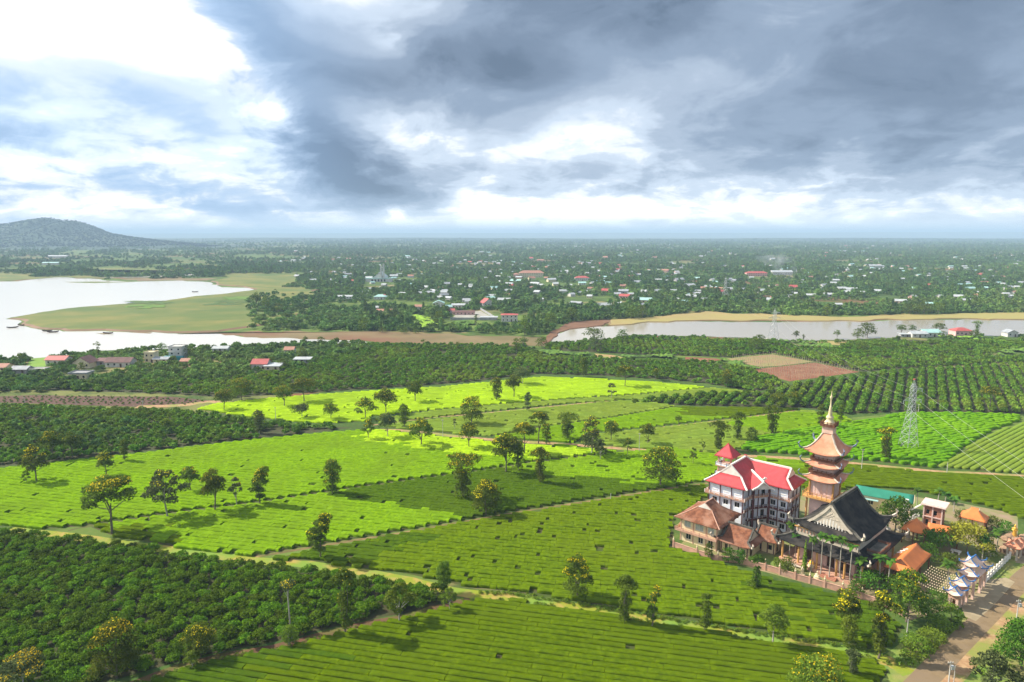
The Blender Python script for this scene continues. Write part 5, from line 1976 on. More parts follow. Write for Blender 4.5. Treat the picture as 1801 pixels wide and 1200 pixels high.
# materials of the temple
T_RED = pm('crimson_sheet_roof', (0.52, 0.06, 0.07), (0.42, 0.045, 0.055), 0.9, 0.6, 0.15, 4.0, c3=(0.36, 0.055, 0.055), scale3=0.22)
T_WHITE = pm('white_trim', (0.80, 0.76, 0.70), (0.70, 0.66, 0.60), 0.8, 0.8)
T_BLUE = pm('pale_blue_plaster', (0.78, 0.83, 0.90), (0.72, 0.78, 0.86), 0.5, 0.85, c3=(0.74, 0.79, 0.86), scale3=0.2)
T_MAROON = pm('maroon_column', (0.13, 0.045, 0.045), (0.09, 0.03, 0.03), 0.8, 0.7)
T_SALMON = pm('salmon_slab', (0.58, 0.34, 0.24), (0.48, 0.27, 0.19), 0.6, 0.85)
T_CREAMP = pm('cream_house_plaster', (0.76, 0.62, 0.38), (0.68, 0.54, 0.32), 0.5, 0.85, c3=(0.80, 0.68, 0.46), scale3=0.2)
T_BROWNTILE = pm('weathered_tile', (0.27, 0.11, 0.06), (0.15, 0.06, 0.035), 1.1, 0.95, 0.6, 5.0, c3=(0.34, 0.18, 0.12), scale3=0.3, spec=0.1)
T_BLACK = pm('black_shingle', (0.022, 0.021, 0.021), (0.036, 0.034, 0.033), 0.8, 0.95, 0.4, 6.0, c3=(0.06, 0.053, 0.046), scale3=0.3, spec=0.05)
T_RIDGE = pm('mossy_stone_ridge', (0.13, 0.12, 0.10), (0.07, 0.065, 0.055), 0.9, 0.95, 0.3, 5.0)
T_STONE = pm('pale_carved_stone', (0.60, 0.52, 0.42), (0.46, 0.39, 0.31), 0.7, 0.9, 0.2, 5.0)
T_PINK = pm('pink_plaster_wall', (0.72, 0.52, 0.46), (0.64, 0.45, 0.40), 0.5, 0.85)
T_PINKPANEL = pm('pale_pink_panel', (0.80, 0.56, 0.45), (0.68, 0.45, 0.36), 0.6, 0.85, c3=(0.62, 0.44, 0.36), scale3=0.4)
T_ORANGE = pm('terracotta_tile', (0.64, 0.27, 0.16), (0.54, 0.22, 0.13), 0.7, 0.9, 0.25, 6.0, spec=0.1, c3=(0.68, 0.33, 0.22), scale3=0.3)
T_TENT = pm('orange_sheet_roof', (0.68, 0.21, 0.055), (0.60, 0.18, 0.05), 0.5, 0.55, 0.08, 4.0)
T_GREENROOF = pm('green_sheet_roof', (0.035, 0.23, 0.15), (0.03, 0.20, 0.13), 0.4, 0.5, 0.08, 4.0)
T_GOLD = pm('gilded', (0.72, 0.42, 0.07), (0.62, 0.34, 0.05), 1.5, 0.4, metal=0.35)
T_CREAMSTONE = pm('cream_stone', (0.72, 0.60, 0.38), (0.62, 0.50, 0.30), 1.0, 0.8)
T_BLUETRIM = pm('blue_glazed_tile', (0.03, 0.12, 0.36), (0.06, 0.20, 0.45), 2.0, 0.4)
T_GREYBLUE = pm('grey_blue_finial', (0.20, 0.24, 0.33), (0.13, 0.16, 0.24), 2.0, 0.6)
T_WOOD = pm('reddish_timber', (0.20, 0.085, 0.045), (0.13, 0.05, 0.03), 1.2, 0.8)
T_OCHRE = pm('ochre_column', (0.62, 0.34, 0.11), (0.52, 0.28, 0.09), 1.0, 0.7)
T_BRICK = pm('raw_brick', (0.42, 0.19, 0.12), (0.33, 0.14, 0.09), 2.5, 0.95, 0.3, 8.0)
T_CURTAIN = pm('curtained_glass', (0.46, 0.50, 0.44), (0.34, 0.38, 0.36), 1.5, 0.3, spec=0.5)
T_WALLPINK = pm('boundary_wall_pink', (0.62, 0.34, 0.24), (0.50, 0.27, 0.19), 0.7, 0.9, c3=(0.42, 0.27, 0.20), scale3=0.35)

# ------------------------------------------------------------------ two-storey cream house
e = temple_thing('cream_house', 'two-storey cream house with a weathered brown hipped roof at the field edge', 'house', -7, 8)
u0, u1, v0, v1 = -11.9, -2.0, 2.9, 13.6
ops = [(0.9, 2.7, 4.1, 5.7), (4.0, 6.3, 4.0, 5.8), (7.5, 9.2, 4.1, 5.7), (1.4, 2.9, 0.8, 2.3), (4.9, 6.3, 0.7, 2.3), (7.6, 9.0, 0.1, 2.4)]
o, pt = wall_open(e, 'front_wall', T_CREAMP, (u0, v0), (u1, v0), -0.2, 6.5, ops)
for i, op in enumerate(ops):
    glazing(e, pt, op, frame=T_WHITE, pane=T_CURTAIN if i < 3 else M_GLASS, name='window' if i < 5 else 'door')
ops = [(5.2, 5.9, 4.2, 5.0), (3.0, 4.2, 0.6, 2.2)]
o, pt = wall_open(e, 'side_wall', T_CREAMP, (u1, v0), (u1, v1), -0.2, 6.5, ops)
for op in ops:
    glazing(e, pt, op, frame=T_WOOD, mull=0)
wall_open(e, 'back_wall', T_CREAMP, (u1, v1), (u0, v1), -0.2, 6.5, [])
wall_open(e, 'side_wall', T_CREAMP, (u0, v1), (u0, v0), -0.2, 6.5, [])
for uu in (u0 - 0.06, -8.4, -4.8, u1 + 0.06):
    MB().box(uu - .13, uu + .13, v0 - .10, v0 - .003, 0, 6.5).build('pilaster', T_SALMON, e)
for vv in (6.2, 9.8):
    MB().box(u1 + .003, u1 + .09, vv - .12, vv + .12, 0, 6.5).build('pilaster', T_SALMON, e)
MB().box(u0 - 1.2, u1 + 0.5, v0 - 1.2, v0 - 0.11, 2.9, 3.1).build('balcony_slab', T_SALMON, e)
MB().box(u0 - 1.2, u0 - .02, v0 - 0.108, v1 - 4, 2.9, 3.1).build('balcony_slab', T_SALMON, e)
railing(e, [(u0 - 1.15, v1 - 4), (u0 - 1.15, v0 - 1.15), (u1 + 0.45, v0 - 1.15), (u1 + .45, v0 - .15)], 3.1, 0.75, T_SALMON, 2.4, T_SALMON)
roof_parts(e, (-13.3, -0.7, 1.6, 15.0, 6.45, 10.6), T_BROWNTILE, T_SALMON, 0.22, 0.16, gable_mat=T_WHITE, g_front=4.4, g_back=4.4, lin=0.8, curl=0.1)

# ------------------------------------------------------------------ four-storey monastery block with the crimson roof
e = temple_thing('monastery_block', 'four-storey pale blue monastery block with crimson L-shaped roof and white ridges', 'building', -2, 26)
FL = [0.0, 3.1, 6.2, 9.3]
ZE = 12.5
foot = [(-11.2, 17.2), (-1.6, 17.2), (-1.6, 20.6), (1.9, 25.6), (7.4, 25.6), (7.4, 34.0), (-1.6, 34.0), (-11.2, 34.0)]
n = len(foot)
for i in range(n):
    a, b_ = foot[i], foot[(i + 1) % n]
    L_ = math.hypot(b_[0] - a[0], b_[1] - a[1])
    ops, kinds = [], []
    if i in (0, 3, 4, 2, 1):
        k_ = max(1, int(round(L_ / 2.75)))
        for f_ in FL:
            for j in range(k_):
                c_ = L_ * (j + 0.5) / k_
                if i == 2:
                    ops.append((c_ - 0.55, c_ + 0.55, f_ + 0.05, f_ + 2.3))
                elif f_ == 9.3 and i != 2:
                    continue
                else:
                    ops.append((c_ - 0.72, c_ + 0.72, f_ + 0.75, f_ + 2.25))
    elif i in (7, 5):
        for f_ in FL:
            for j in range(3):
                c_ = L_ * (j + 0.5) / 3
                ops.append((c_ - 0.7, c_ + 0.7, f_ + 0.8, f_ + 2.2))
    o, pt = wall_open(e, 'wall', T_BLUE, a, b_, -0.2, ZE, ops)
    for op in ops:
        glazing(e, pt, op, frame=T_WHITE if i != 2 else T_MAROON, name='door' if i == 2 else 'window', mull=0 if i == 2 else 1)
    # maroon columns at the bay lines
    d = Vector((b_[0] - a[0], b_[1] - a[1], 0)).normalized()
    out_ = Vector((d.y, -d.x, 0))
    if i in (0, 1, 2, 3, 4):
        k_ = max(1, int(round(L_ / 2.75)))
        for j in range(k_ + 1):
            if i in (1, 2, 3, 4) and j == 0:
                continue
            q = Vector((a[0], a[1], 0)) + d * (L_ * j / k_) + out_ * 0.16
            MB().box(q.x - .1, q.x + .1, q.y - .1, q.y + .1, 0, ZE).build('column', T_MAROON, e)
        if i in (0, 3):     # louvred bands of the top storey
            for j in range(k_):
                q = Vector((a[0], a[1], 0)) + d * (L_ * (j + .5) / k_)
                for zz in (10.6, 11.6):
                    MB().sweep([q - d * 0.8 + out_ * 0.04 + Vector((0, 0, zz)), q + d * 0.8 + out_ * 0.04 + Vector((0, 0, zz))], 0.08, 0.16).build('louvre', T_WHITE, e)
off_path = [(-12.2, 22.0), (-12.2, 16.4), (-0.8, 16.4), (-0.8, 20.3), (2.2, 24.8), (8.3, 24.8), (8.3, 31)]
for f_ in (3.1, 6.2, 9.3):
    path = off_path if f_ == 9.3 else off_path[2:]
    if f_ == 3.1:
        path = [(-0.8, 19.2), (2.2, 24.8), (8.3, 24.8)]
    wmid = [(x, y) for x, y in path]
    # slab
    sb = MB()
    ins = {(-12.2, 22.0): (-11.15, 22.0), (-12.2, 16.4): (-11.15, 17.25), (-0.8, 16.4): (-1.65, 17.25), (-0.8, 20.3): (-1.65, 20.7), (2.2, 24.8): (1.85, 25.65), (8.3, 24.8): (7.35, 25.65), (8.3, 31): (7.35, 31), (-0.8, 19.2): (-1.65, 19.6)}
    for (p, q) in zip(path[:-1], path[1:]):
        a, b_, c_, d_ = p, q, ins[q], ins[p]
        sb.add([(x, y, f_ - 0.14) for x, y in (a, b_, c_, d_)] + [(x, y, f_ + 0.06) for x, y in (a, b_, c_, d_)],
               [(0, 3, 2, 1), (4, 5, 6, 7), (0, 1, 5, 4), (1, 2, 6, 5), (2, 3, 7, 6), (3, 0, 4, 7)])
    sb.build('balcony_slab', T_SALMON if f_ == 9.3 else T_MAROON, e)
    railing(e, path, f_ + 0.06, 0.75, T_SALMON if f_ == 9.3 else T_MAROON, 1.45, T_WHITE)
roof_parts(e, (-12.5, -0.3, 16.4, 35.6, ZE, 17.6), T_RED, T_WHITE, 0.42, 0.30, gable_mat=T_WHITE, g_front=3.1, g_back=6.6, lin=0.85, curl=0.15)
roof_parts(e, (-6.0, 8.7, 24.8, 35.2, ZE + 0.01, 16.8), T_RED, T_WHITE, 0.42, 0.30, gable_mat=T_WHITE, axis='u', g_front=0.02, g_back=2.6, lin=0.85, curl=0.15)
# small entrance gable over the inner corner, looking between the wings
q0, q1 = Vector((2.6, 20.2, 0)), Vector((-3.4, 26.4, 0))
d = (q1 - q0).normalized()
r_ = Vector((-d.y, d.x, 0))
pg = MB()
for s_ in (-1, 1):
    pg.add([q0 + r_ * s_ * 2.9 + Vector((0, 0, ZE - .05)), q0 + Vector((0, 0, 14.5)), q1 + Vector((0, 0, 14.9)), q1 + r_ * s_ * 2.9 + Vector((0, 0, ZE + .3))], [(0, 1, 2, 3) if s_ > 0 else (3, 2, 1, 0)])
r2 = pg.build('porch_roof', T_RED, e, solid=0.18)
sub(r2, e)
MB().sweep([q0 + Vector((0, 0, 14.7)), q1 + Vector((0, 0, 15.05))], 0.4, 0.45).build('ridge_cap', T_WHITE, r2)
for s_ in (-1, 1):
    MB().sweep([q0 + r_ * s_ * 3.0 + Vector((0, 0, ZE)), q0 + r_ * s_ * 1.4 + Vector((0, 0, 13.4)), q0 + Vector((0, 0, 14.7))], 0.34, 0.36).build('rake_board', T_WHITE, r2)
MB().sweep([q0 + Vector((0, 0, 14.6)), q0 - d * 0.2 + Vector((0, 0, 15.6)), q0 - d * 0.5 + Vector((0, 0, 16.3))], [0.5, 0.4, 0.15], [0.6, 0.5, 0.2]).build('roof_finial', T_WHITE, r2)
MB().sweep([q0 - d * 0.3 + r_ * 0.6 + Vector((0, 0, 15.6)), q0 - d * 0.3 - r_ * 0.6 + Vector((0, 0, 15.9))], 0.2, 0.3).build('roof_finial', T_WHITE, r2)
for s_ in (-1, 1):
    q = q0 + r_ * s_ * 2.2 - d * -1.0
    MB().box(q.x - .16, q.x + .16, q.y - .16, q.y + .16, 0, ZE).build('column', T_MAROON, e)
MB().poly([q0 + d * .6 + r_ * 2.6 + Vector((0, 0, ZE)), q0 + d * .6 + Vector((0, 0, 14.3)), q0 + d * .6 - r_ * 2.6 + Vector((0, 0, ZE))]).build('gable', T_WHITE, e, solid=0.1)

# roof-top belvedere tower behind it
e = temple_thing('stair_tower', 'slim red pyramid-roofed lookout tower behind the crimson roofs', 'tower', -15.4, 38)
cu, cv = UV(1280, 800, 14.6)
OFF[e.name] = (cu, cv)
e.location = W(cu, cv)
for a in (-1, 1):
    for b_ in (-1, 1):
        MB().box(cu + a * 1.9 - .2, cu + a * 1.9 + .2, cv + b_ * 1.9 - .2, cv + b_ * 1.9 + .2, 0, 14.6).build('column', T_WALLPINK, e)
MB().box(cu - 1.65, cu + 1.65, cv - 1.65, cv + 1.65, 0, 10.9).build('shaft', T_PINK, e)
for zz in (8.4, 11.4):
    MB().box(cu - 2.6, cu + 2.6, cv - 2.6, cv + 2.6, zz, zz + 0.25).build('floor_slab', T_WALLPINK, e)
    railing(e, [(cu - 2.5, cv + 2.5), (cu - 2.5, cv - 2.5), (cu + 2.5, cv - 2.5), (cu + 2.5, cv + 2.5)], zz + .25, 0.9, T_BLUE, 1.6, T_GREYBLUE)
roof_parts(e, (cu - 2.9, cu + 2.9, cv - 2.9, cv + 2.9, 14.5, 18.2), T_RED, T_RED, 0.14, 0.1, lin=0.9, g_front=2.9, g_back=2.9)
tk = MB()
for i in range(2):
    tk.lathe(cu + 4.6 + i * 1.5, cv + 0.4, [(0.5, 12.6), (0.72, 12.9), (0.72, 14.2), (0.3, 14.6)], 10)
o = tk.build('water_tanks', T_WHITE, e)
MB().box(cu + 3.2, cu + 7.4, cv - 1.0, cv + 1.8, 0, 12.4).build('tank_shaft', T_BLUE, e)

# ------------------------------------------------------------------ pagoda
PU, PV = 14.9, 30.4
e = temple_thing('pagoda', 'tall pink pagoda with three upturned terracotta roofs and a golden spire', 'pagoda', PU, PV)


def square(h_, z0, z1, mat, name, inset=0.0):
    return MB().box(PU - h_, PU + h_, PV - h_, PV + h_, z0, z1).build(name, mat, e)


square(2.8, -0.2, 11.6, T_PINK, 'lower_body')
for a in (-1, 1):
    for b_ in (-1, 1):
        MB().tube([(PU + a * 3.3, PV + b_ * 3.3, 0), (PU + a * 3.3, PV + b_ * 3.3, 11.2)], 0.28, 8).build('column', T_OCHRE, e)
MB().box(PU - 4.3, PU + 4.3, PV - 4.3, PV + 4.3, 11.25, 11.6).build('balcony_slab', T_OCHRE, e)
railing(e, [(PU - 4.2, PV + 4.2), (PU - 4.2, PV - 4.2), (PU + 4.2, PV - 4.2), (PU + 4.2, PV + 4.2)], 11.6, 1.0, T_WOOD, 1.2, T_OCHRE, panel=False)
square(2.75, 11.603, 16.2, T_PINKPANEL, 'body')
tiers = [(16.3, 18.0, 4.55, 2.6, 20.1), (20.0, 21.4, 4.4, 2.4, 23.6)]
for a in (-1, 1):
    for b_ in (-1, 1):
        MB().tube([(PU + a * 2.95, PV + b_ * 2.95, 11.6), (PU + a * 2.95, PV + b_ * 2.95, 16.4)], 0.24, 8).build('column', T_OCHRE, e)


def panels(hw, z0, z1, n_, mat):
    for k_ in range(n_):
        c_ = -hw + (k_ + 0.5) * 2 * hw / n_
        w_ = hw / n_ * 0.72
        MB().box(PU + c_ - w_, PU + c_ + w_, PV - hw - .06, PV - hw + .02, z0, z1).build('panel', mat, e)
        MB().box(PU + hw - .02, PU + hw + .06, PV + c_ - w_, PV + c_ + w_, z0, z1).build('panel', mat, e)


panels(2.75, 12.4, 15.4, 4, T_PINK)
for ze, zt, ro, bi, nz in tiers:
    roof_parts(e, (PU - ro, PU + ro, PV - ro, PV + ro, ze, ze + 4.4), T_ORANGE, T_STONE, 0.3, 0.26, finial=1.5, finial_mat=T_GREYBLUE, lin=0.5, curl=0.9, cl=4.2, g_front=ro, g_back=ro)
    square(bi, ze + 1.2, nz, T_PINKPANEL, 'body')
    panels(bi, ze + 2.2, nz - 0.5, 3, T_PINK)
    hw = bi + 0.75
    MB().box(PU - hw, PU + hw, PV - hw, PV + hw, zt - .05, zt + 0.15).build('balcony_slab', T_WOOD, e)
    railing(e, [(PU - hw, PV + hw), (PU - hw, PV - hw), (PU + hw, PV - hw), (PU + hw, PV + hw)], zt + .15, 0.75, T_WOOD, 1.1, T_WOOD)
roof_parts(e, (PU - 4.75, PU + 4.75, PV - 4.75, PV + 4.75, 23.6, 31.2), T_ORANGE, T_STONE, 0.34, 0.3, finial=1.7, finial_mat=T_GREYBLUE, lin=0.38, curl=1.0, cl=4.4, g_front=4.75, g_back=4.75)
square(1.35, 28.6, 30.4, T_PINKPANEL, 'lantern')
MB().box(PU - 1.75, PU + 1.75, PV - 1.75, PV + 1.75, 30.4, 30.65).build('lantern_slab', T_WOOD, e)
railing(e, [(PU - 1.7, PV + 1.7), (PU - 1.7, PV - 1.7), (PU + 1.7, PV - 1.7), (PU + 1.7, PV + 1.7), (PU - 1.7, PV + 1.7)], 30.65, 0.9, T_WOOD, 0.9, T_WOOD)
MB().lathe(PU, PV, [(1.5, 30.7), (1.45, 31.2), (0.9, 31.8), (0.75, 32.3), (0.95, 32.6), (0.9, 32.9), (0.55, 33.2)] + [(r_, z_) for i in range(6) for r_, z_ in ((0.62 - i * .05, 33.3 + i * .42), (0.40 - i * .035, 33.5 + i * .42))] + [(0.22, 36.0), (0.16, 36.6), (0.2, 37.6), (0.42, 38.0), (0.2, 38.4), (0.1, 38.8), (0.03, 39.8)], 14).build('spire', T_CREAMSTONE, e, smooth=True)

# ------------------------------------------------------------------ main hall with the black roof
HUV = (21.7, 10.5)
e = temple_thing('main_hall', 'main prayer hall with a sweeping black two-tier roof and carved stone gable', 'temple hall', *HUV, rot=-5)
b0, b1, w0, w1 = 15.0, 28.4, 11.6, 28.6
ops = [(2.0, 3.6, 0.9, 3.6), (7.0, 8.8, 0.9, 3.7), (10.2, 12.6, 0.9, 3.2)]
o, pt = wall_open(e, 'front_wall', T_PINK, (b0, w0), (b1, w0), 0, 9.0, ops, 0.5)
for op in ops:
    MB().poly([pt(op[0], op[2], .45), pt(op[1], op[2], .45), pt(op[1], op[3], .45), pt(op[0], op[3], .45)]).build('door', M_WOODDARK, e)
wall_open(e, 'side_wall', T_PINK, (b1, w0), (b1, w1), 0, 9.0, [(2, 4, 0.9, 3.4), (7, 9, .9, 3.4), (12, 14, .9, 3.4)], 0.5)
wall_open(e, 'back_wall', T_PINK, (b1, w1), (b0, w1), 0, 9.0, [])
wall_open(e, 'side_wall', T_PINK, (b0, w1), (b0, w0), 0, 9.0, [])
MB().box(b0 - 3.2, b1 + 3.2, w0 - 3.4, w1 + 2.5, 0.0, 0.8).build('plinth', T_SALMON, e)
for i in range(3):
    MB().box(b1 - 6.5, b1 - 2.5, w0 - 3.8 - i * 0.4, w0 - 3.402 - i * 0.4, 0, 0.6 - i * 0.2).build('step', T_BRICK, e)
for uu in (b0 - 2.6, b0 + 1.4, b0 + 5.8, b0 + 10.4, b1 - 1.2, b1 + 2.6):
    MB().tube([(uu, w0 - 2.9, 0.8), (uu, w0 - 2.9, 5.4)], 0.26, 8).build('column', T_OCHRE, e)
for vv in (w0 + 2, w0 + 7, w0 + 12, w0 + 17):
    MB().tube([(b1 + 2.7, vv, 0.8), (b1 + 2.7, vv, 5.4)], 0.26, 8).build('column', T_OCHRE, e)
# lower roof ring: a truncated hip
rl, ln = hip_gable(b0 - 4.3, b1 + 4.0, w0 - 3.7, w1 + 3.2, 5.4, 16.0, lin=0.35, curl=0.7, cl=5, g_front=4.1, g_back=4.1)
rl2 = MB()
keep = []
for f_ in rl.f:
    if max(rl.v[i][2] for i in f_) < 7.9:
        keep.append(f_)
rl2.add(rl.v, keep)
r1 = rl2.build('lower_roof', T_BLACK, e, smooth=True, solid=0.25)
sub(r1, e)
for hp in ln['hips']:
    pts = [p for p in hp if p[2] < 8.4]
    MB().sweep([(x, y, z + .08) for x, y, z in pts], 0.4, 0.36).build('hip_cap', T_RIDGE, r1)
    a = Vector(hp[0])
    d = (a - Vector(hp[1]))
    d.z = 0
    d.normalize()
    MB().sweep([a, a + d * 0.7 + Vector((0, 0, .4)), a + d * 1.0 + Vector((0, 0, 1.2)), a + d * .6 + Vector((0, 0, 1.7))], [.4, .45, .35, .12], [.4, .5, .4, .15]).build('roof_finial', T_STONE, r1)
# clerestory band between the roofs
MB().box(b0 - .6, b1 + .6, w0 - .6, w1 + .6, 6.9, 9.0).build('clerestory', T_STONE, e)
for uu in np.arange(b0 - .2, b1 + .3, 0.8):
    MB().box(uu - .12, uu + .12, w0 - .75, w0 - .603, 7.9, 8.9).build('baluster', T_SALMON, e)
MB().box(b0 - .9, b1 + .9, w0 - .9, w0 - .5, 8.902, 9.1).build('cornice', T_OCHRE, e)
# upper roof, steep and swept, gable to the front
roof_parts(e, (b0 - 1.2, b1 + 1.5, w0 - 1.5, w1 + 1.2, 9.3, 16.6), T_BLACK, T_RIDGE, 0.5, 0.46, gable_mat=T_STONE, lin=0.45, curl=1.5, cl=6, g_front=2.3, g_back=2.3, solid=0.3, finial=1.6, finial_mat=T_STONE, nt=12, ns=14)
# carved tympanum: radiating slats and lattice, a layer proud of the gable
um = (b0 - 1.2 + b1 + 1.5) / 2
vg = w0 - 1.5 + 2.3 - 0.10
for i in range(15):
    uu = um - 5.0 + i * 10.0 / 14
    top = 12.8 - abs(uu - um) * 0.62
    if top > 10.4:
        MB().box(uu - .12, uu + .12, vg - .07, vg, 10.2, top).build('tympanum_slat', T_WHITE, e)
for a, b_ in (((-2.2, 12.7), (0, 15.0)), ((2.2, 12.7), (0, 15.0)), ((-1.4, 12.7), (0.4, 14.2)), ((1.4, 12.7), (-0.4, 14.2)), ((-0.7, 12.7), (0.8, 13.8)), ((0.7, 12.7), (-0.8, 13.8)), ((-2.3, 12.7), (2.3, 12.7))):
    MB().sweep([(um + a[0], vg - .05, a[1]), (um + b_[0], vg - .05, b_[1])], 0.12, 0.16).build('tympanum_carving', T_STONE, e)
for s_ in (-1, 1):
    MB().sweep([(um + s_ * 5.8, vg - .12, 10.0), (um + s_ * 3.7, vg - .12, 11.7), (um + s_ * 1.7, vg - .12, 13.8), (um, vg - .12, 16.0)], 0.3, [0.5, 0.6, 0.6, 0.5]).build('barge_board', T_STONE, e)
# flat side terrace on the right of the hall and three white boards on the lower roof
MB().box(b1 + 1.7, b1 + 4.4, w0 + 2.0, w0 + 9.0, 6.3, 7.1).build('terrace', T_RIDGE, e)
railing(e, [(b1 + 1.7, w0 + 9), (b1 + 4.4, w0 + 9), (b1 + 4.4, w0 + 2), (b1 + 1.7, w0 + 2)], 7.1, 0.5, T_WOOD, 3.0, T_WOOD)
for i in range(3):
    q = UV(1577 + i * 4.5, 967 - i * 3.0, 5.6)
    MB().sweep([(q[0] - .5, q[1] - .3, 5.55), (q[0] + .4, q[1] + .3, 5.75)], 0.35, 0.08).build('roof_board', T_WHITE, e)

# ------------------------------------------------------------------ small tiled gatehouses between the cream house and the hall
for lab, cu, cv, hu, hv, ze, zr, ax in (('low brown tiled gatehouse with stone ridges beside the cream house', 2.3, 7.6, 4.6, 4.8, 3.3, 6.6, 'u'), ('small brown tiled pavilion tucked behind the gatehouse', 7.2, 13.4, 3.6, 3.6, 3.4, 6.2, 'u')):
    e = temple_thing('gatehouse', lab, 'gatehouse', cu, cv, 'tiled gatehouses of the temple')
    ops = [(1.2, 2.0, 0.3, 2.4), (hu * 2 - 3.6, hu * 2 - 2.6, 0.9, 2.2)]
    o, pt = wall_open(e, 'front_wall', T_CREAMP, (cu - hu + .9, cv - hv + 1.2), (cu + hu - .9, cv - hv + 1.2), -.2, ze + .4, ops)
    for op in ops:
        glazing(e, pt, op, frame=T_WOOD, mull=0)
    wall_open(e, 'side_wall', T_CREAMP, (cu + hu - .9, cv - hv + 1.2), (cu + hu - .9, cv + hv - 1.2), -.2, ze + .4, [(1.0, 2.6, 0.1, 2.3)])
    wall_open(e, 'back_wall', T_CREAMP, (cu + hu - .9, cv + hv - 1.2), (cu - hu + .9, cv + hv - 1.2), -.2, ze + .4, [])
    wall_open(e, 'side_wall', T_CREAMP, (cu - hu + .9, cv + hv - 1.2), (cu - hu + .9, cv - hv + 1.2), -.2, ze + .4, [])
    for k_ in range(4):
        uu = cu - hu + 1.2 + k_ * (2 * hu - 2.4) / 3
        MB().box(uu - .1, uu + .1, cv - hv + 1.05, cv - hv + 1.197, 0, ze + .3).build('pilaster', T_MAROON, e)
    roof_parts(e, (cu - hu - .4, cu + hu + .4, cv - hv - .2, cv + hv + .2, ze, zr), T_BROWNTILE, T_RIDGE, 0.4, 0.4, gable_mat=T_STONE, axis=ax, g_front=1.7, g_back=1.7, lin=0.55, curl=0.6, cl=3, finial=1.1, finial_mat=T_STONE)

# ------------------------------------------------------------------ other buildings of the compound
def place_box_house(label, cu, cv, hu, hv, ze, zr, rmat, wmat, name, cat, axis='v', gf=None, gb=None, rot=0.0, posts=True, gable=None, lin=0.9, curl=0.0, trim=None, walls=True, tw=0.2, finial=0.0, fm=None):
    e = temple_thing(name, label, cat, cu, cv, rot=rot)
    if walls:
        wall_open(e, 'wall', wmat, (cu - hu + .6, cv - hv + .6), (cu + hu - .6, cv - hv + .6), -.1, ze + .2, [])
        wall_open(e, 'wall', wmat, (cu + hu - .6, cv - hv + .6), (cu + hu - .6, cv + hv - .6), -.1, ze + .2, [(1.0, 2.4, 0, min(2.4, ze - .5))])
        wall_open(e, 'wall', wmat, (cu + hu - .6, cv + hv - .6), (cu - hu + .6, cv + hv - .6), -.1, ze + .2, [])
        wall_open(e, 'wall', wmat, (cu - hu + .6, cv + hv - .6), (cu - hu + .6, cv - hv + .6), -.1, ze + .2, [])
    if posts:
        for a in (-1, 0, 1):
            for b_ in (-1, 0, 1):
                if a or b_:
                    x, y = cu + a * (hu - .4), cv + b_ * (hv - .4)
                    MB().box(x - .13, x + .13, y - .13, y + .13, 0, ze + .25).build('post', T_WOOD, e)
    roof_parts(e, (cu - hu, cu + hu, cv - hv, cv + hv, ze, zr), rmat, trim, tw, 0.2, gable_mat=gable or T_CREAMP, axis=axis, g_front=gf, g_back=gb, lin=lin, curl=curl, solid=0.14, finial=finial, finial_mat=fm)
    return e
pbh = place_box_house
pbh('long orange gabled canopy roof right of the black hall', 37.2, 21.2, 3.1, 7.4, 3.9, 6.4, T_TENT, T_WOOD, 'canopy_hall', 'pavilion', 'v', 1.6, 1.6, rot=-4, walls=False, gable=T_WOOD)
pbh('orange pyramid pavilion behind the terrace of the black hall', 34.4, 42.8, 2.9, 2.9, 3.7, 6.6, T_TENT, T_WOOD, 'pavilion', 'pavilion', 'v', 2.9, 2.9, walls=False)
pbh('orange lean-to wing running right from the pyramid pavilion', 40.0, 46.6, 3.6, 2.2, 3.3, 5.0, T_TENT, T_CREAMP, 'pavilion_wing', 'pavilion', 'u', 0.02, 1.2, rot=8, walls=False)
pbh('orange hipped pavilion alone at the tea field edge', 44.4, 62.4, 3.2, 2.8, 3.6, 6.2, T_TENT, T_CREAMP, 'pavilion', 'pavilion', 'u', 2.3, 2.3, lin=0.75)
e = pbh('long shed with a dark green sheet roof behind the hall', 22.2, 62.2, 7.6, 3.4, 4.0, 5.6, T_GREENROOF, T_CREAMP, 'green_shed', 'shed', 'u', 0.02, 0.02, rot=9, posts=False, gable=T_CREAMP)
for uu in (16.6, 19.0, 24.0, 27.0):
    window(e, uu, 62.2 - 2.8, 2.0, 1.5, 1.4, T_WHITE, face='-y')
MB().box(15.4, 21.0, 57.9, 59.3, 3.0, 3.15).build('awning', M_AROOF, e)
# unfinished brick building with outside stair
cu, cv = 36.0, 57.6
e = temple_thing('brick_building', 'unfinished brick building with flat slab roof and white outside stair', 'building', cu, cv)
ops = [(0.5, 1.4, 0.9, 2.4), (2.2, 3.2, 0.9, 2.4), (0.5, 1.4, 3.8, 5.2), (2.2, 3.2, 3.8, 5.2)]
o, pt = wall_open(e, 'wall', T_BRICK, (cu - 2.3, cv - 2.3), (cu + 2.0, cv - 2.3), -.1, 6.4, ops)
for op in ops:
    glazing(e, pt, op, frame=T_SALMON, mull=0)
o, pt = wall_open(e, 'wall', T_BRICK, (cu + 2.0, cv - 2.3), (cu + 2.0, cv + 2.3), -.1, 6.4, [(1.6, 2.8, 0.8, 2.3), (1.6, 2.8, 3.8, 5.2)])
wall_open(e, 'wall', T_BRICK, (cu + 2.0, cv + 2.3), (cu - 2.3, cv + 2.3), -.1, 6.4, [])
wall_open(e, 'wall', T_BRICK, (cu - 2.3, cv + 2.3), (cu - 2.3, cv - 2.3), -.1, 6.4, [])
for uu in (cu - 2.3, cu - .2, cu + 2.0):
    MB().box(uu - .16, uu + .16, cv - 2.5, cv - 2.303, 0, 6.4).build('pillar', T_PINK, e)
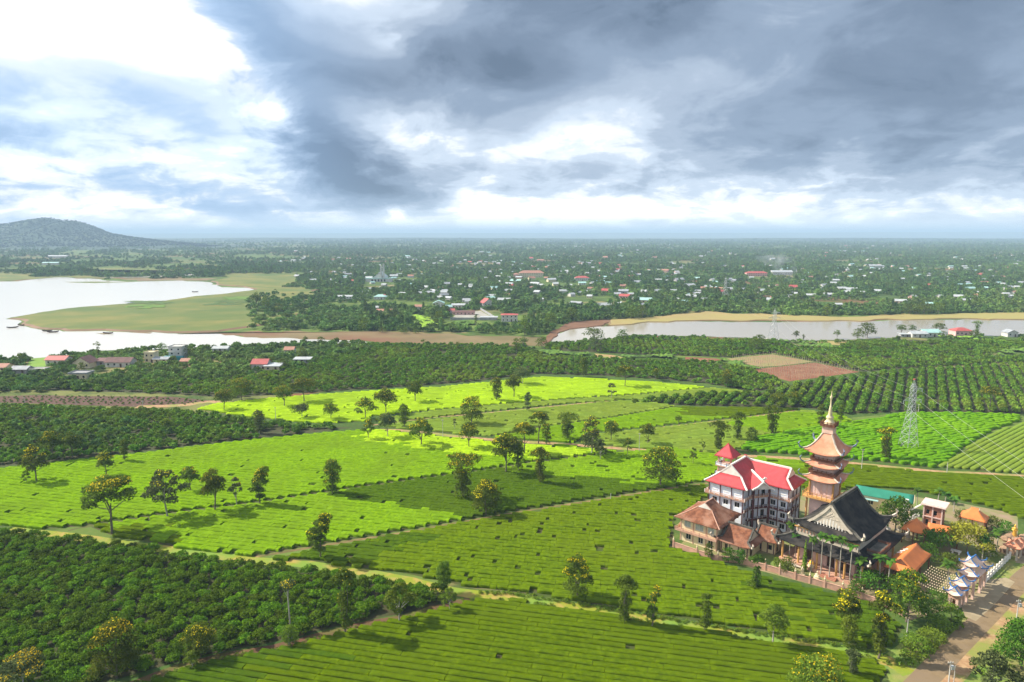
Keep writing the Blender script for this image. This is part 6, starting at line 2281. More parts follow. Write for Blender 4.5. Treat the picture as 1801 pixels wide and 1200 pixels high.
MB().box(cu - 2.5, cu + 2.2, cv - 2.52, cv - 2.31, 3.1, 3.4).build('floor_beam', T_PINK, e)
MB().box(cu - 3.1, cu + 2.8, cv - 3.0, cv + 3.0, 6.4, 6.62).build('roof_slab', T_PINK, e)
MB().box(cu - 3.0, cu + 2.7, cv - 2.9, cv - 2.75, 6.622, 7.0).build('parapet', T_WHITE, e)
st = MB()
st.sweep([(cu - 6.4, cv - 3.4, 0.2), (cu - 3.0, cv - 3.4, 3.3)], 1.1, 0.25)
st.build('stair_flight', T_WHITE, e)
MB().sweep([(cu - 6.4, cv - 3.95, 0.9), (cu - 3.0, cv - 3.95, 4.0)], 0.12, 0.8).build('stair_rail', T_WHITE, e)
MB().sweep([(cu - 5.9, cv - 1.6, 3.3), (cu - 2.6, cv - 1.6, 6.4)], 1.1, 0.25).build('stair_flight', T_WHITE, e)
MB().box(cu - 7.2, cu - 6.4, cv - 3.0, cv - .6, 0, 6.2).build('stair_tower_wall', T_WHITE, e)

# ------------------------------------------------------------------ the triple gate by the road and its white fence
GR = -9.5
e = temple_thing('temple_gate', 'pink triple gate with upturned blue-edged roofs facing the road', 'gate', 49.6, 21.0, rot=GR)
GU, GV = 49.6, 21.0


def gate_bay(dv, hw, hl, ze, zr, legs=True, second=None):
    cu, cv = GU, GV + dv
    if legs:
        for a in (-1, 1):
            for b_ in (-1, 1):
                x, y = cu + a * (hw - .75), cv + b_ * (hl - .75)
                MB().box(x - .24, x + .24, y - .24, y + .24, 0, ze + .2).build('column', T_PINKPANEL, e)
        MB().box(cu - hw + .5, cu + hw - .5, cv - hl + .5, cv + hl - .5, ze - .9, ze + .1).build('lintel', T_SALMON, e)
    roof_parts(e, (cu - hw, cu + hw, cv - hl, cv + hl, ze, zr), T_PINKPANEL, T_BLUETRIM, 0.2, 0.2, gable_mat=T_STONE, axis='v', lin=0.5, curl=0.7, cl=2.2, g_front=hw * .55, g_back=hw * .55, finial=0.6, finial_mat=T_BLUETRIM)
    if second:
        z2, zr2, k_ = second
        MB().box(cu - hw * .55, cu + hw * .55, cv - hl * .6, cv + hl * .6, ze + .6, z2 + .1).build('upper_body', T_PINKPANEL, e)
        roof_parts(e, (cu - hw * k_, cu + hw * k_, cv - hl * k_, cv + hl * k_, z2, zr2), T_PINKPANEL, T_BLUETRIM, 0.2, 0.2, gable_mat=T_STONE, axis='v', lin=0.5, curl=0.7, cl=2, g_front=hw * k_ * .5, g_back=hw * k_ * .5, finial=0.6, finial_mat=T_BLUETRIM)


gate_bay(0.6, 2.0, 2.9, 5.2, 7.0, second=(7.2, 8.8, 0.8))
gate_bay(-4.9, 1.6, 1.7, 4.2, 5.8)
gate_bay(6.0, 1.6, 1.7, 4.2, 5.8)
gate_bay(-8.4, 1.5, 1.6, 3.2, 4.7)
for dv, l_ in ((-2.6, .9), (3.8, .9), (-6.6, .5)):
    MB().box(GU - .35, GU + .35, GV + dv - l_, GV + dv + l_, 2.6, 3.3).build('linking_beam', T_PINK, e)
MB().box(GU - .5, GU + .2, GV - 7.9, GV - 6.9, 0, 2.5).build('guardian_niche', T_WOOD, e)
rng = np.random.default_rng(8)
# white fence with panels
A0, A1 = Vector((*W(51.6, 30.1)[:2], 0)), Vector((*W(54.2, 48.0)[:2], 0))
fe = empty('white_fence', A0)
tag(fe, 'white panelled boundary fence along the road beyond the gate', 'fence')
n_ = 9
dv_ = (A1 - A0) / n_
for i in range(n_ + 1):
    q = dv_ * i
    MB().box(q.x - .17, q.x + .17, q.y - .17, q.y + .17, 0, 1.9).build('post', T_WHITE, fe)
    if i < n_:
        a, b_ = dv_ * i, dv_ * (i + 1)
        MB().sweep([(a.x, a.y, 0.45), (b_.x, b_.y, 0.45)], 0.16, 0.8).build('panel', T_WHITE, fe)
        MB().sweep([(a.x, a.y, 1.35), (b_.x, b_.y, 1.35)], 0.1, 0.35).build('rail', T_WHITE, fe)
# small orange gate at its far end
e = temple_thing('side_gate', 'small gate with a double orange roof at the far end of the white fence', 'gate', 54.8, 49.6, rot=GR)
for a in (-1, 1):
    for b_ in (-1, 1):
        MB().box(54.8 + a * 1.0 - .2, 54.8 + a * 1.0 + .2, 49.6 + b_ * 1.5 - .2, 49.6 + b_ * 1.5 + .2, 0, 3.2).build('column', T_STONE, e)
roof_parts(e, (52.9, 56.7, 47.4, 51.8, 3.1, 4.6), T_ORANGE, T_ORANGE, 0.25, 0.22, axis='v', g_front=1.2, g_back=1.2, lin=0.6, curl=0.4, cl=2, gable_mat=T_STONE)
roof_parts(e, (53.5, 56.1, 52.0, 54.6, 2.8, 4.0), T_ORANGE, T_ORANGE, 0.22, 0.2, axis='v', g_front=.9, g_back=.9, lin=0.6, curl=0.3, cl=2, gable_mat=T_STONE)

# ------------------------------------------------------------------ pink boundary wall with finialed posts
wp = [(-11.2, -2.2), (-4.6, -2.3), (0.8, -2.0), (4.9, 0.6), (11.2, 1.6), (14.6, 1.8), (18.2, 1.9), (21.4, 2.2), (24.6, 2.5), (28.4, 2.8), (32.4, 2.8), (36.4, 2.6), (40.6, 1.6)]
e = temple_thing('boundary_wall', 'low salmon-pink boundary wall with pointed posts below the hall', 'wall', *wp[0])
for i, p in enumerate(wp):
    MB().box(p[0] - .2, p[0] + .2, p[1] - .2, p[1] + .2, 0, 1.9).build('post', T_SALMON, e)
    MB().lathe(p[0], p[1], [(0.10, 1.9), (0.24, 2.05), (0.24, 2.25), (0.10, 2.4), (0.16, 2.55), (0.02, 3.0)], 8).build('finial', T_CREAMSTONE, e)
    if i:
        q = wp[i - 1]
        MB().sweep([(q[0], q[1], .7), (p[0], p[1], .7)], 0.18, 1.3).build('wall_panel', T_WALLPINK, e)
        MB().sweep([(q[0], q[1], 1.42), (p[0], p[1], 1.42)], 0.3, 0.12).build('coping', T_SALMON, e)


# ------------------------------------------------------------------ statues
def statue(label, u, v, s, mat, kind='seated', z0=0.0, base=True, name='statue', cat='statue'):
    e = temple_thing(name, label, cat, u, v)
    b = MB()
    zb = z0 + (0.7 * s if base else 0)
    if kind == 'seated':
        b.ball((u, v - .05 * s, zb + .22 * s), .72 * s, .5 * s, .24 * s, 12, 8)          # crossed legs
        b.ball((u - .38 * s, v - .2 * s, zb + .2 * s), .32 * s, .24 * s, .18 * s)
        b.ball((u + .38 * s, v - .2 * s, zb + .2 * s), .32 * s, .24 * s, .18 * s)
        b.ball((u, v, zb + .62 * s), .36 * s, .26 * s, .5 * s, 12, 8)                    # torso
        for a in (-1, 1):
            b.tube([(u + a * .34 * s, v, zb + .92 * s), (u + a * .48 * s, v - .04 * s, zb + .6 * s), (u + a * .12 * s, v - .34 * s, zb + .42 * s)], [.13 * s, .12 * s, .09 * s], 6)
        b.tube([(u, v, zb + 1.0 * s), (u, v, zb + 1.2 * s)], [.14 * s, .12 * s], 8)
        b.ball((u, v - .02 * s, zb + 1.36 * s), .2 * s, .21 * s, .25 * s, 10, 8)
        b.ball((u, v - .24 * s, zb + 1.34 * s), .04 * s)
        b.ball((u, v + .02 * s, zb + 1.62 * s), .1 * s)
    else:
        b.lathe(u, v, [(.42 * s, zb), (.38 * s, zb + .5 * s), (.30 * s, zb + 1.1 * s), (.34 * s, zb + 1.6 * s), (.30 * s, zb + 1.85 * s), (.1 * s, zb + 2.0 * s)], 12)
        for a in (-1, 1):
            b.tube([(u + a * .3 * s, v, zb + 1.8 * s), (u + a * .46 * s, v - .05 * s, zb + 1.35 * s), (u + a * .14 * s, v - .34 * s, zb + 1.35 * s)], [.13 * s, .13 * s, .08 * s], 6)
        b.tube([(u, v, zb + 1.9 * s), (u, v, zb + 2.1 * s)], [.11 * s, .1 * s], 8)
        b.ball((u, v, zb + 2.24 * s), .18 * s, .19 * s, .24 * s, 10, 8)
        b.ball((u, v - .19 * s, zb + 2.22 * s), .035 * s)
        b.ball((u, v + .05 * s, zb + 2.46 * s), .11 * s, .11 * s, .13 * s)
    o = b.build('figure', mat, e, smooth=True)
    md = o.modifiers.new('one_surface', 'REMESH')
    md.mode = 'VOXEL'
    md.voxel_size = 0.06 * s
    md.use_smooth_shade = True
    if base:
        MB().lathe(u, v, [(.85 * s, z0), (.85 * s, z0 + .2 * s), (.62 * s, z0 + .35 * s), (.8 * s, z0 + .55 * s), (.78 * s, z0 + .7 * s)], 12).build('pedestal', T_CREAMSTONE if mat is not T_WHITE else mat, e)
    return e


statue('golden seated statue under the eaves of the black hall', 19.4, 9.2, 0.95, T_GOLD, z0=0.8)
statue('cream statue on a lotus pedestal behind the pink wall, nearer the cypress', 18.9, 4.6, 0.8, T_CREAMSTONE, 'standing')
statue('cream seated statue behind the pink wall, nearer the stairs', 22.2, 4.8, 1.0, T_CREAMSTONE)
q = UV(1559, 934)
statue('white standing statue beside the dark round tree', q[0], q[1], 1.3, T_WHITE, 'standing')
q = UV(1783, 950)
statue('tall golden statue on the rockery at the right edge', q[0], q[1], 1.35, T_GOLD, 'standing')
# stone lions and guardian ornaments on the terrace edge
for i, (x, y) in enumerate([(1580, 938), (1597, 950), (1606, 940)]):
    q = UV(x, y)
    statue(['pale stone ornament left on the hall terrace', 'pale stone ornament nearest the orange canopy', 'pale stone ornament below the orange pyramid roof'][i], q[0], q[1], 0.9, T_STONE, 'seated')

# rockery
rk = MB()
q = UV(1788, 958)
rng = np.random.default_rng(3)
e = temple_thing('rockery', 'heap of brown boulders below the tall golden statue', 'rockery', *q)
for i in range(26):
    x, y = UV(rng.uniform(1768, 1806), rng.uniform(944, 976))
    s_ = rng.uniform(0.6, 1.5)
    b = MB().ball((0, 0, 0), 1, 1, 0.75, 8, 6)
    b.v = [(x + p[0] * s_ * (1 + rng.uniform(-.2, .2)), y + p[1] * s_ * (1 + rng.uniform(-.2, .2)), s_ * .4 + p[2] * s_ * (1 + rng.uniform(-.2, .2))) for p in b.v]
    b.build('boulder', pm('brown_rock', (0.34, 0.22, 0.14), (0.22, 0.14, 0.09), 0.8, 0.95, 0.4, 4.0), e)

# strings of small lanterns between the canopy and the gate
rng = np.random.default_rng(21)
M_LANT = pm('cream_lantern', (0.80, 0.66, 0.44), (0.74, 0.58, 0.36), 2.0, 0.7)
M_CORD = pm('dark_cord', (0.05, 0.04, 0.035), None)
for i in range(9):
    va = 13.2 + i * 1.25
    a, b_ = Vector((40.3 + i * .12, va, 3.5)), Vector((47.0 + i * .16, va - 1.6 + i * .1, 3.4))
    e = temple_thing('lantern_string', ['front-most', 'second', 'third', 'fourth', 'fifth', 'sixth', 'seventh', 'eighth', 'rearmost'][i] + ' string of cream lanterns between the orange canopy and the gate', 'lantern string', a.x, a.y, 'lantern strings over the forecourt')
    pts = [a.lerp(b_, t / 14) - Vector((0, 0, 0.55 * math.sin(math.pi * t / 14))) for t in range(15)]
    MB().tube(pts, 0.02, 4).build('cord', M_CORD, e)
    for t in range(1, 14):
        p = pts[t]
        MB().ball((p.x, p.y, p.z - .16), .13, .13, .12, 7, 5).build('lantern', M_LANT, e)

# white bench slab in the garden, bins of the small things
q = UV(1681, 974)
e = temple_thing('stone_table', 'white stone table on the lawn inside the gate', 'table', *q)
MB().box(q[0] - 1.1, q[0] + 1.1, q[1] - .6, q[1] + .6, .7, .85).build('table_top', T_WHITE, e)
for a in (-.7, .7):
    MB().box(q[0] + a - .15, q[0] + a + .15, q[1] - .4, q[1] + .4, 0, .7).build('leg', T_WHITE, e)
for i, (x, y) in enumerate([(1391, 994), (1405, 1000)]):
    q = UV(x, y)
    e = temple_thing('stone_bench', ['pale stone bench left of the cypress', 'pale stone bench right of the cypress'][i], 'bench', *q)
    MB().box(q[0] - 1.3, q[0] + 1.3, q[1] - .25, q[1] + .25, .42, .55).build('seat', T_STONE, e)
    for a in (-.9, .9):
        MB().box(q[0] + a - .12, q[0] + a + .12, q[1] - .2, q[1] + .2, 0, .42).build('leg', T_STONE, e)


# ------------------------------------------------------------------ palms
L_PALM = leafmat('palm_frond', (0.03, 0.08, 0.012), (0.10, 0.19, 0.02))


def palm(label, base, h, spread, group, name='areca_palm', n=13, curve=0.0):
    rng = np.random.default_rng(int(abs(base[0] * 113 + base[1] * 71)) % 9999)
    e = empty(name, (base[0], base[1], 0))
    tag(e, label, 'palm', group)
    lx, ly = rng.uniform(-.3, .3, 2)
    MB().tube([(curve * 1.2, 0, 0), (curve * .25, 0, h * .12), (0, 0, h * .3), (lx * .5, ly * .5, h * .7), (lx, ly, h)], [.16, .14, .12, .11, .09], 7).build('trunk', M_BARK_PALE, e)
    MB().tube([(lx, ly, h - .05), (lx, ly, h + .7)], [.13, .07], 6).build('crownshaft', MATS['palm_frond'], e)
    V, F, T = [], [], []
    for i in range(n):
        a = 6.283 * i / n + rng.uniform(-.2, .2)
        el = rng.uniform(0.15, 1.1)
        prev = None
        L_ = spread * rng.uniform(.85, 1.15)
        tt = rng.random()
        for s_ in range(6):
            t = s_ / 5
            r_ = L_ * t * (1 - .12 * t)
            z = h + .5 + L_ * (math.sin(el) * t - .75 * t * t * (1.2 - .5 * math.sin(el)))
            w_ = .42 * spread / 1.6 * math.sin(math.pi * (0.12 + .88 * t) ** .8) + .02
            c = (lx + r_ * math.cos(a) * math.cos(el * .6), ly + r_ * math.sin(a) * math.cos(el * .6), z)
            p = [(c[0] - w_ * math.sin(a), c[1] + w_ * math.cos(a), c[2] - w_ * .5), c, (c[0] + w_ * math.sin(a), c[1] - w_ * math.cos(a), c[2] - w_ * .5)]
            k0 = len(V)
            V += p
            if prev is not None:
                F += [(prev, k0, k0 + 1, prev + 1), (prev + 1, k0 + 1, k0 + 2, prev + 2)]
                T += [tt, tt]
            prev = k0
    link('fronds', mesh_np('fronds', np.array(V), np.array(F), L_PALM, np.clip(np.array(T) + rng.uniform(-.2, .2, len(T)), 0, 1)), e)
    return e


def u_at(px, v):
    lo, hi = -40.0, 90.0
    for _ in range(40):
        m_ = (lo + hi) / 2
        p = W(m_, v)
        x = 900.5 + FPX * p[0] / (p[1] * _c + CAM_H * _s)
        lo, hi = (m_, hi) if x < px else (lo, m_)
    return lo


PAL = [('first areca palm from the left before the black hall', 1391, 921, 12.2), ('short second areca palm from the left before the hall', 1401, 941, 11.2), ('areca palm in front of the carved gable, left of the cypress tip', 1418, 925, 14.0), ('slim areca palm just right of the cypress', 1429, 947, 8.0),
       ('areca palm fifth along the hall front', 1446, 940, 7.8), ('areca palm with a dark hanging fruit bunch', 1461, 945, 7.6), ('areca palm near the right end of the hall front', 1478, 946, 7.4), ('areca palm with a curved foot by the stairs', 1496, 960, 6.8)]
for i, (lab, px, ptop, v_) in enumerate(PAL):
    u_ = u_at(px - 3, v_)
    w_ = W(u_, v_)
    h_ = height_at(w_, px, ptop) - .6
    p_ = palm(lab, w_, h_, 1.7, 'areca palms before the hall', curve=1.0 if i in (6, 7) else 0)
    if 'fruit' in lab:
        MB().ball((0.1, 0, h_ - .5), .5, .5, .6).build('fruit_bunch', M_WOODDARK, p_)
for lab, px, py, ptop in (('palm among shrubs right of the hall stairs', 1512, 1035, 985), ('palm left of the orange canopy front', 1545, 1040, 977), ('palm touching the front of the orange canopy', 1560, 1045, 983),
                          ('leftmost palm at the end of the green shed', 1612, 893, 862), ('palm behind the brick building', 1650, 880, 862), ('palm right behind the brick building', 1662, 885, 868), ('tall palm right of the brick building', 1677, 900, 877),
                          ('feathery palm behind the temple gate, left one', 1727, 985, 945), ('feathery palm behind the temple gate, middle one', 1742, 980, 940), ('feathery palm behind the temple gate, right one', 1752, 975, 932), ('palm over the lantern strings', 1665, 1045, 990)):
    b_ = G(px, py)
    palm(lab, b_, height_at(b_, px, ptop) - .6, 2.0, 'garden palms')

# ================================================================== shade trees standing in the tea (spot of the foot, row of the top, crown width)
TR = [
    ('broad umbrella-crowned tree with yellow blossom at the left path corner', 197, 938, 840, 92, 'umbrella', 'd', 0.8),
    ('tall open-crowned tree right of the umbrella tree', 295, 912, 826, 68, 'airy', 'k', 0.25),
    ('small yellow-topped tree behind the open-crowned tree', 336, 866, 819, 32, 'round', 'd', 0.8),
    ('dark oval tree on the upper dark path, fourth from left', 378, 901, 822, 46, 'round', 'd', 0.15),
    ('thin sparse tree beside the dark oval tree', 417, 892, 838, 26, 'airy', 'k', 0.3),
    ('leaning tree with a yellow flowered top right of the thin sparse tree', 458, 890, 820, 50, 'lean', 'm', 0.7),
    ('lone compact dark tree on the upper dark path', 585, 871, 810, 46, 'column', 'd', 0.3),
    ('yellow-topped tree at the far left of the bright field', 64, 849, 784, 50, 'airy', 'd', 0.7),
    ('sapling beside the far left yellow-topped tree', 47, 851, 828, 18, 'airy', 'm', 0.0),
    ('yellow flowered tree on the left edge of the bright field', 187, 840, 793, 32, 'round', 'd', 0.9),
    ('slim dark tree at the edge of the left coffee block', 220, 813, 773, 20, 'column', 'd', 0.0),
    ('dark twin tree, left one, in the left coffee block', 93, 808, 756, 40, 'round', 'd', 0.5),
    ('dark twin tree, right one, in the left coffee block', 128, 806, 758, 36, 'round', 'd', 0.2),
    ('big leaning bushy tree at the tip of the plucked field', 563, 984, 903, 60, 'lean', 'd', 0.55),
    ('brownish columnar tree in the coffee left of the bright strip', 456, 763, 722, 30, 'column', 'k', 0.3),
    ('dark small tree inside the left coffee block', 295, 764, 735, 20, 'round', 'd', 0.2),
    ('amber-topped tree at the left end of the vivid strip', 394, 722, 684, 32, 'round', 'd', 0.7),
    ('large amber flowered tree at the coffee edge', 425, 704, 664, 42, 'bushy', 'd', 0.9),
    ('golden-topped tree on the vivid strip', 500, 716, 677, 33, 'round', 'd', 1.0),
    ('wide double-trunked tree right of the golden-topped tree', 535, 708, 667, 46, 'umbrella', 'd', 0.4),
    ('round grey-green tree below the vivid strip', 531, 736, 709, 31, 'round', 'k', 0.0),
    ('round tree with yellow tips right of the grey-green one', 582, 739, 709, 30, 'round', 'd', 0.4),
    ('large round tree with yellow tips in the upper cluster', 679, 727, 683, 42, 'round', 'd', 0.6),
    ('spreading tree left in the upper cluster', 643, 737, 702, 42, 'airy', 'd', 0.5),
    ('small yellowish tree where the dirt road begins', 648, 774, 738, 25, 'airy', 'm', 0.7),
    ('greyish oval tree beside the dirt road', 682, 771, 724, 33, 'round', 'k', 0.1),
    ('slender dark tree right of the greyish oval tree', 711, 753, 711, 26, 'column', 'd', 0.0),
    ('lone round tree on the vivid strip with a shadow', 730, 708, 669, 31, 'round', 'd', 0.1),
    ('yellow flowered spreading tree below the dirt road', 741, 785, 737, 50, 'airy', 'm', 1.0),
    ('double-headed yellow flowered tree above the dirt road', 829, 747, 697, 39, 'bushy', 'd', 0.9),
    ('yellow-topped tree just below the double-headed one', 825, 789, 741, 36, 'round', 'd', 0.7),
    ('dark upright tree left in the pair on the vivid field', 874, 706, 664, 29, 'column', 'd', 0.4),
    ('dark leafy tree right in the pair on the vivid field', 904, 700, 657, 31, 'round', 'd', 0.0),
    ('grey-green tree behind the pair on the vivid field', 919, 677, 645, 34, 'round', 'k', 0.1),
    ('small column tree on the dark path below the pair', 928, 725, 689, 19, 'column', 'k', 0.0),
    ('two-tiered tree with a wide flat top on the upper dark path', 815, 879, 801, 56, 'tier', 'd', 0.5),
    ('yellow flowered bushy tree on the lower path', 855, 905, 843, 52, 'bushy', 'd', 0.95),
    ('tall twin-trunked tree in the middle of the dark path', 890, 833, 760, 52, 'round', 'd', 0.5),
    ('second trunk tree of the middle group with dense foot', 912, 830, 775, 32, 'column', 'd', 0.1),
    ('broad yellow-topped tree behind the twin-trunked tree', 922, 801, 743, 46, 'umbrella', 'd', 0.9),
    ('dark round-headed tree above the dirt road', 947, 780, 724, 36, 'umbrella', 'd', 0.6),
    ('dark tree on two trunks right of the round-headed tree', 997, 773, 725, 39, 'tier', 'd', 0.1),
    ('short yellow-tipped tree on the dirt road edge', 961, 785, 745, 24, 'column', 'd', 0.5),
    ('two-tiered dark tree right of the middle group', 950, 852, 787, 34, 'tier', 'd', 0.2),
    ('hazy yellow-tipped tree on the dirt road', 1040, 800, 731, 38, 'bushy', 'k', 0.5),
    ('yellow-tipped round tree right of the hazy tree', 1075, 777, 739, 34, 'round', 'd', 0.6),
    ('small grey-green tree on the upper dark path near its right end', 1056, 811, 772, 27, 'airy', 'k', 0.0),
    ('dark round tree alone above the dirt road', 1139, 782, 744, 27, 'round', 'd', 0.2),
    ('thin sapling by the utility pole', 1104, 804, 768, 19, 'airy', 'm', 0.2),
    ('very large bushy tree left of the temple', 1161, 857, 786, 64, 'bushy', 'd', 0.35),
    ('pale small tree in the plucked strip', 1075, 703, 673, 17, 'airy', 'k', 0.3),
    ('dark tree with a stout trunk at the vivid field edge', 1099, 681, 644, 33, 'umbrella', 'd', 0.3),
    ('dark tree against the coffee behind the vivid field', 1027, 663, 630, 25, 'column', 'd', 0.2),
    ('small yellowish tree at the coffee edge', 1153, 669, 648, 18, 'round', 'd', 0.5),
    ('tiny round tree on the dark path of the bright block', 1193, 747, 730, 12, 'round', 'd', 0.0),
    ('thin white-trunked sapling in front of the lookout tower', 1219, 819, 787, 15, 'airy', 'm', 0.0),
    ('tiny sapling on the dirt road left of the lookout tower', 1237, 795, 776, 9, 'airy', 'm', 0.0),
    ('dark double-crowned tree behind the lookout tower', 1264, 791, 740, 34, 'tier', 'd', 0.0),
    ('slim dark tree right of the double-crowned tree', 1297, 775, 724, 27, 'tier', 'd', 0.0),
    ('bushy dark tree left of the unclipped tea', 1322, 779, 750, 22, 'bushy', 'd', 0.0),
    ('two-layered dark tree in the olive block', 1358, 763, 713, 32, 'tier', 'd', 0.0),
    ('round dark tree at the coffee corner below the red plot', 1278, 681, 649, 25, 'bushy', 'd', 0.5),
    ('hazy amber tree left at the coffee edge', 1366, 718, 688, 29, 'round', 'd', 0.4),
    ('bright yellow-topped tree at the coffee edge', 1397, 714, 688, 25, 'round', 'd', 0.9),
    ('dark tall tree just left of the pagoda spire', 1443, 752, 709, 21, 'column', 'd', 0.0),
    ('dark leaning tree just right of the pagoda spire', 1478, 745, 706, 22, 'lean', 'd', 0.0),
    ('yellow-crowned dark tree left of the steel pylon', 1557, 809, 751, 33, 'tier', 'd', 0.9),
    ('flat-topped amber tree among coffee right of the pylon', 1740, 724, 680, 36, 'umbrella', 'd', 0.6),
    ('round yellow-topped tree standing in the plucked foreground field', 1015, 1053, 975, 50, 'bushy', 'd', 1.0),
    ('foreground path tree with a crown bent to the left', 1098, 1095, 1012, 42, 'tier', 'm', 0.0),
    ('foreground path tree leaning right with a yellow tip', 1146, 1105, 1027, 36, 'lean', 'm', 0.5),
    ('third columnar tree on the foreground path', 1240, 1114, 1044, 32, 'column', 'm', 0.0),
    ('light green young tree with a bare white trunk on the foreground path', 1359, 1133, 1062, 50, 'round', 'l', 0.0),
    ('dark two-tiered tree at the right tip of the coffee', 781, 1042, 990, 38, 'column', 'm', 0.0),
    ('light green sapling at the right tip of the coffee', 791, 1076, 1034, 30, 'airy', 'l', 0.0),
    ('wide hazy tree before the coffee edge with a pale trunk', 702, 1096, 1026, 56, 'airy', 'l', 0.0),
    ('tall two-tiered hazy tree on the coffee edge', 609, 1117, 1000, 46, 'tier', 'm', 0.1),
    ('slender tree with a yellow top on a long bare pale trunk', 511, 1106, 1020, 32, 'palmtop', 'k', 0.9),
    ('bright light green bush at the foot of the slender tree', 509, 1136, 1098, 30, 'bushy', 'l', 0.0),
    ('dark yellow-flowered tree inside the coffee near its lower edge', 353, 1158, 1098, 54, 'bushy', 'd', 0.7),
    ('light green sapling in front of the yellow-flowered coffee tree', 339, 1177, 1144, 27, 'round', 'l', 0.0),
    ('large dark tree with yellow clusters at lower left', 205, 1192, 1090, 78, 'bushy', 'd', 0.6),
    ('yellow flowering bushy tree in the bottom left corner', 42, 1222, 1154, 92, 'umbrella', 'k', 1.0),
    ('yellow-crowned tree over a light green column by the temple wall', 1492, 1136, 1086, 44, 'column', 'l', 0.0),
    ('yellow blossom crown tree above the light green column', 1488, 1118, 1036, 46, 'round', 'd', 0.9),
    ('tall two-tiered yellow-topped tree near the road', 1545, 1158, 1044, 52, 'tier', 'd', 0.7),
    ('big leafy tree with yellow top in front of the orange canopy', 1594, 1094, 1000, 64, 'bushy', 'm', 0.5),
    ('small dark tree in the corner of the bottom tea field', 1498, 1189, 1143, 34, 'column', 'k', 0.0),
    ('yellow-green flowering tree cut by the bottom edge', 1435, 1226, 1156, 96, 'bushy', 'l', 0.6),
    ('large dense green tree at the right edge by the road', 1796, 1176, 1092, 92, 'bushy', 'g', 0.0),
    ('airy pale green tree at bottom right by the road', 1740, 1224, 1152, 76, 'airy', 'k', 0.0),
    ('small tree with bare twigs in the upper plucked band', 800, 757, 735, 9, 'airy', 'k', 0.0),
]
for t_ in TR:
    amber = t_[2] < 735
    make_tree(t_[0], t_[1], t_[2], t_[3], t_[4] * 1.06, t_[5], t_[6], t_[7], amber=amber, pale=t_[6] in 'lk')

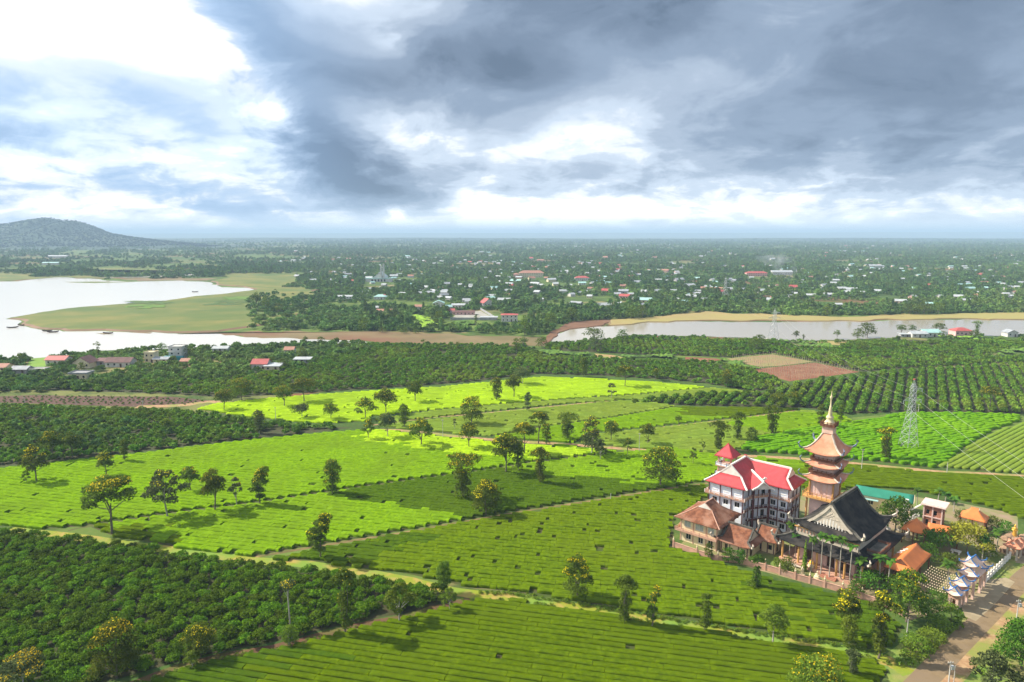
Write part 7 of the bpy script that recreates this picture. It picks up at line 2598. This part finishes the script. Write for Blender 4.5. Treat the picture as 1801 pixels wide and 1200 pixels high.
# trees on the lake shore and round the hamlet
SH = [
    ('tall tiered tree standing alone against the white lake', 174, 630, 601, 13, 'tier', 'd'),
    ('bushy tree by the shore left of the three-storey house', 285, 622, 602, 18, 'round', 'm'),
    ('dark rounded tree at the far left shore', 37, 640, 620, 14, 'round', 'd'),
    ('dark conical tree beside the brown gabled house', 144, 656, 636, 17, 'bushy', 'd'),
    ('dark leafy tree right of the three-storey house', 331, 630, 606, 22, 'bushy', 'd'),
    ('tall dark tree near the lone farmhouse roof', 479, 640, 626, 13, 'round', 'd'),
    ('bushy dark tree at the right end of the lone farmhouse', 497, 648, 630, 18, 'bushy', 'd'),
    ('big dark tree in the hamlet below the tiny red hut', 532, 634, 610, 22, 'bushy', 'd'),
    ('shore tree with a round crown left of the narrow inlet', 538, 606, 590, 11, 'round', 'd'),
    ('flat-crowned dark shore tree at the inlet', 564, 608, 592, 14, 'umbrella', 'd'),
    ('small round shore tree right of the flat-crowned one', 593, 606, 592, 9, 'round', 'd'),
    ('bushy dark tree at the left end of the mudflat', 612, 615, 600, 16, 'bushy', 'm'),
    ('small dark tree near the mudflat middle', 744, 606, 596, 9, 'round', 'd'),
    ('square-topped tree in front of the mudflat', 805, 620, 601, 12, 'column', 'd'),
    ('twin dark trees where the river arm narrows, left one', 908, 620, 594, 20, 'bushy', 'd'),
    ('twin dark trees where the river arm narrows, right one', 921, 612, 592, 18, 'round', 'd'),
    ('dense dark tree at the left end of the river arm', 953, 612, 592, 26, 'bushy', 'd'),
    ('large spreading tree overlooking the river arm', 1045, 600, 576, 34, 'round', 'd'),
    ('pale hazy tree below the large spreading tree', 1048, 618, 590, 36, 'bushy', 'k'),
    ('leafy green tree on the near bank right of the spreading tree', 1095, 600, 578, 24, 'bushy', 'm'),
    ('dark round tree on the near bank under the second pylon', 1336, 606, 588, 22, 'bushy', 'd'),
    ('yellowish dark tree mass left of the second pylon', 1330, 618, 594, 34, 'bushy', 'd'),
    ('isolated round shore tree right of the second pylon', 1400, 598, 581, 14, 'round', 'd'),
    ('tiny shore tree beside the isolated round one', 1413, 598, 588, 7, 'column', 'd'),
    ('isolated oval shore tree in the middle of the river arm bank', 1472, 596, 580, 14, 'round', 'd'),
    ('large dark grove tree on the right bank', 1525, 594, 566, 34, 'bushy', 'd'),
    ('smaller grove tree left of the large one on the right bank', 1508, 597, 577, 22, 'bushy', 'd'),
    ('rounded tree left of the white roofed sheds', 1585, 590, 570, 20, 'round', 'd'),
    ('rounded twin tree beside the white roofed sheds', 1603, 590, 570, 16, 'round', 'k'),
    ('broad dark tree behind the green roofed farmhouse', 1652, 586, 568, 24, 'round', 'd'),
    ('dark round tree in front of the green roofed farmhouse', 1660, 597, 582, 18, 'bushy', 'd'),
    ('tall layered tree right of the pink house', 1718, 590, 564, 18, 'tier', 'm'),
    ('dark hedge-like tree right of the pink house', 1713, 595, 580, 20, 'bushy', 'd'),
    ('dark row tree left in the wedge below the grove', 1515, 617, 602, 22, 'bushy', 'd'),
    ('dark row tree right in the wedge below the grove', 1562, 617, 604, 24, 'bushy', 'd'),
    ('lone conical tree among the gridded coffee at right', 1654, 640, 622, 13, 'bushy', 'm'),
    ('yellow-green tree in the coffee below the striped plot', 1128, 645, 632, 10, 'bushy', 'm'),
    ('big dark tree on the far bank left of the rice plot', 640, 582, 556, 22, 'bushy', 'd'),
    ('rounded dark bush on the mudflat edge, left one', 672, 586, 574, 16, 'bushy', 'd'),
    ('rounded dark bush on the mudflat edge, middle one', 710, 588, 575, 16, 'bushy', 'd'),
    ('rounded dark bush on the mudflat edge, right one', 732, 588, 578, 14, 'bushy', 'd'),
    ('big dark tree right of the rice plot', 772, 572, 546, 22, 'bushy', 'd'),
    ('dark tree beside the grey yard wall', 837, 571, 553, 12, 'column', 'd'),
    ('tall pale green tree at the end of the far bank', 923, 592, 553, 24, 'bushy', 'm'),
    ('dense dark tree on the far bank opposite the river tip', 968, 574, 548, 26, 'bushy', 'd'),
    ('rounded dark tree on the wooded bank above the red shore', 1005, 566, 540, 26, 'bushy', 'd'),
    ('dark clump tree at the end of the wooded point, left one', 1110, 562, 536, 28, 'bushy', 'd'),
    ('dark clump tree at the end of the wooded point, right one', 1130, 560, 536, 26, 'bushy', 'd'),
    ('pale round tree standing on the golden shore', 1454, 558, 535, 15, 'bushy', 'l'),
    ('dark grove tree behind the golden shore, left one', 1600, 554, 533, 28, 'bushy', 'd'),
    ('dark grove tree behind the golden shore, middle one', 1625, 554, 530, 30, 'bushy', 'd'),
    ('dark grove tree behind the golden shore, right one', 1650, 553, 532, 28, 'bushy', 'd'),
    ('dark bush at the foot of the peninsula crops', 470, 580, 568, 12, 'bushy', 'd'),
    ('clump tree left on the peninsula neck', 452, 542, 512, 18, 'round', 'd'),
    ('clump tree middle on the peninsula neck', 468, 545, 519, 16, 'bushy', 'd'),
    ('clump tree right on the peninsula neck', 490, 552, 532, 18, 'bushy', 'd'),
    ('lone small tree on the far meadow', 484, 512, 508, 5, 'round', 'd'),
]
for t_ in SH:
    make_tree(t_[0], t_[1], t_[2], t_[3], t_[4], t_[5], t_[6], 0.0, group='trees by the lake and the river arm', name='shore_tree', n=int(max(260, t_[4] * 24)))

# ------------------------------------------------------------------ temple garden
GT = [
    ('dense round dark green tree behind the black hall', 1574, 936, 872, 66, 'bushy', 'g', 0, 2400),
    ('wide yellow-green tree in the middle of the garden', 1700, 976, 914, 78, 'dome', 'y', 0, 2200),
    ('spreading green tree right of the orange pyramid pavilion', 1648, 968, 930, 60, 'dome', 'g', 0, 1600),
    ('smooth rounded shrub behind the orange canopy', 1632, 988, 956, 40, 'bushy', 'g', 0, 1200),
    ('olive bushy tree above the lantern strings', 1668, 1002, 972, 40, 'bushy', 'm', 0, 1200),
    ('dark shrub beside the lone orange pavilion', 1693, 917, 898, 34, 'bushy', 'd', 0, 800),
    ('purple-dark shrub right of the lone orange pavilion', 1745, 932, 908, 34, 'bushy', 'd', 0, 900),
    ('green tree behind the tall golden statue', 1768, 940, 916, 30, 'bushy', 'g', 0, 800),
    ('russet shrub before the brick building', 1650, 916, 902, 16, 'bushy', 'r', 0, 500),
    ('dark garden tree inside the white fence', 1735, 980, 950, 40, 'bushy', 'm', 0, 1000),
    ('broad green shrub mass right of the hall stairs', 1530, 1040, 1002, 60, 'dome', 'g', 0, 1800),
    ('green shrub mass below the orange canopy', 1568, 1046, 1012, 46, 'dome', 'g', 0, 1200),
    ('flat-topped green tree left of the gate', 1650, 1062, 1040, 48, 'dome', 'g', 0, 1300),
    ('dark green tree below the flat-topped tree', 1636, 1090, 1056, 40, 'bushy', 'g', 0, 1200),
    ('pale green roadside tree below the gate', 1672, 1096, 1064, 44, 'airy', 'l', 0, 1500),
    ('roadside bush left of the pale green tree', 1654, 1110, 1088, 44, 'bushy', 'l', 0, 1100),
    ('low bright roadside bush near the path end', 1610, 1146, 1118, 56, 'dome', 'l', 0, 1200),
    ('second low bright roadside bush by the tar road', 1640, 1135, 1108, 50, 'dome', 'l', 0, 1200),
    ('dark round shrub at the cream house corner', 1246, 984, 954, 18, 'bushy', 'd', 0, 700),
    ('leafy shrub before the gatehouse, left one', 1281, 990, 962, 24, 'bushy', 'g', 0, 800),
    ('leafy shrub before the gatehouse, right one', 1301, 992, 966, 26, 'bushy', 'g', 0, 800),
    ('leafy two-tiered tree in the field below the gatehouse', 1330, 1036, 975, 28, 'tier', 'g', 0, 1100),
    ('light green bush at the foot of the two-tiered tree', 1322, 1036, 1018, 22, 'dome', 'l', 0, 600),
    ('rounded shrub left of the cypress', 1384, 1008, 980, 34, 'bushy', 'd', 0, 1000),
    ('bright small shrub beside the rounded shrub', 1366, 998, 980, 16, 'bushy', 'l', 0, 600),
    ('hedge shrub by the lower wall corner', 1572, 1066, 1046, 30, 'bushy', 'm', 0, 700),
    ('green shrub in the yard below the palms', 1505, 1050, 1018, 34, 'bushy', 'g', 0, 900),
]
for t_ in GT:
    make_tree(t_[0], t_[1], t_[2], t_[3], t_[4], t_[5], t_[6], t_[7], group='trees and shrubs of the temple garden', name='garden_tree', n=t_[8], cat='shrub' if 'shrub' in t_[0] or 'bush ' in t_[0] else 'tree')
# clipped cypress
b_ = G(1414, 1004)
h_ = height_at(b_, 1414, 950)
e = empty('cypress', (b_[0], b_[1], 0))
tag(e, 'narrow bright green cypress cone in front of the hall', 'tree')
rng = np.random.default_rng(4)
blobs = [(0, 0, h_ * (0.05 + .9 * i / 9), 0.75 * (1 - i / 10.5), 0.75 * (1 - i / 10.5), h_ * .09) for i in range(10)]
link('crown', crown_mesh('crown', blobs, 900, 0.16, rng, L_LIGHT), e)
MB().tube([(0, 0, 0), (0, 0, h_ * .5)], [.1, .05], 6).build('trunk', M_BARK, e)

# rough verge plants by the road: uncountable low growth
rng = np.random.default_rng(31)
q = fill_poly(gp([(1570, 1150), (1600, 1118), (1650, 1096), (1690, 1092), (1700, 1100), (1640, 1150), (1600, 1180), (1575, 1170)]), 1.3, .45, 0, rng)
C_VERGE = proto_collection('verge_protos', [bush_mesh('verge_clump', 600 + i, 1.6, 0.8, 70, 0.16, L_LIGHT) for i in range(4)])
scatter_object('verge_growth', q, sc3(len(q), .6, 1.3, rng), C_VERGE, 'bright rough growth on the road verge', 5, 4, 'undergrowth')
q = fill_poly(gp([(1700, 1200), (1740, 1150), (1801, 1095), (1860, 1060), (1900, 1262), (1680, 1262)]), 2.2, .45, 0, rng)
scatter_object('verge_growth', q, sc3(len(q), .4, 1.0, rng), C_VERGE, 'low grass clumps right of the tar road', 6, 4, 'undergrowth')
q = []
for px_ in np.linspace(850, 1560, 150):
    base_y = np.interp(px_, [826, 900, 1000, 1130, 1300, 1400, 1490, 1560], [1050, 1050, 1066, 1087, 1116, 1131, 1144, 1161])
    g = G(px_, base_y)
    for k_ in range(3):
        q.append((g[0] + rng.normal(0, .5), g[1] + rng.choice([-1.5, 1.5, 1.2]) + rng.normal(0, .35), 0))
scatter_object('path_growth', np.array(q), sc3(len(q), .3, .75, rng), C_VERGE, 'yellow-green weeds along the foreground path', 7, 4, 'undergrowth')
q = []
for px_ in np.linspace(230, 830, 90):
    base_y = np.interp(px_, [100, 240, 350, 500, 620, 720, 826], [1240, 1203, 1166, 1138, 1106, 1085, 1056])
    g = G(px_, base_y)
    q.append((g[0] + rng.normal(0, .5), g[1] - .6 + rng.normal(0, .5), 0))
scatter_object('path_growth', np.array(q), sc3(len(q), .3, .7, rng), C_VERGE, 'weeds along the red earth path beside the coffee', 8, 4, 'undergrowth')


# ================================================================== pylons, poles and wires
def pylon(label, base, h, w, rot, group='lattice pylons', detail=True, r=0.11):
    e = empty('lattice_pylon', (base[0], base[1], 0), rot)
    tag(e, label, 'pylon', group)

    def hw(z):
        return w / 2 * (1 - 0.66 * min(1, z / (h * 0.62))) if z < h * .62 else w / 2 * 0.34 * (1 if z < h * .88 else max(.05, (h - z) / (h * .12)))
    zs = [0, h * .62, h * .9, h]
    for a, b_ in ((-1, -1), (1, -1), (1, 1), (-1, 1)):
        MB().tube([(a * hw(z), b_ * hw(z), z) for z in zs], [r, r * .8, r * .6, r * .5], 4).build('leg', M_STEEL, e)
    n_ = 11 if detail else 6
    lv = [h * .94 * (1 - (1 - i / n_) ** 1.35) for i in range(n_ + 1)]
    cs = ((-1, -1), (1, -1), (1, 1), (-1, 1))
    for k_ in range(4):
        b = MB()
        (a0, c0), (a1, c1) = cs[k_], cs[(k_ + 1) % 4]
        for i in range(n_):
            z0, z1 = lv[i], lv[i + 1]
            p = lambda a, c, z: (a * hw(z), c * hw(z), z)
            b.tube([p(a0, c0, z0), p(a1, c1, z1)], r * .5, 3)
            b.tube([p(a1, c1, z0), p(a0, c0, z1)], r * .5, 3)
            b.tube([p(a0, c0, z1), p(a1, c1, z1)], r * .45, 3)
        b.build('bracing', M_STEEL, e)
    tips = []
    for zf, sides in ((.70, (-1, 1)), (.86, (1,))):
        for s_ in sides:
            z = h * zf
            L_ = w * .78
            tip = (s_ * L_, 0, z + .2)
            b = MB()
            for c_ in (-1, 1):
                b.tube([(s_ * hw(z), c_ * hw(z), z), tip], r * .55, 3)
                b.tube([(s_ * hw(z), c_ * hw(z), z + h * .045), tip], r * .55, 3)
            b.tube([(s_ * hw(z), 0, z + h * .02), (s_ * L_ * .5, 0, z + h * .02)], r * .4, 3)
            b.build('cross_arm', M_STEEL, e)
            MB().tube([(tip[0], 0, tip[2]), (tip[0], 0, tip[2] - 1.2)], .12, 6).build('insulator', pm('insulator_glass', (0.30, 0.36, 0.36), None, rough=0.3), e)
            tips.append((tip[0], 0, tip[2] - 1.2))
    if detail:
        MB().box(-.3, .3, -.3, .3, h - .1, h + .35).build('red_cap', M_RROOF, e)
    for a, b_ in cs:
        MB().box(a * hw(0) - .45, a * hw(0) + .45, b_ * hw(0) - .45, b_ * hw(0) + .45, -.1, .5).build('footing', T_WHITE, e)
    bpy.context.view_layer.update()
    m = Matrix.Translation(Vector((base[0], base[1], 0))) @ Matrix.Rotation(rot, 4, 'Z')
    return [m @ Vector(t) for t in tips]


p1 = G(1597, 789)
p2 = G(1360, 597)
p3 = G(1275, 524)
P1T = pylon('near steel lattice pylon in the bushy tea right of the pagoda', p1, height_at(p1, 1603, 668), 4.9, R(12))
P2T = pylon('second lattice pylon on the bank of the river arm', p2, height_at(p2, 1360, 543), 6.0, R(12), detail=False, r=.13)
P3T = pylon('faint third lattice pylon among the village trees', p3, height_at(p3, 1275, 487), 6.5, R(12), detail=False, r=.13)
P0 = [Vector((t.x - 46 - (t.x - p1[0]) * .0, t.y - 262, t.z - 1)) for t in P1T]
M_WIRE = pm('wire_metal', (0.50, 0.50, 0.42), None, rough=0.4, metal=0.3)


def wire(label, a, b_, sag, r, group='power lines'):
    pts = [a.lerp(b_, t / 40) - Vector((0, 0, sag * 4 * (t / 40) * (1 - t / 40))) for t in range(41)]
    o = MB().tube(pts, r, 5).build('power_line', M_WIRE)
    tag(o, label, 'power line', group)


for i, (a, b_) in enumerate(zip(P1T, P0)):
    wire(['power line sagging right from the lower left arm of the near pylon', 'power line sagging right from the lower right arm of the near pylon', 'power line sagging right from the top arm of the near pylon'][i], a, b_, 5.0, .03)
for i, (a, b_) in enumerate(zip(P1T, P2T)):
    wire(['power line to the second pylon from the lower left arm', 'power line to the second pylon from the lower right arm', 'power line to the second pylon from the top arm'][i], a, b_, 6.0, .022)
for i, (a, b_) in enumerate(zip(P2T, P3T)):
    wire(['left', 'right', 'top'][i] + ' power line between the second and the third pylon', a, b_, 8.0, .025, 'power lines over the river arm')

M_POLE = pm('concrete_pole', (0.50, 0.48, 0.44), (0.38, 0.36, 0.33), 0.8, 0.9)


def pole(label, px, py, ptop, r=.13, lamp=False, arm=True):
    g = G(px, py)
    h = height_at(g, px, ptop)
    e = empty('utility_pole', (g[0], g[1], 0))
    tag(e, label, 'pole', 'utility poles')
    MB().tube([(0, 0, -.1), (0, 0, h)], [r, r * .7], 7).build('post', M_POLE, e)
    if arm:
        MB().sweep([(-.5, 0, h - .35), (.5, 0, h - .35)], .1, .12).build('cross_arm', M_POLE, e)
        for a in (-.4, 0, .4):
            MB().tube([(a, 0, h - .3), (a, 0, h - .1)], .05, 5).build('insulator', T_WHITE, e)
    if lamp:
        MB().box(.12, .62, -.25, .25, h - 1.6, h - .9).build('meter_box', M_WROOF, e)
    return e, Vector((g[0], g[1], h))


pole('utility pole at the end of the upper dark path', 1124, 797, 762)
pole('utility pole beside the dirt road left of centre', 779, 772, 738)
pole('utility pole in the vivid strip', 485, 738, 716)
pole('utility pole at the lower edge of the brown plot', 252, 724, 705)
pole('pale post on the brown plot', 134, 713, 701, arm=False)
pole('dark pole at the left end of the brown plot', 44, 712, 698)
pole('pale marker post on the lower path', 1074, 881, 868, arm=False)
pole('pole behind the pagoda on the dirt road', 1515, 828, 790)
pole('white post on the dirt road right of the pylon', 1665, 834, 814, arm=False)
pole('pale post at the end of the temple wall', 1594, 1126, 1090, arm=False)
pole('lamp pole right of the road with a white box', 1788, 1088, 1055, lamp=True)
pole('roadside pole at bottom right with a white box', 1668, 1204, 1163, lamp=True)
pole('thin dark pole behind the bottom right roadside pole', 1677, 1203, 1171, r=.08, arm=False)
pole('pole behind the second coffee edge near the pylon', 1615, 726, 711)

# ------------------------------------------------------------------ thin smoke rising in the village
g = G(1383, 500)
M_SMOKE = bpy.data.materials.new('smoke')
M_SMOKE.use_nodes = True
t = M_SMOKE.node_tree
t.nodes.clear()
k = NT(t)
out = k.n('ShaderNodeOutputMaterial')
pv = k.n('ShaderNodeVolumePrincipled')
pv.inputs['Color'].default_value = (0.85, 0.9, 1.0, 1)
tc = k.n('ShaderNodeTexCoord')
nz = k.noise(tc.outputs['Object'], 0.05, 4, .6)
k.link(k.m('MULTIPLY', k.sstep(nz, .42, .72), 0.022), pv.inputs['Density'])
k.link(pv.outputs[0], out.inputs['Volume'])
sm = MB()
ring = []
n_ = 12
prof = [(-2, 4, 0), (4, 8, 8), (2, 14, 18), (-6, 20, 28), (-20, 26, 36), (-34, 24, 44)]
vv, ff = [], []
for dx_, r_, z_ in prof:
    for j in range(n_):
        a = 6.283 * j / n_
        vv.append((dx_ + r_ * math.cos(a), r_ * .8 * math.sin(a), z_ + 2 + .12 * r_ * math.cos(a)))
for i in range(len(prof) - 1):
    for j in range(n_):
        ff.append((i * n_ + j, i * n_ + (j + 1) % n_, (i + 1) * n_ + (j + 1) % n_, (i + 1) * n_ + j))
ff += [tuple(reversed(range(n_))), tuple((len(prof) - 1) * n_ + j for j in range(n_))]
o = sm.add(vv, ff).build('smoke_plume', M_SMOKE)
o.location = (g[0], g[1], 0)
tag(o, 'thin bluish smoke drifting up from the village', 'smoke', None, 'stuff')
# fishing boats as small dark hulls on the lake
hull = MB()
hs = [(-2.6, .0, .55), (-1.6, .55, .3), (0, .7, .22), (1.6, .55, .3), (2.7, .0, .6)]
vv = []
for x, w_, z in hs:
    vv += [(x, -w_, z + .25), (x, -w_ * .5, z - .25), (x, w_ * .5, z - .25), (x, w_, z + .25)]
ff = []
for i in range(4):
    for j in range(3):
        ff.append((i * 4 + j, i * 4 + j + 1, i * 4 + j + 5, i * 4 + j + 4))
hull.add(vv, ff)
for i, (x, y, rz, lab) in enumerate([(22, 577, 30, 'dark rowing boat nearest the open lake off the peninsula tip'), (37, 573, -20, 'dark rowing boat moored right at the peninsula tip'), (83, 583, 5, 'long dark boat under the peninsula shore, left one'), (93, 585, 20, 'small dark boat under the peninsula shore, right one'),
                                      (343, 514, 10, 'small dark boat in the upper bay of the lake'), (190, 587, 0, 'low dark boat off the lower peninsula shore')]):
    g = G(x, y)
    e = empty('rowing_boat', (g[0], g[1], .12), R(rz))
    e.scale = (1.6, 1.6, 1.6)
    tag(e, lab, 'boat', 'boats on the lake')
    if i == 0:
        h_o = hull.build('hull', M_WOODDARK, e, solid=.06)
        s_o = MB().box(-.2, .2, -.5, .5, .3, .36).build('thwart', M_WOODDARK, e)
    else:
        c_ = h_o.copy()
        col.objects.link(c_)
        c_.parent = e
        c_ = s_o.copy()
        col.objects.link(c_)
        c_.parent = e
# ------------------------------------------------------------------ haze: the damp air over the plain
M_HAZE = bpy.data.materials.new('haze')
M_HAZE.use_nodes = True
t = M_HAZE.node_tree
t.nodes.clear()
k = NT(t)
out = k.n('ShaderNodeOutputMaterial')
pv = k.n('ShaderNodeVolumePrincipled')
pv.inputs['Color'].default_value = (0.56, 0.78, 1.0, 1)
pv.inputs['Density'].default_value = 0.000135
pv.inputs['Anisotropy'].default_value = 0.0
k.link(pv.outputs[0], out.inputs['Volume'])
o = MB().box(-46000, 46000, -3500, 46000, -1.6, 214).build('haze', M_HAZE)
tag(o, None, None, None, 'stuff')
